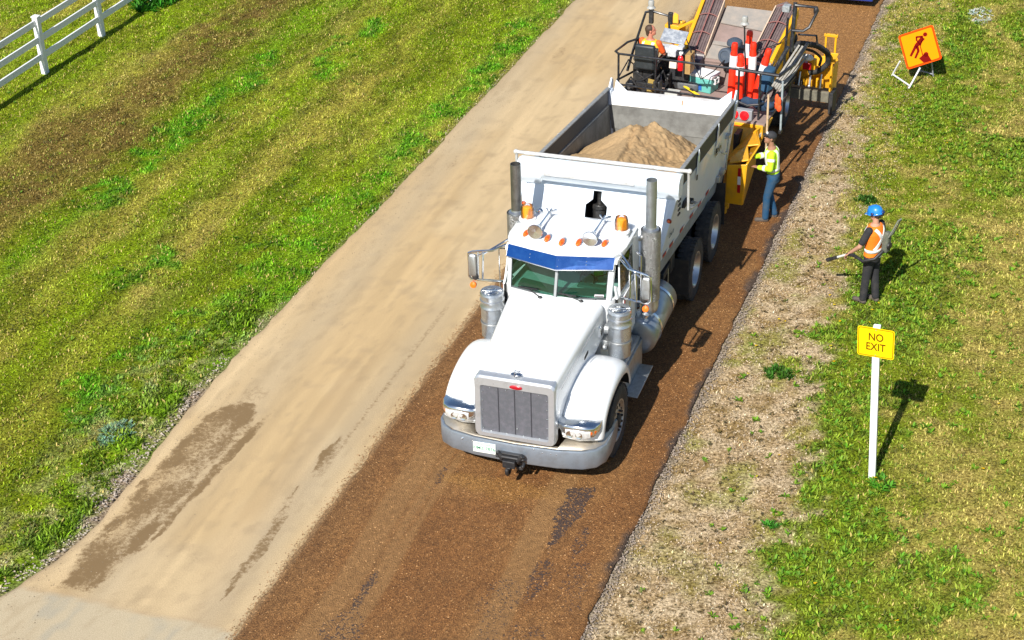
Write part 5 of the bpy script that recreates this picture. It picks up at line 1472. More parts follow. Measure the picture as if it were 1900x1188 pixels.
TS = [(0.86,.150,.105),(0.92,.165,.115),(1.00,.155,.110),(1.08,.150,.108),(1.16,.158,.113),(1.25,.172,.120),(1.34,.185,.120),(1.41,.175,.105),(1.455,.120,.085),(1.49,.070,.068)]
def tsec(z):
    zs = [t[0] for t in TS]
    return np.interp(z, zs, [t[1] for t in TS]), np.interp(z, zs, [t[2] for t in TS])
def person(label, cat, origin, yaw, pose=None, trousers=DARKCL, top=DARKCL, sleeves='short', vest=None, skin=SKIN,
           headgear=None, hairm=HAIR, scale=1.0, lean=0.0, headyaw=0.0, headpitch=0.0, curl=0.6, xband=False, seated=False, vestcol=None, hood=False, twist=0.0):
    J = dict(hipL=(-.09,0,.90), hipR=(.09,0,.90), kneeL=(-.10,.02,.50), kneeR=(.10,.02,.50), ankL=(-.11,-.02,.09), ankR=(.11,-.02,.09),
             shL=(-.185,0,1.42), shR=(.185,0,1.42), elL=(-.24,-.02,1.13), elR=(.24,-.02,1.13), wrL=(-.25,.08,.88), wrR=(.25,.08,.88),
             neck=(0,-.005,1.48), head=(0,.02,1.655), hdL=(0,.3,-1), hdR=(0,.3,-1), ntL=(-1,0,0), ntR=(1,0,0), toeL=(0,1), toeR=(0,1))
    # leaning moves everything above the pelvis
    LM = Matrix.Translation((0,0,.92)) @ Matrix.Rotation(-lean,4,'X') @ Matrix.Rotation(twist,4,'Z') @ Matrix.Translation((0,0,-.92))
    for k in ('shL','shR','elL','elR','wrL','wrR','neck','head'): J[k] = tuple(LM @ Vector(J[k]))
    if pose: J.update(pose)
    W = Matrix.Translation(origin) @ Matrix.Rotation(yaw,4,'Z') @ Matrix.Scale(scale,4)
    root = thing('person', label, cat, origin)
    WL = W @ LM
    V3 = lambda k: Vector(J[k])
    # body: one continuous surface
    b = MB(W)
    for s in ('L','R'):
        capsule(b, V3('hip'+s), V3('knee'+s), .082, .056); capsule(b, V3('knee'+s), V3('ank'+s), .056, .038)
        t = Vector((J['toe'+s][0], J['toe'+s][1], 0)).normalized()
        capsule(b, V3('ank'+s) + Vector((0,0,-.045)) - t*.03, V3('ank'+s) + t*.15 + Vector((0,0,-.055)), .036, .028)
        capsule(b, V3('sh'+s), V3('el'+s), .052, .040); capsule(b, V3('el'+s), V3('wr'+s), .040, .026)
        hand(b, V3('wr'+s), J['hd'+s], J['nt'+s], 1 if s == 'R' else -1, curl)
    b.xf = WL
    rings = []
    for z, rx, ry in TS:
        rings.append([Vector((rx*math.cos(2*PI*k/20), ry*math.sin(2*PI*k/20), z)) for k in range(20)])
    b.loft(rings)
    b.xf = W
    capsule(b, V3('neck') - Vector((0,0,.03)), V3('head') - Vector((0,.02,.06)), .056, .050)
    HM = W @ Matrix.Translation(J['head']) @ Matrix.Rotation(headyaw,4,'Z') @ Matrix.Rotation(-headpitch,4,'X')
    b.xf = HM
    b.ball((0,-.008,.025), (.075,.095,.095), 20, 14)
    b.ball((0,.022,-.045), (.056,.066,.072), 16, 12)
    b.ball((0,.062,-.085), (.026,.022,.022), 10, 8)                      # chin
    b.loft([[Vector((-.008,.080,.030)),Vector((.008,.080,.030)),Vector((.006,.070,.032)),Vector((-.006,.070,.032))],
            [Vector((-.018,.088,-.020)),Vector((.018,.088,-.020)),Vector((.016,.070,-.020)),Vector((-.016,.070,-.020))],
            [Vector((-.012,.112,-.018)),Vector((.012,.112,-.018)),Vector((.014,.080,-.026)),Vector((-.014,.080,-.026))]])
    b.ball((0,.100,-.014), (.014,.016,.012), 8, 6)
    b.ball((0,.082,-.050), (.024,.010,.007), 8, 6); b.ball((0,.080,-.060), (.021,.010,.007), 8, 6)
    for s in (-1,1):
        b.ball((s*.078,-.008,-.008), (.010,.020,.032), 8, 6)
        b.ball((s*.030,.078,.022), (.022,.012,.008), 8, 6)                # brow
    body = b.build('body', skin, root, remesh=0.0065*scale, smo=2)
    e = MB(HM)
    for s in (-1,1):
        e = MB(HM); e.ball((s*.029,.084,.004), (.011,.007,.006), 8, 6); e.build('eye', EYE, root)
    # hair
    if hairm and headgear != 'helmet':
        h = MB(HM); h.ball((0,-.020,.035), (.083,.098,.092), 18, 12); h.ball((0,-.055,-.01), (.070,.058,.070), 14, 10)
        if hood: h.ball((0,-.07,-.05), (.062,.05,.07), 12, 8)
        h.build('hair', hairm, root, remesh=0.012*scale, smo=2)
    elif hairm:
        h = MB(HM); h.ball((0,-.045,-.02), (.075,.062,.055), 14, 10); h.build('hair', hairm, root)
    if headgear == 'helmet':
        h = MB(HM); HB = mat('blue_hard_hat', (0.015,0.20,0.62), 0.3, coat=.5, noise=.3, nscale=18, col2=(.02,.28,.75))
        h.lathe((0,-.005,.030), (0,0,1), [(.128,-.018),(.130,-.008),(.118,.0),(.116,.03),(.106,.07),(.082,.105),(.045,.125),(0,.13)], 28)
        h.v = [HM @ (Vector(((HM.inverted() @ p).x*.94, (HM.inverted() @ p).y*1.14, (HM.inverted() @ p).z))) for p in h.v]
        h.bar((0,-.13,.075),(0,.10,.125),.03,.03); h.plate([(-.07,.10,.022),(.07,.10,.022),(.045,.175,.012),(-.045,.175,.012)],.008)
        ho = h.build('hard_hat', HB, root, bevel=.003)
        h = MB(HM)
        for s in (-1,1): h.ball((s*.108,-.005,.035), (.022,.030,.034), 12, 8)
        h.ball((0,-.150,.035), (.04,.024,.03), 10, 8)
        h.build('hat_fittings', mat('dark_blue_plastic', (.012,.03,.12), .4), ho)
        h = MB(HM)
        for k in range(6):
            a = PI*1.25 + k*PI*.1; h.ball((.10*math.cos(a), -.005+.125*math.sin(a), .0), (.02,.02,.035), 8, 6)
        h.build('hat_strap', DARKCL, ho)
    if headgear == 'cap':
        h = MB(HM); h.ball((0,-.010,.048), (.090,.108,.082), 20, 12)
        h.loft([[Vector((x, .075+.085*math.cos(x*14)*f, .052+.018*f*0-.012*f)) for x in np.linspace(-.075,.075,7)] for f in (0,.5,1)], closed=False, cap=False)
        ho = h.build('cap', mat('charcoal_cap', (.03,.03,.035), .8), root)
        h = MB(HM); h.ball((0,.085,.082), (.036,.016,.026), 10, 8); h.build('cap_badge', SILVER, ho)
    # trousers
    t = MB(W)
    for s in ('L','R'):
        capsule(t, V3('hip'+s), V3('knee'+s), .100, .074); capsule(t, V3('knee'+s), V3('ank'+s) + Vector((0,0,.01)), .074, .064)
    t.xf = WL
    t.loft([[Vector((rx*1.09*math.cos(2*PI*k/20), ry*1.13*math.sin(2*PI*k/20), z)) for k in range(20)] for z, rx, ry in [(0.80,.150,.10)] + TS[:3]])
    t.build('trousers', trousers, root, remesh=0.011*scale, smo=3)
    # boots
    for s in ('L','R'):
        k = MB(W); A = V3('ank'+s); tv = Vector((J['toe'+s][0], J['toe'+s][1], 0)).normalized()
        capsule(k, A + Vector((0,0,.06)), A + Vector((0,0,-.03)), .056, .050); capsule(k, A - tv*.02 + Vector((0,0,-.045)), A + tv*.16 + Vector((0,0,-.050)), .047, .042)
        k.build('boot', BOOT, root, remesh=0.010*scale, smo=2)
    # shirt
    t = MB(WL)
    t.loft([[Vector((rx*1.08*math.cos(2*PI*k/20), ry*1.10*math.sin(2*PI*k/20), z)) for k in range(20)] for z, rx, ry in TS[1:-1]])
    t.xf = W
    for s in ('L','R'):
        if sleeves == 'short': m_ = V3('sh'+s).lerp(V3('el'+s), .72); capsule(t, V3('sh'+s), m_, .068, .062)
        else: capsule(t, V3('sh'+s), V3('el'+s), .070, .056); capsule(t, V3('el'+s), V3('el'+s).lerp(V3('wr'+s), .88), .056, .046)
    t.build('shirt', top, root, remesh=0.011*scale, smo=2)
    if sleeves == 'long' and vest == 'bands':
        for s in ('L','R'):
            p = V3('el'+s).lerp(V3('wr'+s), .35); d = (V3('wr'+s)-V3('el'+s)).normalized()
            k = MB(W); k.cyl(p, p+d*.05, .060, .057, 16); k.build('sleeve_band', SILVER, root)
            p = V3('sh'+s).lerp(V3('el'+s), .30); d = (V3('el'+s)-V3('sh'+s)).normalized()
            k = MB(W); k.cyl(p, p+d*.05, .073, .071, 16); k.build('sleeve_band', SILVER, root)
    g = 1.15
    if vest in ('vest',):
        t = MB(WL)
        t.loft([[Vector((rx*g*math.cos(2*PI*k/24), ry*(g+.04)*math.sin(2*PI*k/24), z)) for k in range(24)] for z, rx, ry in TS[1:-2]] +
               [[Vector((.14*math.cos(2*PI*k/24), .098*math.sin(2*PI*k/24), 1.468)) for k in range(24)]])
        t.build('vest', vestcol, root, remesh=0.010*scale, smo=1)
    if vest:
        gg = g*1.035 if vest == 'vest' else 1.115
        def sp(x, z, side, off=0.0):
            rx, ry = tsec(z); rx *= gg; ry *= (gg+.04)
            x = max(-rx*.999, min(rx*.999, x)); return Vector((x, side*(ry*math.sqrt(max(0,1-(x/rx)**2))+off), z))
        def strap(pts, side, w, name='reflective_strap'):
            k = MB(WL); rings = []
            for x, z, dx, dz in pts:
                a = sp(x-dx*w/2, z-dz*w/2, side, .006); c = sp(x+dx*w/2, z+dz*w/2, side, .006)
                n = Vector((0,side*.01,0)); rings.append([a-n, c-n, c, a])
            k.loft(rings); k.build(name, SILVER, root)
        for z in ((1.03,) if vest == 'vest' else (1.06,)):
            k = MB(WL); rx, ry = tsec(z)
            k.loft([[Vector((rx*gg*math.cos(2*PI*q/28), ry*(gg+.05)*math.sin(2*PI*q/28), zz)) for q in range(28)] for zz in (z-.028,z+.028)], cap=False)
            o = k.build('reflective_band', SILVER, root); o.modifiers.new('solid','SOLIDIFY').thickness = .006
        for s in (-1,1):
            strap([(s*.105, z, 1, 0) for z in np.linspace(1.06,1.45,10)], 1, .052)
            if xband: strap([(s*(.12-.24*q), 1.06+.38*q, .85, .5*s) for q in np.linspace(0,1,10)], -1, .055)
            else: strap([(s*.105, z, 1, 0) for z in np.linspace(1.06,1.45,10)], -1, .052)
    return root

# worker on the right verge: back half turned, one arm reaching forward and down with a blower tube
pw = person('worker in blue hard hat and orange vest holding a blower tube on the verge', 'person', (3.97,6.50,0), math.radians(66),
    pose=dict(elL=(-.27,.10,1.13), wrL=(-.24,.30,.93), hdL=(0.05,.75,-.62), ntL=(-.3,.5,.8), elR=(.25,-.03,1.14), wrR=(.20,.18,1.02), hdR=(-.3,.8,-.3),
              kneeL=(-.095,.03,.50), ankL=(-.10,.05,.09), ankR=(.10,-.07,.09), kneeR=(.095,-.02,.50)),
    top=DARKCL, vest='vest', vestcol=HIVIS_O, xband=True, headgear='helmet', headyaw=.1, headpitch=.25, curl=.95, scale=.97)
# backpack blower worn by that worker
WP = Matrix.Translation((3.97,6.50,0)) @ Matrix.Rotation(math.radians(66),4,'Z')
bl = thing('backpack_blower', 'dark leaf blower worn on the back of the worker in the blue hard hat', 'leaf blower', WP @ Vector((0,-.25,1.2)))
k = MB(WP); k.hexa([(-.06,-.27,1.00),(.10,-.27,1.00),(.10,-.16,1.00),(-.06,-.16,1.00),(-.03,-.27,1.36),(.08,-.27,1.36),(.08,-.18,1.36),(-.03,-.18,1.36)])
GRMAT = mat('grey_green_plastic', (.10,.11,.085), .6, noise=.4, nscale=14, col2=(.2,.2,.15))
k.build('motor_housing', GRMAT, bl, bevel=.03, seg=3)
k = MB(WP); k.lathe((.02,-.27,1.12),(0,-1,0),[(.06,-.01),(.065,0),(.06,.02),(.03,.03),(0,.032)],20); k.build('fan_cover', BLACK, bl)
k = MB(WP); k.tube([(-.04,-.28,1.30),(-.05,-.36,1.48),(-.04,-.42,1.64),(.05,-.42,1.64),(.06,-.36,1.48),(.06,-.28,1.30)],.012,8); k.build('carrying_frame', mat('dull_grey_tube', (.22,.23,.20), .5), bl)
k = MB(WP); k.tube([(-.12,-.25,1.08),(-.28,-.20,.98),(-.33,-.02,.90),(-.28,.18,.92),(-.22,.33,.86)],.030,10); k.build('blower_hose', BLACK, bl)
k = MB(WP); k.tube([(-.22,.30,.88),(-.20,.52,.74)],[.020,.020],10); tb = k.build('blower_tube', mat('pale_tube', (.62,.63,.60), .4), bl)
k = MB(WP); k.tube([(-.20,.52,.74),(-.185,.72,.61)],[.026,.034],12); k.build('blower_nozzle', BLACK, bl)
k = MB(WP); k.ball((-.05,-.165,.935),(.035,.02,.035),10,8); k.build('reel_badge', SILVER, bl)
# worker beside the hopper
person('worker in black cap, lime hi vis shirt and jeans beside the yellow hopper', 'person', (1.87,9.02,0), math.radians(100),
    pose=dict(elL=(-.27,.06,1.15), wrL=(-.14,.28,1.12), hdL=(.5,.8,.0), ntL=(0,0,1), elR=(.24,.14,1.20), wrR=(.10,.36,1.22), hdR=(0,1,.2),
              shL=(-.18,.05,1.40), shR=(.18,.05,1.40), ankL=(-.10,.10,.09), kneeL=(-.09,.09,.50), ankR=(.10,-.06,.09), kneeR=(.1,.05,.5)),
    trousers=JEANS, top=HIVIS_Y, sleeves='long', vest='bands', headgear='cap', skin=SKIN2, lean=.10, headyaw=.35, headpitch=-.30, scale=.97, curl=.7)

# ------------------------------------------------------------------ chip spreader
YEL = mat('yellow_machine_paint', (0.82, 0.40, 0.008), 0.42, noise=0.5, nscale=6, col2=(0.50, 0.27, 0.03), coat=0.15)
DUSTY = mat('dusty_brown_steel', (0.30, 0.215, 0.19), 0.75, noise=0.6, nscale=4, col2=(0.20, 0.15, 0.13))
GREYP = mat('grey_dusty_plate', (0.27, 0.25, 0.225), 0.7, noise=0.7, nscale=6, col2=(0.40, 0.33, 0.27))
BELT = mat('brown_mesh_cover', (0.120, 0.085, 0.085), 0.75, noise=0.6, nscale=8, col2=(0.20, 0.15, 0.14))
HOOP = mat('rusty_red_hoop', (0.22, 0.085, 0.075), 0.7, noise=.4, nscale=12, col2=(.30,.16,.13))
EDGEP = mat('scuffed_cream_edge', (0.66, 0.50, 0.36), 0.6, noise=.7, nscale=9, col2=(.40,.27,.2))
TUBEB = mat('black_tube', (0.015, 0.016, 0.02), 0.32, noise=.3, nscale=14, col2=(.07,.07,.07), coat=.3)
NAVY = mat('navy_cloth', (0.015, 0.035, 0.075), .8, noise=.5, nscale=10, col2=(.03,.07,.13))
YAW = -0.085
XM = Matrix.Translation((0.4,12,0)) @ Matrix.Rotation(YAW,4,'Z') @ Matrix.Translation((-0.4,-12,0))
def P4(x, y, z): return XM @ Vector((x,y,z))
SPD = thing('chip_spreader', 'yellow self-propelled chip spreader with black guard rails behind the dump truck', 'chip spreader', (0.4,12,0))
def MX(): return MB(XM)

def spreader():
    S = SPD
    # main frame
    k = MX()
    for x in (-0.55, 1.20):
        k.box(x-.05,x+.05,9.9,14.1,0.72,1.22)
    k.box(-0.5,1.15,10.2,10.3,0.75,1.0); k.box(-0.5,1.15,12.5,12.6,0.7,1.0); k.box(-0.5,1.15,14.0,14.1,0.6,1.2)
    k.build('main_frame', DARKSTEEL, S, bevel=.012)
    k = MX(); k.box(-.49,1.14,10.5,13.9,.74,1.16); k.build('engine_bay', DARKSTEEL, S)
    k = MX(); k.plate([(1.50,9.95,1.28),(1.64,10.75,1.28),(1.58,10.75,1.12),(1.45,10.05,.62)],.03)
    sp = k.build('side_panel', YEL, S, bevel=.01)
    k = MX()
    for y, z in ((10.15,1.10),): k.plate([(1.56,y,z),(1.58,y+.09,z),(1.58,y+.09,z+.07),(1.56,y,z+.07)],.006)
    k.build('warning_decal', SILVER, sp)
    k = MX(); k.box(-1.30,1.62,10.28,11.95,1.27,1.32); k.build('platform', DUSTY, S, bevel=.005)
    k = MX(); k.box(-1.28,1.60,10.24,10.275,1.02,1.30); fb = k.build('rear_fascia', YEL, S, bevel=.006)
    k = MX(); k.box(1.00,1.20,10.215,10.238,1.18,1.25); k.build('reflector', REFR, fb)
    for x in (1.02, 1.22):
        k = MX(); k.lathe((x,10.33,1.42),(0,-1,0.25),[(0.085,-.05),(0.092,0),(0.085,.02),(0,.035)],20); k.build('tail_lamp', mat('red_lamp', (0.85,0.01,0.015), .2, coat=.6), S)
    k = MX(); k.box(.88,1.36,10.33,10.45,1.32,1.52); k.build('lamp_box', mat('grey_box', (.28,.29,.31), .5), S, bevel=.01)
    # receiving hopper
    h = MX()
    for s in (-1,1):
        X = lambda a: 0.4 + s*a
        h.plate([(X(1.30),8.72,.42),(X(1.34),8.72,1.22),(X(1.40),9.35,1.34),(X(1.10),10.2,1.24),(X(1.10),10.2,.55)],.03)
        h.plate([(X(.98),8.72,.42),(X(1.30),8.72,.42),(X(1.34),8.72,1.22),(X(1.0),8.72,1.16)],.03)
        h.plate([(X(1.36),8.80,1.27),(X(1.02),8.78,1.17),(X(.90),9.2,1.05),(X(1.18),9.35,1.30)],.03)
        h.plate([(X(1.38),9.35,1.34),(X(1.18),9.32,1.30),(X(.80),9.75,.95),(X(1.08),10.2,1.24)],.03)
        h.plate([(X(1.18),9.32,1.29),(X(.92),9.2,1.05),(X(.55),9.6,.62),(X(.80),9.75,.94)],.03)
    h.plate([(-.65,10.22,1.24),(1.45,10.22,1.24),(1.35,9.75,.70),(-.55,9.75,.70)],.03)
    h.plate([(-.55,9.75,.70),(1.35,9.75,.70),(1.3,9.0,.50),(-.5,9.0,.50)],.03)
    ho = h.build('receiving_hopper', YEL, S, bevel=.01)
    k = MX(); k.plate([(-.55,8.66,.62),(1.33,8.66,.62),(1.30,8.80,1.12),(-.5,8.80,1.12)],.02); k.plate([(.9,8.64,.55),(1.36,8.64,.52),(1.34,8.68,1.02),(.92,8.68,1.06)],.03); k.build('rubber_flap', FLAP, ho)
    k = MX(); k.plate([(1.0,8.82,1.14),(1.30,8.84,1.19),(1.12,9.25,1.10),(.78,9.12,1.02)],.02); k.build('inner_flap', mat('dull_brown_belt', (.09,.06,.06), .8), ho)
    for i, z in enumerate((.66,.82,.98)):
        k = MX(); k.box(1.60,1.655,8.695,8.703,z,z+.155); k.build('reflective_strip', REFR if i != 1 else REFW, ho)
    k = MX(); k.box(.75,1.45,8.70,8.78,.30,.42); k.box(1.35,1.42,8.66,8.74,.22,.36); k.build('hopper_bumper', YEL, ho, bevel=.01)
    k = MX(); k.box(1.05,1.20,8.685,8.697,.33,.40); k.build('tag_plate', SILVER, ho)
    # wheels
    for y in (11.0, 13.35):
        for s, x in ((1,1.12),(-1,-.32)):
            c = XM @ Vector((x,y,.45)); wheel(S, c, s, .45, .30)
    # guard rails
    R = .022
    def rail(pts, r=R, name='guard_rail', closed=False):
        k = MX(); k.tube(pts, r, 8, closed=closed); return k.build(name, TUBEB, S)
    rail([(-1.20,11.35,2.24),(-1.28,10.95,2.30),(-1.36,10.50,2.27),(-1.28,10.45,2.25),(1.05,10.45,2.25)])
    rail([(1.05,10.45,2.25),(1.80,10.45,2.23)], .034)
    rail([(1.80,10.45,2.23),(1.95,10.9,2.30),(2.0,11.6,2.45)], .034)
    rail([(-1.20,11.35,1.62),(-1.34,10.55,1.68),(-1.28,10.45,1.64),(1.05,10.45,1.62),(1.25,10.38,1.60),(1.45,10.45,1.62)])
    rail([(1.45,10.45,1.64),(1.55,10.55,1.62),(1.72,10.85,1.72),(1.9,11.2,1.95)])
    for x, y in ((-1.28,10.45),(-1.20,11.35),(1.05,10.45),(1.45,10.45)): rail([(x,y,1.30),(x,y,2.24)], .022, 'rail_post')
    rail([(-1.34,10.52,1.68),(-1.26,10.95,1.95),(-1.20,11.3,1.66)], .014, 'rail_brace')
    rail([(-.55,10.45,1.30),(-.55,10.45,2.25)], .016, 'rail_post')
    rail([(-1.28,10.45,1.62),(-1.22,10.45,1.35),(-1.05,10.5,1.33)], .014, 'rail_brace')
    # seat and pedestal
    k = MX(); k.box(-1.03,-.64,10.62,10.74,1.92,2.40); k.box(-1.02,-.65,10.74,11.15,1.84,1.94); so_ = k.build('operator_seat', mat('black_vinyl', (.022,.028,.032), .42, noise=.3, nscale=10, col2=(.05,.055,.06)), S, bevel=.04, seg=3)
    k = MX(); k.box(-.66,-.60,10.66,10.75,1.95,2.34); k.box(-1.08,-1.02,10.7,11.1,2.05,2.11); k.box(-.64,-.57,10.7,11.1,2.05,2.11); k.build('arm_rest', TUBEB, so_, bevel=.012)
    k = MX(); k.box(-.98,-.70,10.72,11.05,1.34,1.50); k.box(-.92,-.76,10.8,11.0,1.5,1.84); k.box(-1.0,-.66,10.62,10.70,1.58,1.66); k.tube([(-1.02,10.66,1.85),(-.70,10.72,1.6),(-1.0,10.78,1.4)],.02,6); k.tube([(-.66,10.66,1.85),(-.98,10.7,1.62)],.02,6)
    k.build('seat_pedestal', BLACK, so_, bevel=.012)
    for x in (-1.0,-.72):
        k = MX(); k.box(x,x+.12,10.40,10.62,1.33,1.40); k.build('foot_bracket', mat('amber_bracket', (.85,.38,.03), .5), S, bevel=.01)
    # console with instrument panel, steering and boxes
    k = MX(); k.box(-.62,-.18,11.30,11.46,1.34,2.10); k.box(-.66,-.20,11.1,11.42,2.02,2.12); co = k.build('console', DARKSTEEL, S, bevel=.015)
    k = MX(); k.plate([(-.74,11.22,2.30),(-.26,11.22,2.27),(-.24,11.46,2.44),(-.72,11.46,2.47)],.03); k.build('instrument_panel', mat('grey_blue_panel', (.25,.28,.33), .35, .3, noise=.7, nscale=16, col2=(.6,.62,.64)), co, bevel=.006)
    k = MX(); k.obox(P4(0,0,0)*0+Vector((-.60,11.18,2.18)),(.22,.20,.10)); k.obox(Vector((-.42,11.10,2.16)),(.16,.22,.12)); k.obox(Vector((-.30,11.16,2.24)),(.12,.15,.05)); k.plate([(-.52,11.0,2.22),(-.36,11.0,2.20),(-.34,11.16,2.26),(-.50,11.16,2.28)],.012)
    k.build('control_box', mat('white_control_box', (.62,.64,.66), .4, noise=.6, nscale=18, col2=(.2,.2,.22)), co, bevel=.01)
    k = MX(); k.tube([Vector((-.78,11.18,2.06)) + Vector((math.cos(t)*.17, math.sin(t)*.15, math.sin(t)*.08)) for t in np.linspace(0,2*PI,20,endpoint=False)],.014,6,closed=True); k.cyl((-.78,11.18,2.06),(-.74,11.35,1.6),.02,n=8); k.build('steering_wheel', BLACK, co)
    k = MX(); k.plate([(-.46,10.98,1.88),(-.32,10.98,1.88),(-.32,11.0,2.02),(-.46,11.0,2.02)],.01); k.build('paper_sheet', mat('paper', (.75,.62,.52), .7), co)
    k = MX(); k.box(-.165,-.06,11.02,11.30,1.78,2.16); k.build('side_board', mat('ochre_board', (.42,.26,.09), .6, noise=.4, nscale=9, col2=(.3,.18,.07)), co, bevel=.004)
    k = MX(); k.box(-.52,-.04,11.55,11.84,1.45,1.86); k.build('battery_box', mat('dark_plum_box', (.045,.035,.06), .5, noise=.4, nscale=6, col2=(.08,.07,.09)), S, bevel=.02)
    k = MX(); k.plate([(-.78,10.62,1.45),(-.58,10.60,1.45),(-.56,10.66,1.72),(-.76,10.68,1.74)],.02); k.build('pedal_plate', mat('ochre_plate', (.30,.20,.04), .6), S)
    # boxy step and grey guard behind the seat
    k = MX(); k.box(-.40,.02,11.28,11.50,1.33,1.50); k.build('floor_box', mat('dark_grey_box', (.09,.10,.11), .5, noise=.6, nscale=9, col2=(.2,.2,.2)), S, bevel=.04)
    for j, (x, y, z, w, d, h_) in enumerate(((-1.12,10.7,1.33,.16,.2,.30),(-.56,10.62,1.33,.14,.16,.42),(-1.12,11.2,1.33,.2,.25,.5),(-.9,11.35,1.33,.25,.2,.35),(-.55,11.3,1.33,.1,.3,.35),(-1.2,10.55,1.40,.06,.3,.12))):
        k = MX(); k.box(x-w/2,x+w/2,y-d/2,y+d/2,z,z+h_); k.build('valve_block', BLACK, S, bevel=.02)
        k = MX(); k.cyl((x,y-d/2-.03,z+h_*.7),(x+.02,y+d/2,z+h_*.7),.03,n=10); k.build('hose_fitting', mat('worn_fitting', (.45,.45,.46), .35, .6, noise=.6, nscale=20, col2=(.15,.15,.15)), S)
    for pts in ([(-1.15,10.6,1.65),(-1.05,10.5,1.8),(-.9,10.55,1.55),(-.75,10.5,1.7),(-.6,10.6,1.5)],[(-.6,10.7,1.75),(-.5,10.75,1.9),(-.45,10.9,1.6),(-.52,11.2,1.5)],
                [(-1.2,10.9,1.4),(-1.1,10.6,1.5),(-.95,10.45,1.42),(-.8,10.5,1.38)],[(-1.0,11.1,1.9),(-1.2,11.2,2.1),(-1.25,11.3,1.8),(-1.1,11.35,1.6)]):
        k = MX(); k.tube(pts,.020,6); k.build('hydraulic_line', FLAP, S)
    k = MX(); k.box(-.78,-.66,10.9,11.0,1.34,1.52); k.build('floor_pedal', mat('ochre_plate', (.30,.20,.04), .6), S, bevel=.01)
    # receiver masts
    k = MX(); k.tube([(-1.30,11.0,1.7),(-1.28,11.3,2.05),(-1.12,11.5,2.72),(-1.02,11.55,2.74),(-.66,11.50,2.70),(-.63,11.48,2.38)],.026,8); mo = k.build('mast_frame', TUBEB, S)
    k = MX(); k.box(-.66,-.58,11.45,11.52,2.55,2.78); k.box(-1.06,-.98,11.5,11.58,2.5,2.78); k.build('mast_block', BLACK, mo, bevel=.008)
    for x, y, z in ((-1.03,11.55,2.80),(0.86,11.35,2.78)):
        k = MX(); k.lathe((x,y,z),(0,0,1),[(.03,-.05),(.055,-.02),(.085,0),(.07,.02),(.055,.04),(.060,.12),(.045,.15),(0,.155)],20); k.build('receiver_dome', mat('pale_grey_plastic', (.36,.36,.34), .4), S)
    rail([(.86,11.35,2.76),(.90,11.30,2.3),(.95,11.28,1.9),(.95,11.3,1.33)], .016, 'receiver_mast')
    # centre deck plates
    c0, Y0, Z0, kk = .40, 11.87, 1.80, .34
    def sl(x, y, dz=0): return (x, y, Z0 + kk*(y-Y0) + dz)
    k = MX(); k.plate([sl(-.1,11.85,-.05),sl(.92,11.85,-.05),sl(1.02,13.4,-.05),sl(-.20,13.4,-.05)],.04); k.box(-.1,.92,11.86,11.92,1.3,1.80); k.build('centre_deck', DUSTY, S)
    k = MX(); k.plate([sl(-.04,11.88,0),sl(.40,11.87,0),sl(.38,12.22,0),sl(-.02,12.26,0)],.02); k.plate([sl(-.05,12.9,0),sl(.9,12.8,0),sl(.95,13.4,0),sl(-.08,13.4,0)],.02); k.plate([sl(-.02,12.26,.01),sl(.90,12.24,.01),sl(.92,12.34,.01),sl(-.02,12.36,.01)],.02)
    k.build('deck_plate', GREYP, S)
        # conveyors
    for s in (-1,1):
        hw, w, mdiv, L = .453, .372, .053, 1.47
        def cp(o, t, dz=0):
            y = Y0 + L*t; return Vector((c0 + s*(hw + o*w + mdiv*L*t), y, 1.90 + .378*L*t + dz))
        k = MX()
        cuts = 14
        for j in range(cuts):
            a, b_ = j/cuts, (j+1)/cuts
            k.hexa([cp(.04+.92*(0),a,-.02 if j % 2 else -.01)] and [cp(a_,t,z) for z in (-.03,.0) for a_, t in ((.04+.92*a,0),(.04+.92*b_,0),(.04+.92*b_,1),(.04+.92*a,1))] if j % 2 == 0 else
                   [cp(a_,t,z) for z in (-.05,-.02) for a_, t in ((.04+.92*a,0),(.04+.92*b_,0),(.04+.92*b_,1),(.04+.92*a,1))])
        cv = k.build('conveyor_cover', BELT, S)
        cv['label'] = 'brown slatted cover over the %s conveyor' % ('left' if s < 0 else 'right')
        k = MX(); k.bar(cp(.5,0,.05),cp(.5,1,.05),.025,.02); k.build('cover_rib', HOOP, cv)
        for t in (.0,.34,.68,1.0):
            k = MX(); k.tube([cp(.0,t,0),cp(.25,t,.035),cp(.5,t,.055),cp(.75,t,.035),cp(1,t,0)],.012,6); k.build('cover_hoop', HOOP, cv)
        k = MX(); k.hexa([cp(1.0,0,-.16),cp(1.22,0,-.16),cp(1.22,1,-.16),cp(1.0,1,-.16),cp(1.0,0,.02),cp(1.20,0,.02),cp(1.20,1,.02),cp(1.0,1,.02)]); ob = k.build('outer_beam', YEL, cv, bevel=.01)
        k = MX(); k.hexa([cp(-.07,0,-.12),cp(0,0,-.12),cp(0,1,-.12),cp(-.07,1,-.12),cp(-.07,0,.02),cp(0,0,.02),cp(0,1,.02),cp(-.07,1,.02)]); k.build('inner_edge', EDGEP, cv, bevel=.005)
        k = MX(); k.plate([cp(1.12,.0,-.1),cp(1.12,1,-.1),cp(1.05,1.0,-.75),cp(1.05,0,-.62)],.03); k.build('conveyor_side', YEL, cv, bevel=.01)
        k = MX(); k.plate([cp(0,1.0,.03),cp(.5,1.02,.10),cp(1,1.0,.03),cp(1,1.0,-.3),cp(0,1,-.3)],.02); k.build('conveyor_head', BELT, cv)
        k = MX(); k.bar(cp(-.05,-.03,-.03),cp(1.15,-.03,-.03),.05,.06); k.build('tail_guard', mat('dull_light_steel', (.45,.42,.40), .5, .3, noise=.5, nscale=10, col2=(.3,.24,.2)), cv, bevel=.006)
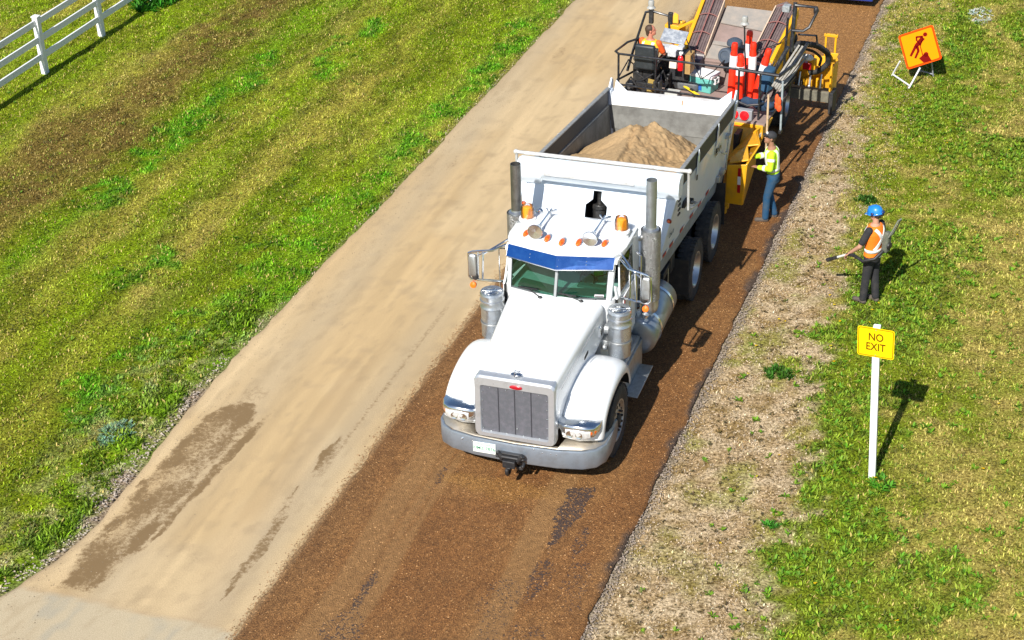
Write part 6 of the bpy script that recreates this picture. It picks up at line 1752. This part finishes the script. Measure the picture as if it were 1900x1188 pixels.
    # beams from the conveyors out to the spread hopper on the left
    k = MX(); k.bar((-.55,12.9,2.05),(-1.05,13.9,1.55),.05,.12); k.bar((-.62,13.0,2.1),(-.95,13.0,1.9),.05,.05); k.bar((-.95,13.2,1.95),(-1.2,13.9,1.6),.05,.05)
    k.build('stay_bracket', YEL, S, bevel=.008)
    k = MX(); k.box(-1.25,-.92,13.05,13.4,1.70,1.92); k.plate([(-1.15,13.1,1.95),(-.98,13.1,1.95),(-1.0,13.15,2.12),(-1.08,13.15,2.16)],.03); k.build('side_box', YEL, S, bevel=.01)
    # engine air filter
    AF = mat('slate_plastic', (.055,.075,.105), .5, noise=.3, nscale=12, col2=(.10,.12,.14))
    k = MX(); k.lathe((.50,12.02,2.12),(0,0,1),[(.07,-.2),(.09,-.06),(.15,-.03),(.155,.0),(.14,.05),(.08,.09),(0,.10)],24); ao = k.build('intake_cap', AF, S)
    k = MX(); k.lathe((.46,11.98,1.90),(-.15,-1,.25),[(.11,-.05),(.14,.0),(.145,.24),(.15,.26),(.15,.30),(.135,.32),(.095,.325),(.09,.31),(0,.31)],24); k.build('air_filter', AF, S)
    k = MX(); k.box(.36,.62,11.78,12.05,1.62,1.84); k.build('filter_mount', BLACK, S, bevel=.02)
    # cables
    for pts in ([(-.28,11.40,2.35),(-.12,11.2,2.2),(.02,11.0,2.0),(.18,10.95,1.75),(.32,11.3,1.8),(.42,11.65,1.9)],
                [(.60,11.65,1.85),(.95,12.0,2.02),(1.3,12.3,2.12),(1.48,12.6,2.38),(1.5,12.7,2.7)]):
        k = MX(); k.tube(pts,.012,6); k.build('cable', BLACK, S)
    # right-hand operator post: black tubes, keypad, handles
    k = MX(); k.tube([(1.62,11.9,1.25),(1.62,11.95,2.3),(1.58,12.2,3.0)],.040,8); k.tube([(1.45,12.1,1.3),(1.47,12.15,2.7)],.025,8)
    k.tube([(1.60,12.1,2.98),(2.0,12.15,2.96),(2.02,12.15,2.9),(1.92,12.0,2.62),(1.82,11.95,2.55),(1.62,11.92,2.55)],.030,8)
    k.tube([(1.62,12.4,2.3),(1.95,12.5,2.28),(1.98,12.5,2.1)],.022,8)
    tw = k.build('right_post', TUBEB, S)
    k = MX(); k.obox(Vector((1.46,12.05,2.92)),(.14,.16,.12)); k.build('keypad', mat('keypad_grey', (.20,.22,.23), .5, noise=.8, nscale=30, col2=(.45,.48,.48)), tw, bevel=.01)
    k = MX(); k.ball((1.99,12.15,2.90),(.05,.05,.08),10,8); k.build('mirror_knob', BLACK, tw)
    k = MX(); k.tube([(1.35,10.7,1.4),(1.45,11.0,1.7),(1.50,11.3,2.0),(1.62,11.7,2.3)],.04,8); k.tube([(1.50,10.9,1.35),(1.60,11.4,1.9),(1.7,11.8,2.1)],.03,8); k.build('boarding_handrail', TUBEB, S)
    # front spread hopper
    X0, X1 = -1.55, 1.93
    h = MX()
    h.plate([(X0,14.22,.98),(X1,14.22,.98),(X1,14.30,.50),(X0,14.30,.50)],.03)
    h.plate([(X0,14.62,1.05),(X1,14.62,1.05),(X1,14.50,.50),(X0,14.50,.50)],.03)
    h.plate([(X0,14.28,.52),(X1,14.28,.52),(X1,14.52,.52),(X0,14.52,.52)],.03)
    for x in (X0,X1): h.plate([(x,14.18,.30),(x,14.60,.30),(x,14.66,1.0),(x,14.18,1.0)],.03)
    ho = h.build('spread_hopper', YEL, S, bevel=.01)
    k = MX(); k.plate([(X1-.02,14.20,1.08),(X1+.03,14.20,1.08),(X1+.10,14.22,1.30),(X1-.14,14.22,1.30)],.04); k.bar((X1-.01,14.12,.32),(X1-.01,14.16,1.12),.035,.04); k.build('end_bracket', YEL, ho, bevel=.008)
    k = MX(); k.box(1.62,1.66,14.7,14.74,.9,1.5); k.box(1.82,1.86,14.7,14.74,.9,1.5); k.box(1.60,1.88,14.69,14.75,1.44,1.50); k.build('front_bracket', YEL, ho, bevel=.006)
    k = MX(); k.box(X0,X1,14.02,14.10,.30,.52); k.box(X0,X1,14.10,14.25,.30,.36); k.build('gate_bar', mat('dull_gate_steel', (.16,.15,.12), .6, .3, noise=.7, nscale=10, col2=(.3,.28,.2)), ho, bevel=.006)
    k = MX(); k.box(X1+.0,X1+.08,14.05,14.4,.05,.50); k.build('end_skid', DARKSTEEL, ho, bevel=.01)
    random.seed(5)
    for j in range(15):
        x = X0+.12+j*(X1-X0-.2)/15
        k = MX(); k.box(x,x+.15,14.10,14.19,.56,.66+.05*(j % 3)); k.box(x+.02,x+.06,14.02,14.12,.62,.74); k.build('gate_actuator', YEL if j % 3 else DARKSTEEL, ho, bevel=.01)
        k = MX(); k.cyl((x+.10,14.05,.60),(x+.10,14.14,.85),.022,n=8); k.ball((x+.10,14.05,.60),.032,8,6); k.build('gate_cylinder', mat('bright_fitting', (.62,.62,.6), .3, .6), ho)
    k = MX(); k.box(1.10,1.38,13.9,14.15,.98,1.35); k.build('valve_cover', YEL, S, bevel=.02); k = MX(); k.box(1.46,1.62,14.0,14.15,.85,1.18); k.build('valve_cover', YEL, S, bevel=.02); k = MX(); k.box(1.05,1.25,13.3,13.6,1.35,1.65); k.build('valve_cover', YEL, S, bevel=.02)
    k = MX(); k.box(1.35,1.55,13.95,14.1,.98,1.12); k.build('red_valve', REFR, S, bevel=.01)
    k = MX(); k.ball((1.45,14.0,1.22),(.13,.08,.07),10,8); k.build('white_fitting', SILVER, S)
    for pts, r in (([(1.18,13.1,1.65),(1.42,13.3,1.78),(1.70,13.7,1.62),(1.86,14.0,1.38),(1.86,14.1,1.12),(1.70,14.05,.95),(1.5,14.0,.9)],.062),
                   ([(1.15,13.3,1.55),(1.35,13.5,1.62),(1.62,13.8,1.45),(1.74,14.0,1.25),(1.68,14.1,1.05)],.030)):
        k = MX(); 
        q = [Vector(p) for p in pts]; fine = []
        for a, b_ in zip(q[:-1], q[1:]):
            for t in np.linspace(0,1,10,endpoint=False): fine.append(a.lerp(b_,t))
        fine.append(q[-1])
        sm = [fine[0]] + [(fine[i-1]+fine[i]*2+fine[i+1])/4 for i in range(1,len(fine)-1)] + [fine[-1]]
        for _ in range(6): sm = [sm[0]] + [(sm[i-1]+sm[i]*2+sm[i+1])/4 for i in range(1,len(sm)-1)] + [sm[-1]]
        k.tube(sm,[r*(1.0 if i % 2 else .88) for i in range(len(sm))],10); k.build('hydraulic_hose', FLAP, S)
    k = MX(); k.ball((1.30,13.35,1.85),(.09,.09,.10),10,8); k.ball((1.36,13.2,1.72),(.12,.08,.07),10,8); k.build('hydraulic_motor', DARKSTEEL, S)
spreader()

# ------------------------------------------------------------------ things standing or hanging on the spreader
XW = lambda x, y, z: XM @ Vector((x,y,z))
def on_machine(name, label, cat, loc, group=None): return thing(name, label, cat, XW(*loc), group)
# operator in the seat
ox = XW(-.84,10.98,0)
person('operator with brown hair and orange yellow vest sitting at the spreader console', 'person', (ox.x,ox.y,1.03), YAW-.15,
    pose=dict(hipL=(-.09,-.02,.90), hipR=(.09,-.02,.90), kneeL=(-.13,.38,.92), kneeR=(.13,.38,.92), ankL=(-.13,.42,.50), ankR=(.13,.42,.50),
              elL=(-.24,.12,1.16), wrL=(-.10,.34,1.18), hdL=(.2,1,.1), ntL=(0,0,1), elR=(.25,.12,1.16), wrR=(.22,.38,1.16), hdR=(0,1,.1), ntR=(0,0,1)),
    trousers=DARKCL, top=mat('orange_shirt', (.85,.12,.02), .7), sleeves='short', vest='vest', vestcol=mat('yellow_orange_vest', (.95,.50,.02), .7), headyaw=-1.15, headpitch=-.25, hood=True,
    skin=mat('flushed_skin', (.52,.20,.13), .55), scale=.93)
# cooler
def cooler():
    A = XM @ Matrix.Translation((.05,11.50,1.32)) @ Matrix.Rotation(-.20,4,'Z') @ Matrix.Scale(1.12,4)
    t = thing('cool_box', 'teal cool box with white lid standing on the spreader platform', 'cool box', A @ Vector((0,0,0)))
    k = MB(A); k.hexa([(-.225,-.14,0),(.225,-.14,0),(.225,.14,0),(-.225,.14,0),(-.245,-.155,.26),(.245,-.155,.26),(.245,.155,.26),(-.245,.155,.26)])
    k.build('box_body', mat('teal_plastic', (.13,.45,.40), .5, noise=.2, nscale=6, col2=(.10,.38,.34)), t, bevel=.02, seg=3)
    k = MB(A); k.box(-.255,.255,-.165,.165,.262,.325); k.build('lid', mat('white_plastic', (.78,.79,.78), .4), t, bevel=.022, seg=3)
    k = MB(A); k.tube([(.25,-.07,.17),(.275,-.07,.17),(.275,.05,.17),(.25,.05,.17)],.012,6); k.tube([(.25,-.07,.25),(.275,-.07,.25),(.275,.05,.25),(.25,.05,.25)],.012,6); k.tube([(.275,-.07,.16),(.275,-.07,.26)],.012,6); k.tube([(.275,.05,.16),(.275,.05,.26)],.012,6); k.build('carry_handle', MATS['white_plastic'], t)
    k = MB(A); k.hexa([(-.10,-.152,.04),(.00,-.152,.04),(.00,-.148,.04),(-.10,-.148,.04),(-.10,-.158,.14),(.00,-.158,.14),(.00,-.154,.14),(-.10,-.154,.14)]); k.build('label_white', SILVER, t)
    k = MB(A); k.hexa([(.002,-.152,.04),(.06,-.152,.04),(.06,-.148,.04),(.002,-.148,.04),(.002,-.158,.14),(.06,-.158,.14),(.06,-.154,.14),(.002,-.154,.14)]); k.build('label_blue', mat('label_blue', (.02,.12,.45), .5), t)
cooler()
# orange delineator tubes
REDO = mat('fluorescent_red_plastic', (0.86, 0.030, 0.006), 0.45, noise=.3, nscale=5, col2=(.80,.06,.01))
def delineator(x, y, tx, ty, h, label, band):
    t = on_machine('delineator_post', label, 'delineator', (x,y,1.32), 'orange delineator posts standing on the spreader platform')
    a = Vector((x,y,1.32)); d = Vector((tx,ty,1)).normalized()
    k = MX(); k.lathe(a,d,[(.082,0),(.078,.02),(.076,h*.35),(.072,h*.8),(.055,h*.86),(.062,h*.90),(.062,h*.96),(.050,h),(.025,h),(.025,h-.02)],20); k.build('tube', REDO, t)
    for b0, b1 in band:
        k = MX(); r = .0785; k.lathe(a,d,[(r,b0*h),(r,b1*h)],20); o = k.build('white_band', WTAPE, t)
delineator(.67,11.32,.03,.0,1.08,'front left orange delineator post with one wide white band',((.55,.78),))
delineator(.88,11.10,.0,.03,.95,'short orange delineator post in front with a low smudged white band',((.58,.76),))
delineator(.84,11.62,.02,.10,1.20,'tallest orange delineator post, furthest back beside the receiver mast',((.58,.80),))
delineator(1.00,11.46,.02,.0,1.08,'straight orange delineator post second from right with white band',((.50,.76),))
delineator(1.12,11.32,.22,.05,1.05,'orange delineator post leaning right at the end of its row',((.50,.70),))
# fire extinguisher
t = on_machine('fire_extinguisher', 'small red fire extinguisher clipped to the spreader console', 'fire extinguisher', (-.24,10.97,1.9))
k = MX(); k.lathe((-.235,10.97,1.86),(0,0,1),[(.03,0),(.052,.01),(.055,.03),(.055,.24),(.04,.28),(.018,.30)],18); k.build('cylinder_body', mat('extinguisher_red', (.75,.01,.015), .25, coat=.5), t)
k = MX(); k.lathe((-.235,10.97,2.16),(0,0,1),[(.018,0),(.025,.02),(.018,.05)],12); k.box(-.26,-.19,10.95,10.99,2.20,2.23); k.build('valve_handle', SILVER, t)
# grey lidded box on the rear edge
t = on_machine('lidded_box', 'low grey box with pale lid on the rear edge of the spreader platform', 'box', (-.36,10.85,1.32))
k = MX(); k.box(-.50,-.24,10.80,11.02,1.325,1.40); k.build('box_body', mat('slate_box', (.12,.15,.19), .5), t, bevel=.01)
k = MX(); k.box(-.51,-.23,10.79,11.03,1.40,1.445); k.box(-.51,-.23,10.88,10.895,1.444,1.452); k.build('lid', mat('pale_lid', (.52,.53,.50), .5, noise=.4, nscale=12, col2=(.35,.35,.33)), t, bevel=.008)
# yellow level or tool
t = on_machine('spirit_level', 'long yellow hand tool lying between the seat and the cool box', 'tool', (-.10,11.2,1.36))
k = MX(); k.bar((-.45,11.43,1.44),(.13,11.05,1.37),.045,.03); k.build('tool_shaft', mat('tool_yellow', (.85,.62,.02), .45), t, bevel=.006)
k = MX(); k.bar((-.10,11.205,1.42),(-.02,11.155,1.41),.05,.02); k.build('tool_grip', BLACK, t)
# tow hook shaped clamp
t = on_machine('rail_clamp', 'small dark clamp hanging on the lower guard rail right of the cool box', 'clamp', (.30,10.42,1.55))
k = MX(); k.tube([(.22,10.43,1.62),(.24,10.40,1.50),(.18,10.38,1.44)],.018,8); k.box(.10,.20,10.34,10.42,1.40,1.47); k.tube([(.50,10.45,1.60),(.46,10.40,1.48),(.60,10.38,1.46),(.74,10.40,1.47)],.012,6); k.build('clamp_body', BLACK, t, bevel=.006)
# jacket
def jacket():
    t = on_machine('jacket', 'dark navy jacket draped below the rail above the red tail lamps', 'jacket', (1.3,10.6,1.55))
    k = MX(); rings = []
    for x in np.linspace(.95,1.72,14):
        a = .05+.03*math.sin(x*17); rings.append([Vector((x, 10.58+a*math.cos(q), 1.56+.10*math.sin(q)*(1+.3*math.sin(x*23)) + .03*math.sin(x*11))) for q in np.linspace(0,2*PI,12,endpoint=False)])
    k.loft(rings); k.build('cloth', NAVY, t, subsurf=1)
    k = MX(); k.ball((1.62,10.52,1.60),(.10,.08,.07),10,8); k.build('sleeve', NAVY, t)
jacket()
# folded camp chair
t = on_machine('folded_chair', 'folded dark blue camp chair leaning on the right side of the platform', 'chair', (1.5,11.0,1.5))
k = MX(); k.hexa([(1.30,10.80,1.75),(1.50,10.75,1.72),(1.58,10.9,1.75),(1.35,10.95,1.78),(1.36,10.95,2.12),(1.52,10.9,2.10),(1.60,11.05,2.15),(1.42,11.1,2.16)]); k.build('chair_cloth', mat('mid_navy', (.015,.06,.12), .8), t, bevel=.03)
k = MX(); k.tube([(1.45,10.62,1.45),(1.60,11.1,2.25)],.016,6); k.tube([(1.32,10.66,1.45),(1.50,11.15,2.2)],.014,6); k.build('chair_frame', TUBEB, t)
# bundle of survey laths
t = on_machine('lath_bundle', 'bundle of weathered grey wooden laths strapped outside the right guard rail', 'laths', (1.9,11.1,2.1))
for j in range(5):
    a = Vector((1.66+.035*j,10.52+.03*(j % 2),1.98-.02*j)); b_ = Vector((1.86+.04*j,11.55+.1*(j % 3),2.42-.05*j))
    k = MX(); k.bar(a,b_,.035,.022,(0.3,0,1)); k.build('lath', mat('weathered_wood', (.36,.34,.30), .8, noise=.6, nscale=12, col2=(.22,.2,.17)), t)
# hand tools hanging on the right
for x, y, z0, z1, c, lb in ((1.74,10.02,.90,2.02,(.62,.45,.28),'pale wooden handled pole hanging vertically at the right rear corner of the platform'),
                       (1.86,10.52,1.15,2.10,(.34,.40,.42),'grey metal pole with dark tip hanging right of the orange gloves')):
    t = on_machine('hanging_pole', lb, 'pole', (x,y,z1), None)
    k = MX(); k.cyl((x,y,z0),(x-.01,y,z1),.020,n=8); k.build('shaft', mat('pole_'+str(len(lb)), c, .55, noise=.4, nscale=9), t)
    k = MX(); k.obox(Vector((x,y,z0-.03)),(.05,.12,.06)); k.build('pole_end', BLACK, t, bevel=.005)
t = on_machine('work_gloves', 'pair of orange work gloves hanging between the two poles on the right', 'gloves', (1.80,10.40,1.75))
for q in (0,1):
    k = MX(); k.ball((1.79+.045*q,10.40,1.80-.05*q),(.04,.03,.10),10,8); k.ball((1.79+.05*q,10.40,1.68-.05*q),(.05,.03,.08),10,8); k.ball((1.76+.05*q,10.40,1.66-.05*q),(.015,.02,.05),8,6)
    k.build('glove', mat('orange_glove', (.92,.10,.02), .7), t, remesh=.01, smo=1)

# driver in the cab
person('driver in a green and orange hi vis vest behind the truck windscreen', 'person', (0.42,2.92,0.72), math.radians(180),
    pose=dict(hipL=(-.09,0,.90), hipR=(.09,0,.90), kneeL=(-.14,.40,.90), kneeR=(.14,.40,.90), ankL=(-.14,.45,.72), ankR=(.14,.45,.72),
              elL=(-.25,.18,1.16), wrL=(-.20,.40,1.24), hdL=(.3,.8,.2), ntL=(0,0,1), elR=(.25,.18,1.16), wrR=(.15,.38,1.26), hdR=(-.2,.8,.2), ntR=(0,0,1)),
    trousers=DARKCL, top=DARKCL, sleeves='short', vest='vest', vestcol=mat('green_hi_vis', (.16,.85,.03), .7), scale=.93)

# ------------------------------------------------------------------ NO EXIT sign
SY = mat('sign_yellow', (0.88, 0.60, 0.005), 0.7, spec=.05, noise=.15, nscale=6, col2=(.82,.55,.01))
SBR = mat('sign_brown_print', (0.11, 0.045, 0.003), 0.8, spec=.05)
t = thing('road_sign', 'yellow NO EXIT sign on a white wooden post on the right verge', 'road sign', (4.72,1.60,0))
lean = Vector((-.052, -.02, 1)).normalized()
PB = Vector((4.72,1.60,-.05)); 
k = MB(); k.bar(PB, PB+lean*2.49, .095, .095, (0,1,0)); k.build('post', WHITE, t, bevel=.006)
k = MB(); k.ball((4.72,1.58,-.005),(.12,.12,.03),12,6)
SA = Vector((1,-.06,0)).normalized(); SU = lean; SN = SA.cross(SU).normalized()      # normal towards the camera
C0 = PB + lean*2.26 + SN*.053
k = MB(); M1 = basis(C0, SA, SU, SN)
k.xf = M1
pts = rrect(-.245,.245,-.225,.225,.035,5)
k.prism(pts,'z',-.002,.003); sb = k.build('sign_plate', SY, t)
k = MB(M1)
o_, i_ = rrect(-.232,.232,-.212,.212,.028,5), rrect(-.224,.224,-.204,.204,.022,5)
n = len(o_); k.add([(a,b,.0042) for a,b in o_] + [(a,b,.0042) for a,b in i_], [(q,(q+1)%n,n+(q+1)%n,n+q) for q in range(n)])
k.build('sign_border', SBR, sb, smooth=False)
for txt, z in (('NO',.078),('EXIT',-.072)):
    k = MB(); text_mesh(txt, .160, M1 @ Matrix.Translation((0,z,.0045)), .0008, k, sx=.80); k.build('sign_lettering', SBR, sb, smooth=False)
k = MB(M1)
for z in (.195,-.195): k.ball((0,z,.006),(.008,.008,.004),8,4)
k.build('bolt', STEEL, sb)

# ------------------------------------------------------------------ diamond roadworks sign on a folding stand
OR1 = mat('sign_orange', (0.86, 0.25, 0.002), 0.7, noise=.12, nscale=6, col2=(.82,.23,.002), spec=.05); OR2 = mat('sign_deep_orange', (.80,.07,.002), .7, spec=.05)
DRED = mat('sign_dark_red', (0.16, 0.003, 0.002), 0.7, spec=.05)
def works_sign():
    O = Vector((3.50,16.25,0))
    t = thing('roadworks_sign', 'orange diamond sign of a digging worker tilted on a white folding stand', 'road sign', O)
    # sheet leans back; its own axes turned within the sheet
    C = Vector((3.60,16.35,.72)); A = Vector((1,-.05,0)).normalized(); Nn = Vector((-.12,-.90,.42)).normalized()
    A = (A - Nn*A.dot(Nn)).normalized(); U = Nn.cross(A)
    r = math.radians(24); A2 = A*math.cos(r) + U*math.sin(r); U2 = -A*math.sin(r) + U*math.cos(r)
    M = basis(C, A2, U2, Nn)
    h = .375
    k = MB(M); k.prism(rrect(-h,h,-h,h,.05,5),'z',-.012,.002); s = k.build('sign_sheet', OR2, t)
    k = MB(M); k.prism(rrect(-h+.035,h-.035,-h+.035,h-.035,.035,5),'z',.002,.005); k.build('sign_face', OR1, s)
    o_, i_ = rrect(-h+.030,h-.030,-h+.030,h-.030,.035,5), rrect(-h+.040,h-.040,-h+.040,h-.040,.03,5); n = len(o_)
    k = MB(M); k.add([(a,b,.0065) for a,b in o_] + [(a,b,.0065) for a,b in i_], [(q,(q+1)%n,n+(q+1)%n,n+q) for q in range(n)]); k.build('sign_border', DRED, s, smooth=False)
    # the digging figure, upright in the sheet's A,U axes -> rotate back a little
    M2 = M @ Matrix.Rotation(-math.radians(20),4,'Z') @ Matrix.Translation((0,.03,0)) @ Matrix.Scale(1.12,4)
    M2 = M2 @ Matrix.Translation((0,0,-.0005))
    F = MB(M2)
    z = .0075
    def seg(a, b, w0, w1):
        a = Vector((*a,0)); b = Vector((*b,0)); d = (b-a).normalized(); p = Vector((-d.y,d.x,0))
        F.add([(a+p*w0/2)+V(0,0,z), (a-p*w0/2)+V(0,0,z), (b-p*w1/2)+V(0,0,z), (b+p*w1/2)+V(0,0,z)], [(0,1,2,3)])
    def disc(c, r_): F.add([(c[0]+r_*math.cos(q), c[1]+r_*math.sin(q), z) for q in np.linspace(0,2*PI,20,endpoint=False)], [tuple(range(20))])
    disc((.075,.215),.040)
    seg((.045,.155),(-.075,-.01),.085,.075); seg((-.075,0),(-.16,-.20),.060,.042); seg((-.060,0),(-.02,-.10),.058,.045); seg((-.02,-.09),(-.07,-.235),.045,.040)
    seg((-.085,.16),(.04,.175),.035,.035); seg((-.085,.17),(-.07,.09),.030,.030); seg((-.07,.10),(.0,.02),.022,.022); seg((.04,.14),(.0,.0),.030,.025); seg((-.01,.03),(.065,-.17),.017,.017)
    disc((.125,-.155),.045); F.add([(.0,-.235,z),(.09,-.31,z),(.235,-.26,z),(.165,-.16,z),(.085,-.15,z)], [(0,1,2,3,4)])
    F.build('digging_figure', DRED, s, smooth=False)
    # stand
    W_ = mat('white_stand_paint', (.78,.78,.80), .4)
    a, b = Vector((3.22,16.45,.48)), Vector((3.06,16.50,.0)); c, d = Vector((3.64,16.30,.40)), Vector((3.46,15.86,.0))
    P = [(Vector((3.23,16.22,.42)),Vector((3.07,16.42,0))), (Vector((3.66,16.18,.33)),Vector((3.50,15.80,0)))]
    for p, q in P:
        k = MB(); k.bar(p,q,.03,.03); k.build('stand_leg', W_, t, bevel=.004)
    k = MB(); k.bar(P[0][1].lerp(P[0][0],.10),P[1][1].lerp(P[1][0],.12),.028,.028); k.build('stand_crossbar', W_, t, bevel=.004)
    g = mat('grey_stand', (.36,.38,.42), .5)
    for p, q in ((Vector((3.50,16.45,.6)),Vector((3.62,16.75,0))), (Vector((3.84,16.4,.5)),Vector((3.92,16.60,0)))):
        k = MB(); k.bar(p,q,.022,.022); k.build('stand_leg', g, t)
    k = MB(); k.bar((3.62,16.73,.05),(3.91,16.58,.06),.02,.02); k.build('stand_crossbar', g, t)
works_sign()

# ------------------------------------------------------------------ blue vehicle further up the road
def blue_vehicle():
    t = thing('pickup_truck', 'blue vehicle on the fresh strip at the top edge of the photo', 'pickup truck', (1.15,23.0,0))
    B = mat('deep_blue_paint', (.008,.035,.25), .28, coat=.6, noise=.2, nscale=4, col2=(.012,.05,.30))
    x0, x1 = .18, 2.12
    DY = -.86
    def ring(y, w, z0, z1, r=.08): 
        c = (x0+x1)/2; h = (x1-x0)/2*w
        return [Vector((c+a,y+DY,b)) for a, b in rrect(-h,h,z0,z1,r,4)]
    k = MB(); k.loft([ring(21.30,.96,.20,1.05),ring(21.38,1.0,.18,1.10),ring(23.6,1.0,.30,1.10),ring(25.2,1.0,.30,1.08),ring(26.6,.98,.40,1.0),ring(26.75,.9,.5,.9)]); k.build('body_shell', B, t)
    k = MB(); k.loft([ring(23.3,.93,1.08,1.12,.02),ring(23.45,.88,1.08,1.72),ring(24.5,.86,1.08,1.78),ring(25.2,.92,1.08,1.12,.02)]); cb = k.build('cab', B, t)
    k = MB(Matrix.Translation((0,DY,0))); k.plate([(x0+.2,24.62,1.72),(x1-.2,24.62,1.72),(x1-.14,25.12,1.2),(x0+.14,25.12,1.2)],.01); k.build('window_glass', HOLE, cb); k = MB(Matrix.Translation((0,DY,0))); k.plate([(x0+.22,23.40,1.66),(x1-.22,23.40,1.66),(x1-.15,23.33,1.2),(x0+.15,23.33,1.2)],.01); k.build('window_glass', HOLE, cb)
    k = MB(Matrix.Translation((0,DY,0))); k.box(x0+.12,x1-.12,21.45,23.25,1.06,1.115); k.build('cargo_bed', HOLE, t)
    k = MB(Matrix.Translation((0,DY,0))); k.box(x0+.02,x1-.02,21.22,21.32,.19,.34); k.build('rear_bumper', B, t, bevel=.03)
    for x in (x0+.10,x1-.10): MB(Matrix.Translation((0,DY,0))).box(x-.07,x+.07,21.27,21.32,.75,1.02).build('tail_light', REFR, t, bevel=.01)
    for y in (22.2,25.7):
        for s, x in ((-1,x0+.10),(1,x1-.10)): wheel(t,(x,y+DY,.36),s,.36,.24)
blue_vehicle()
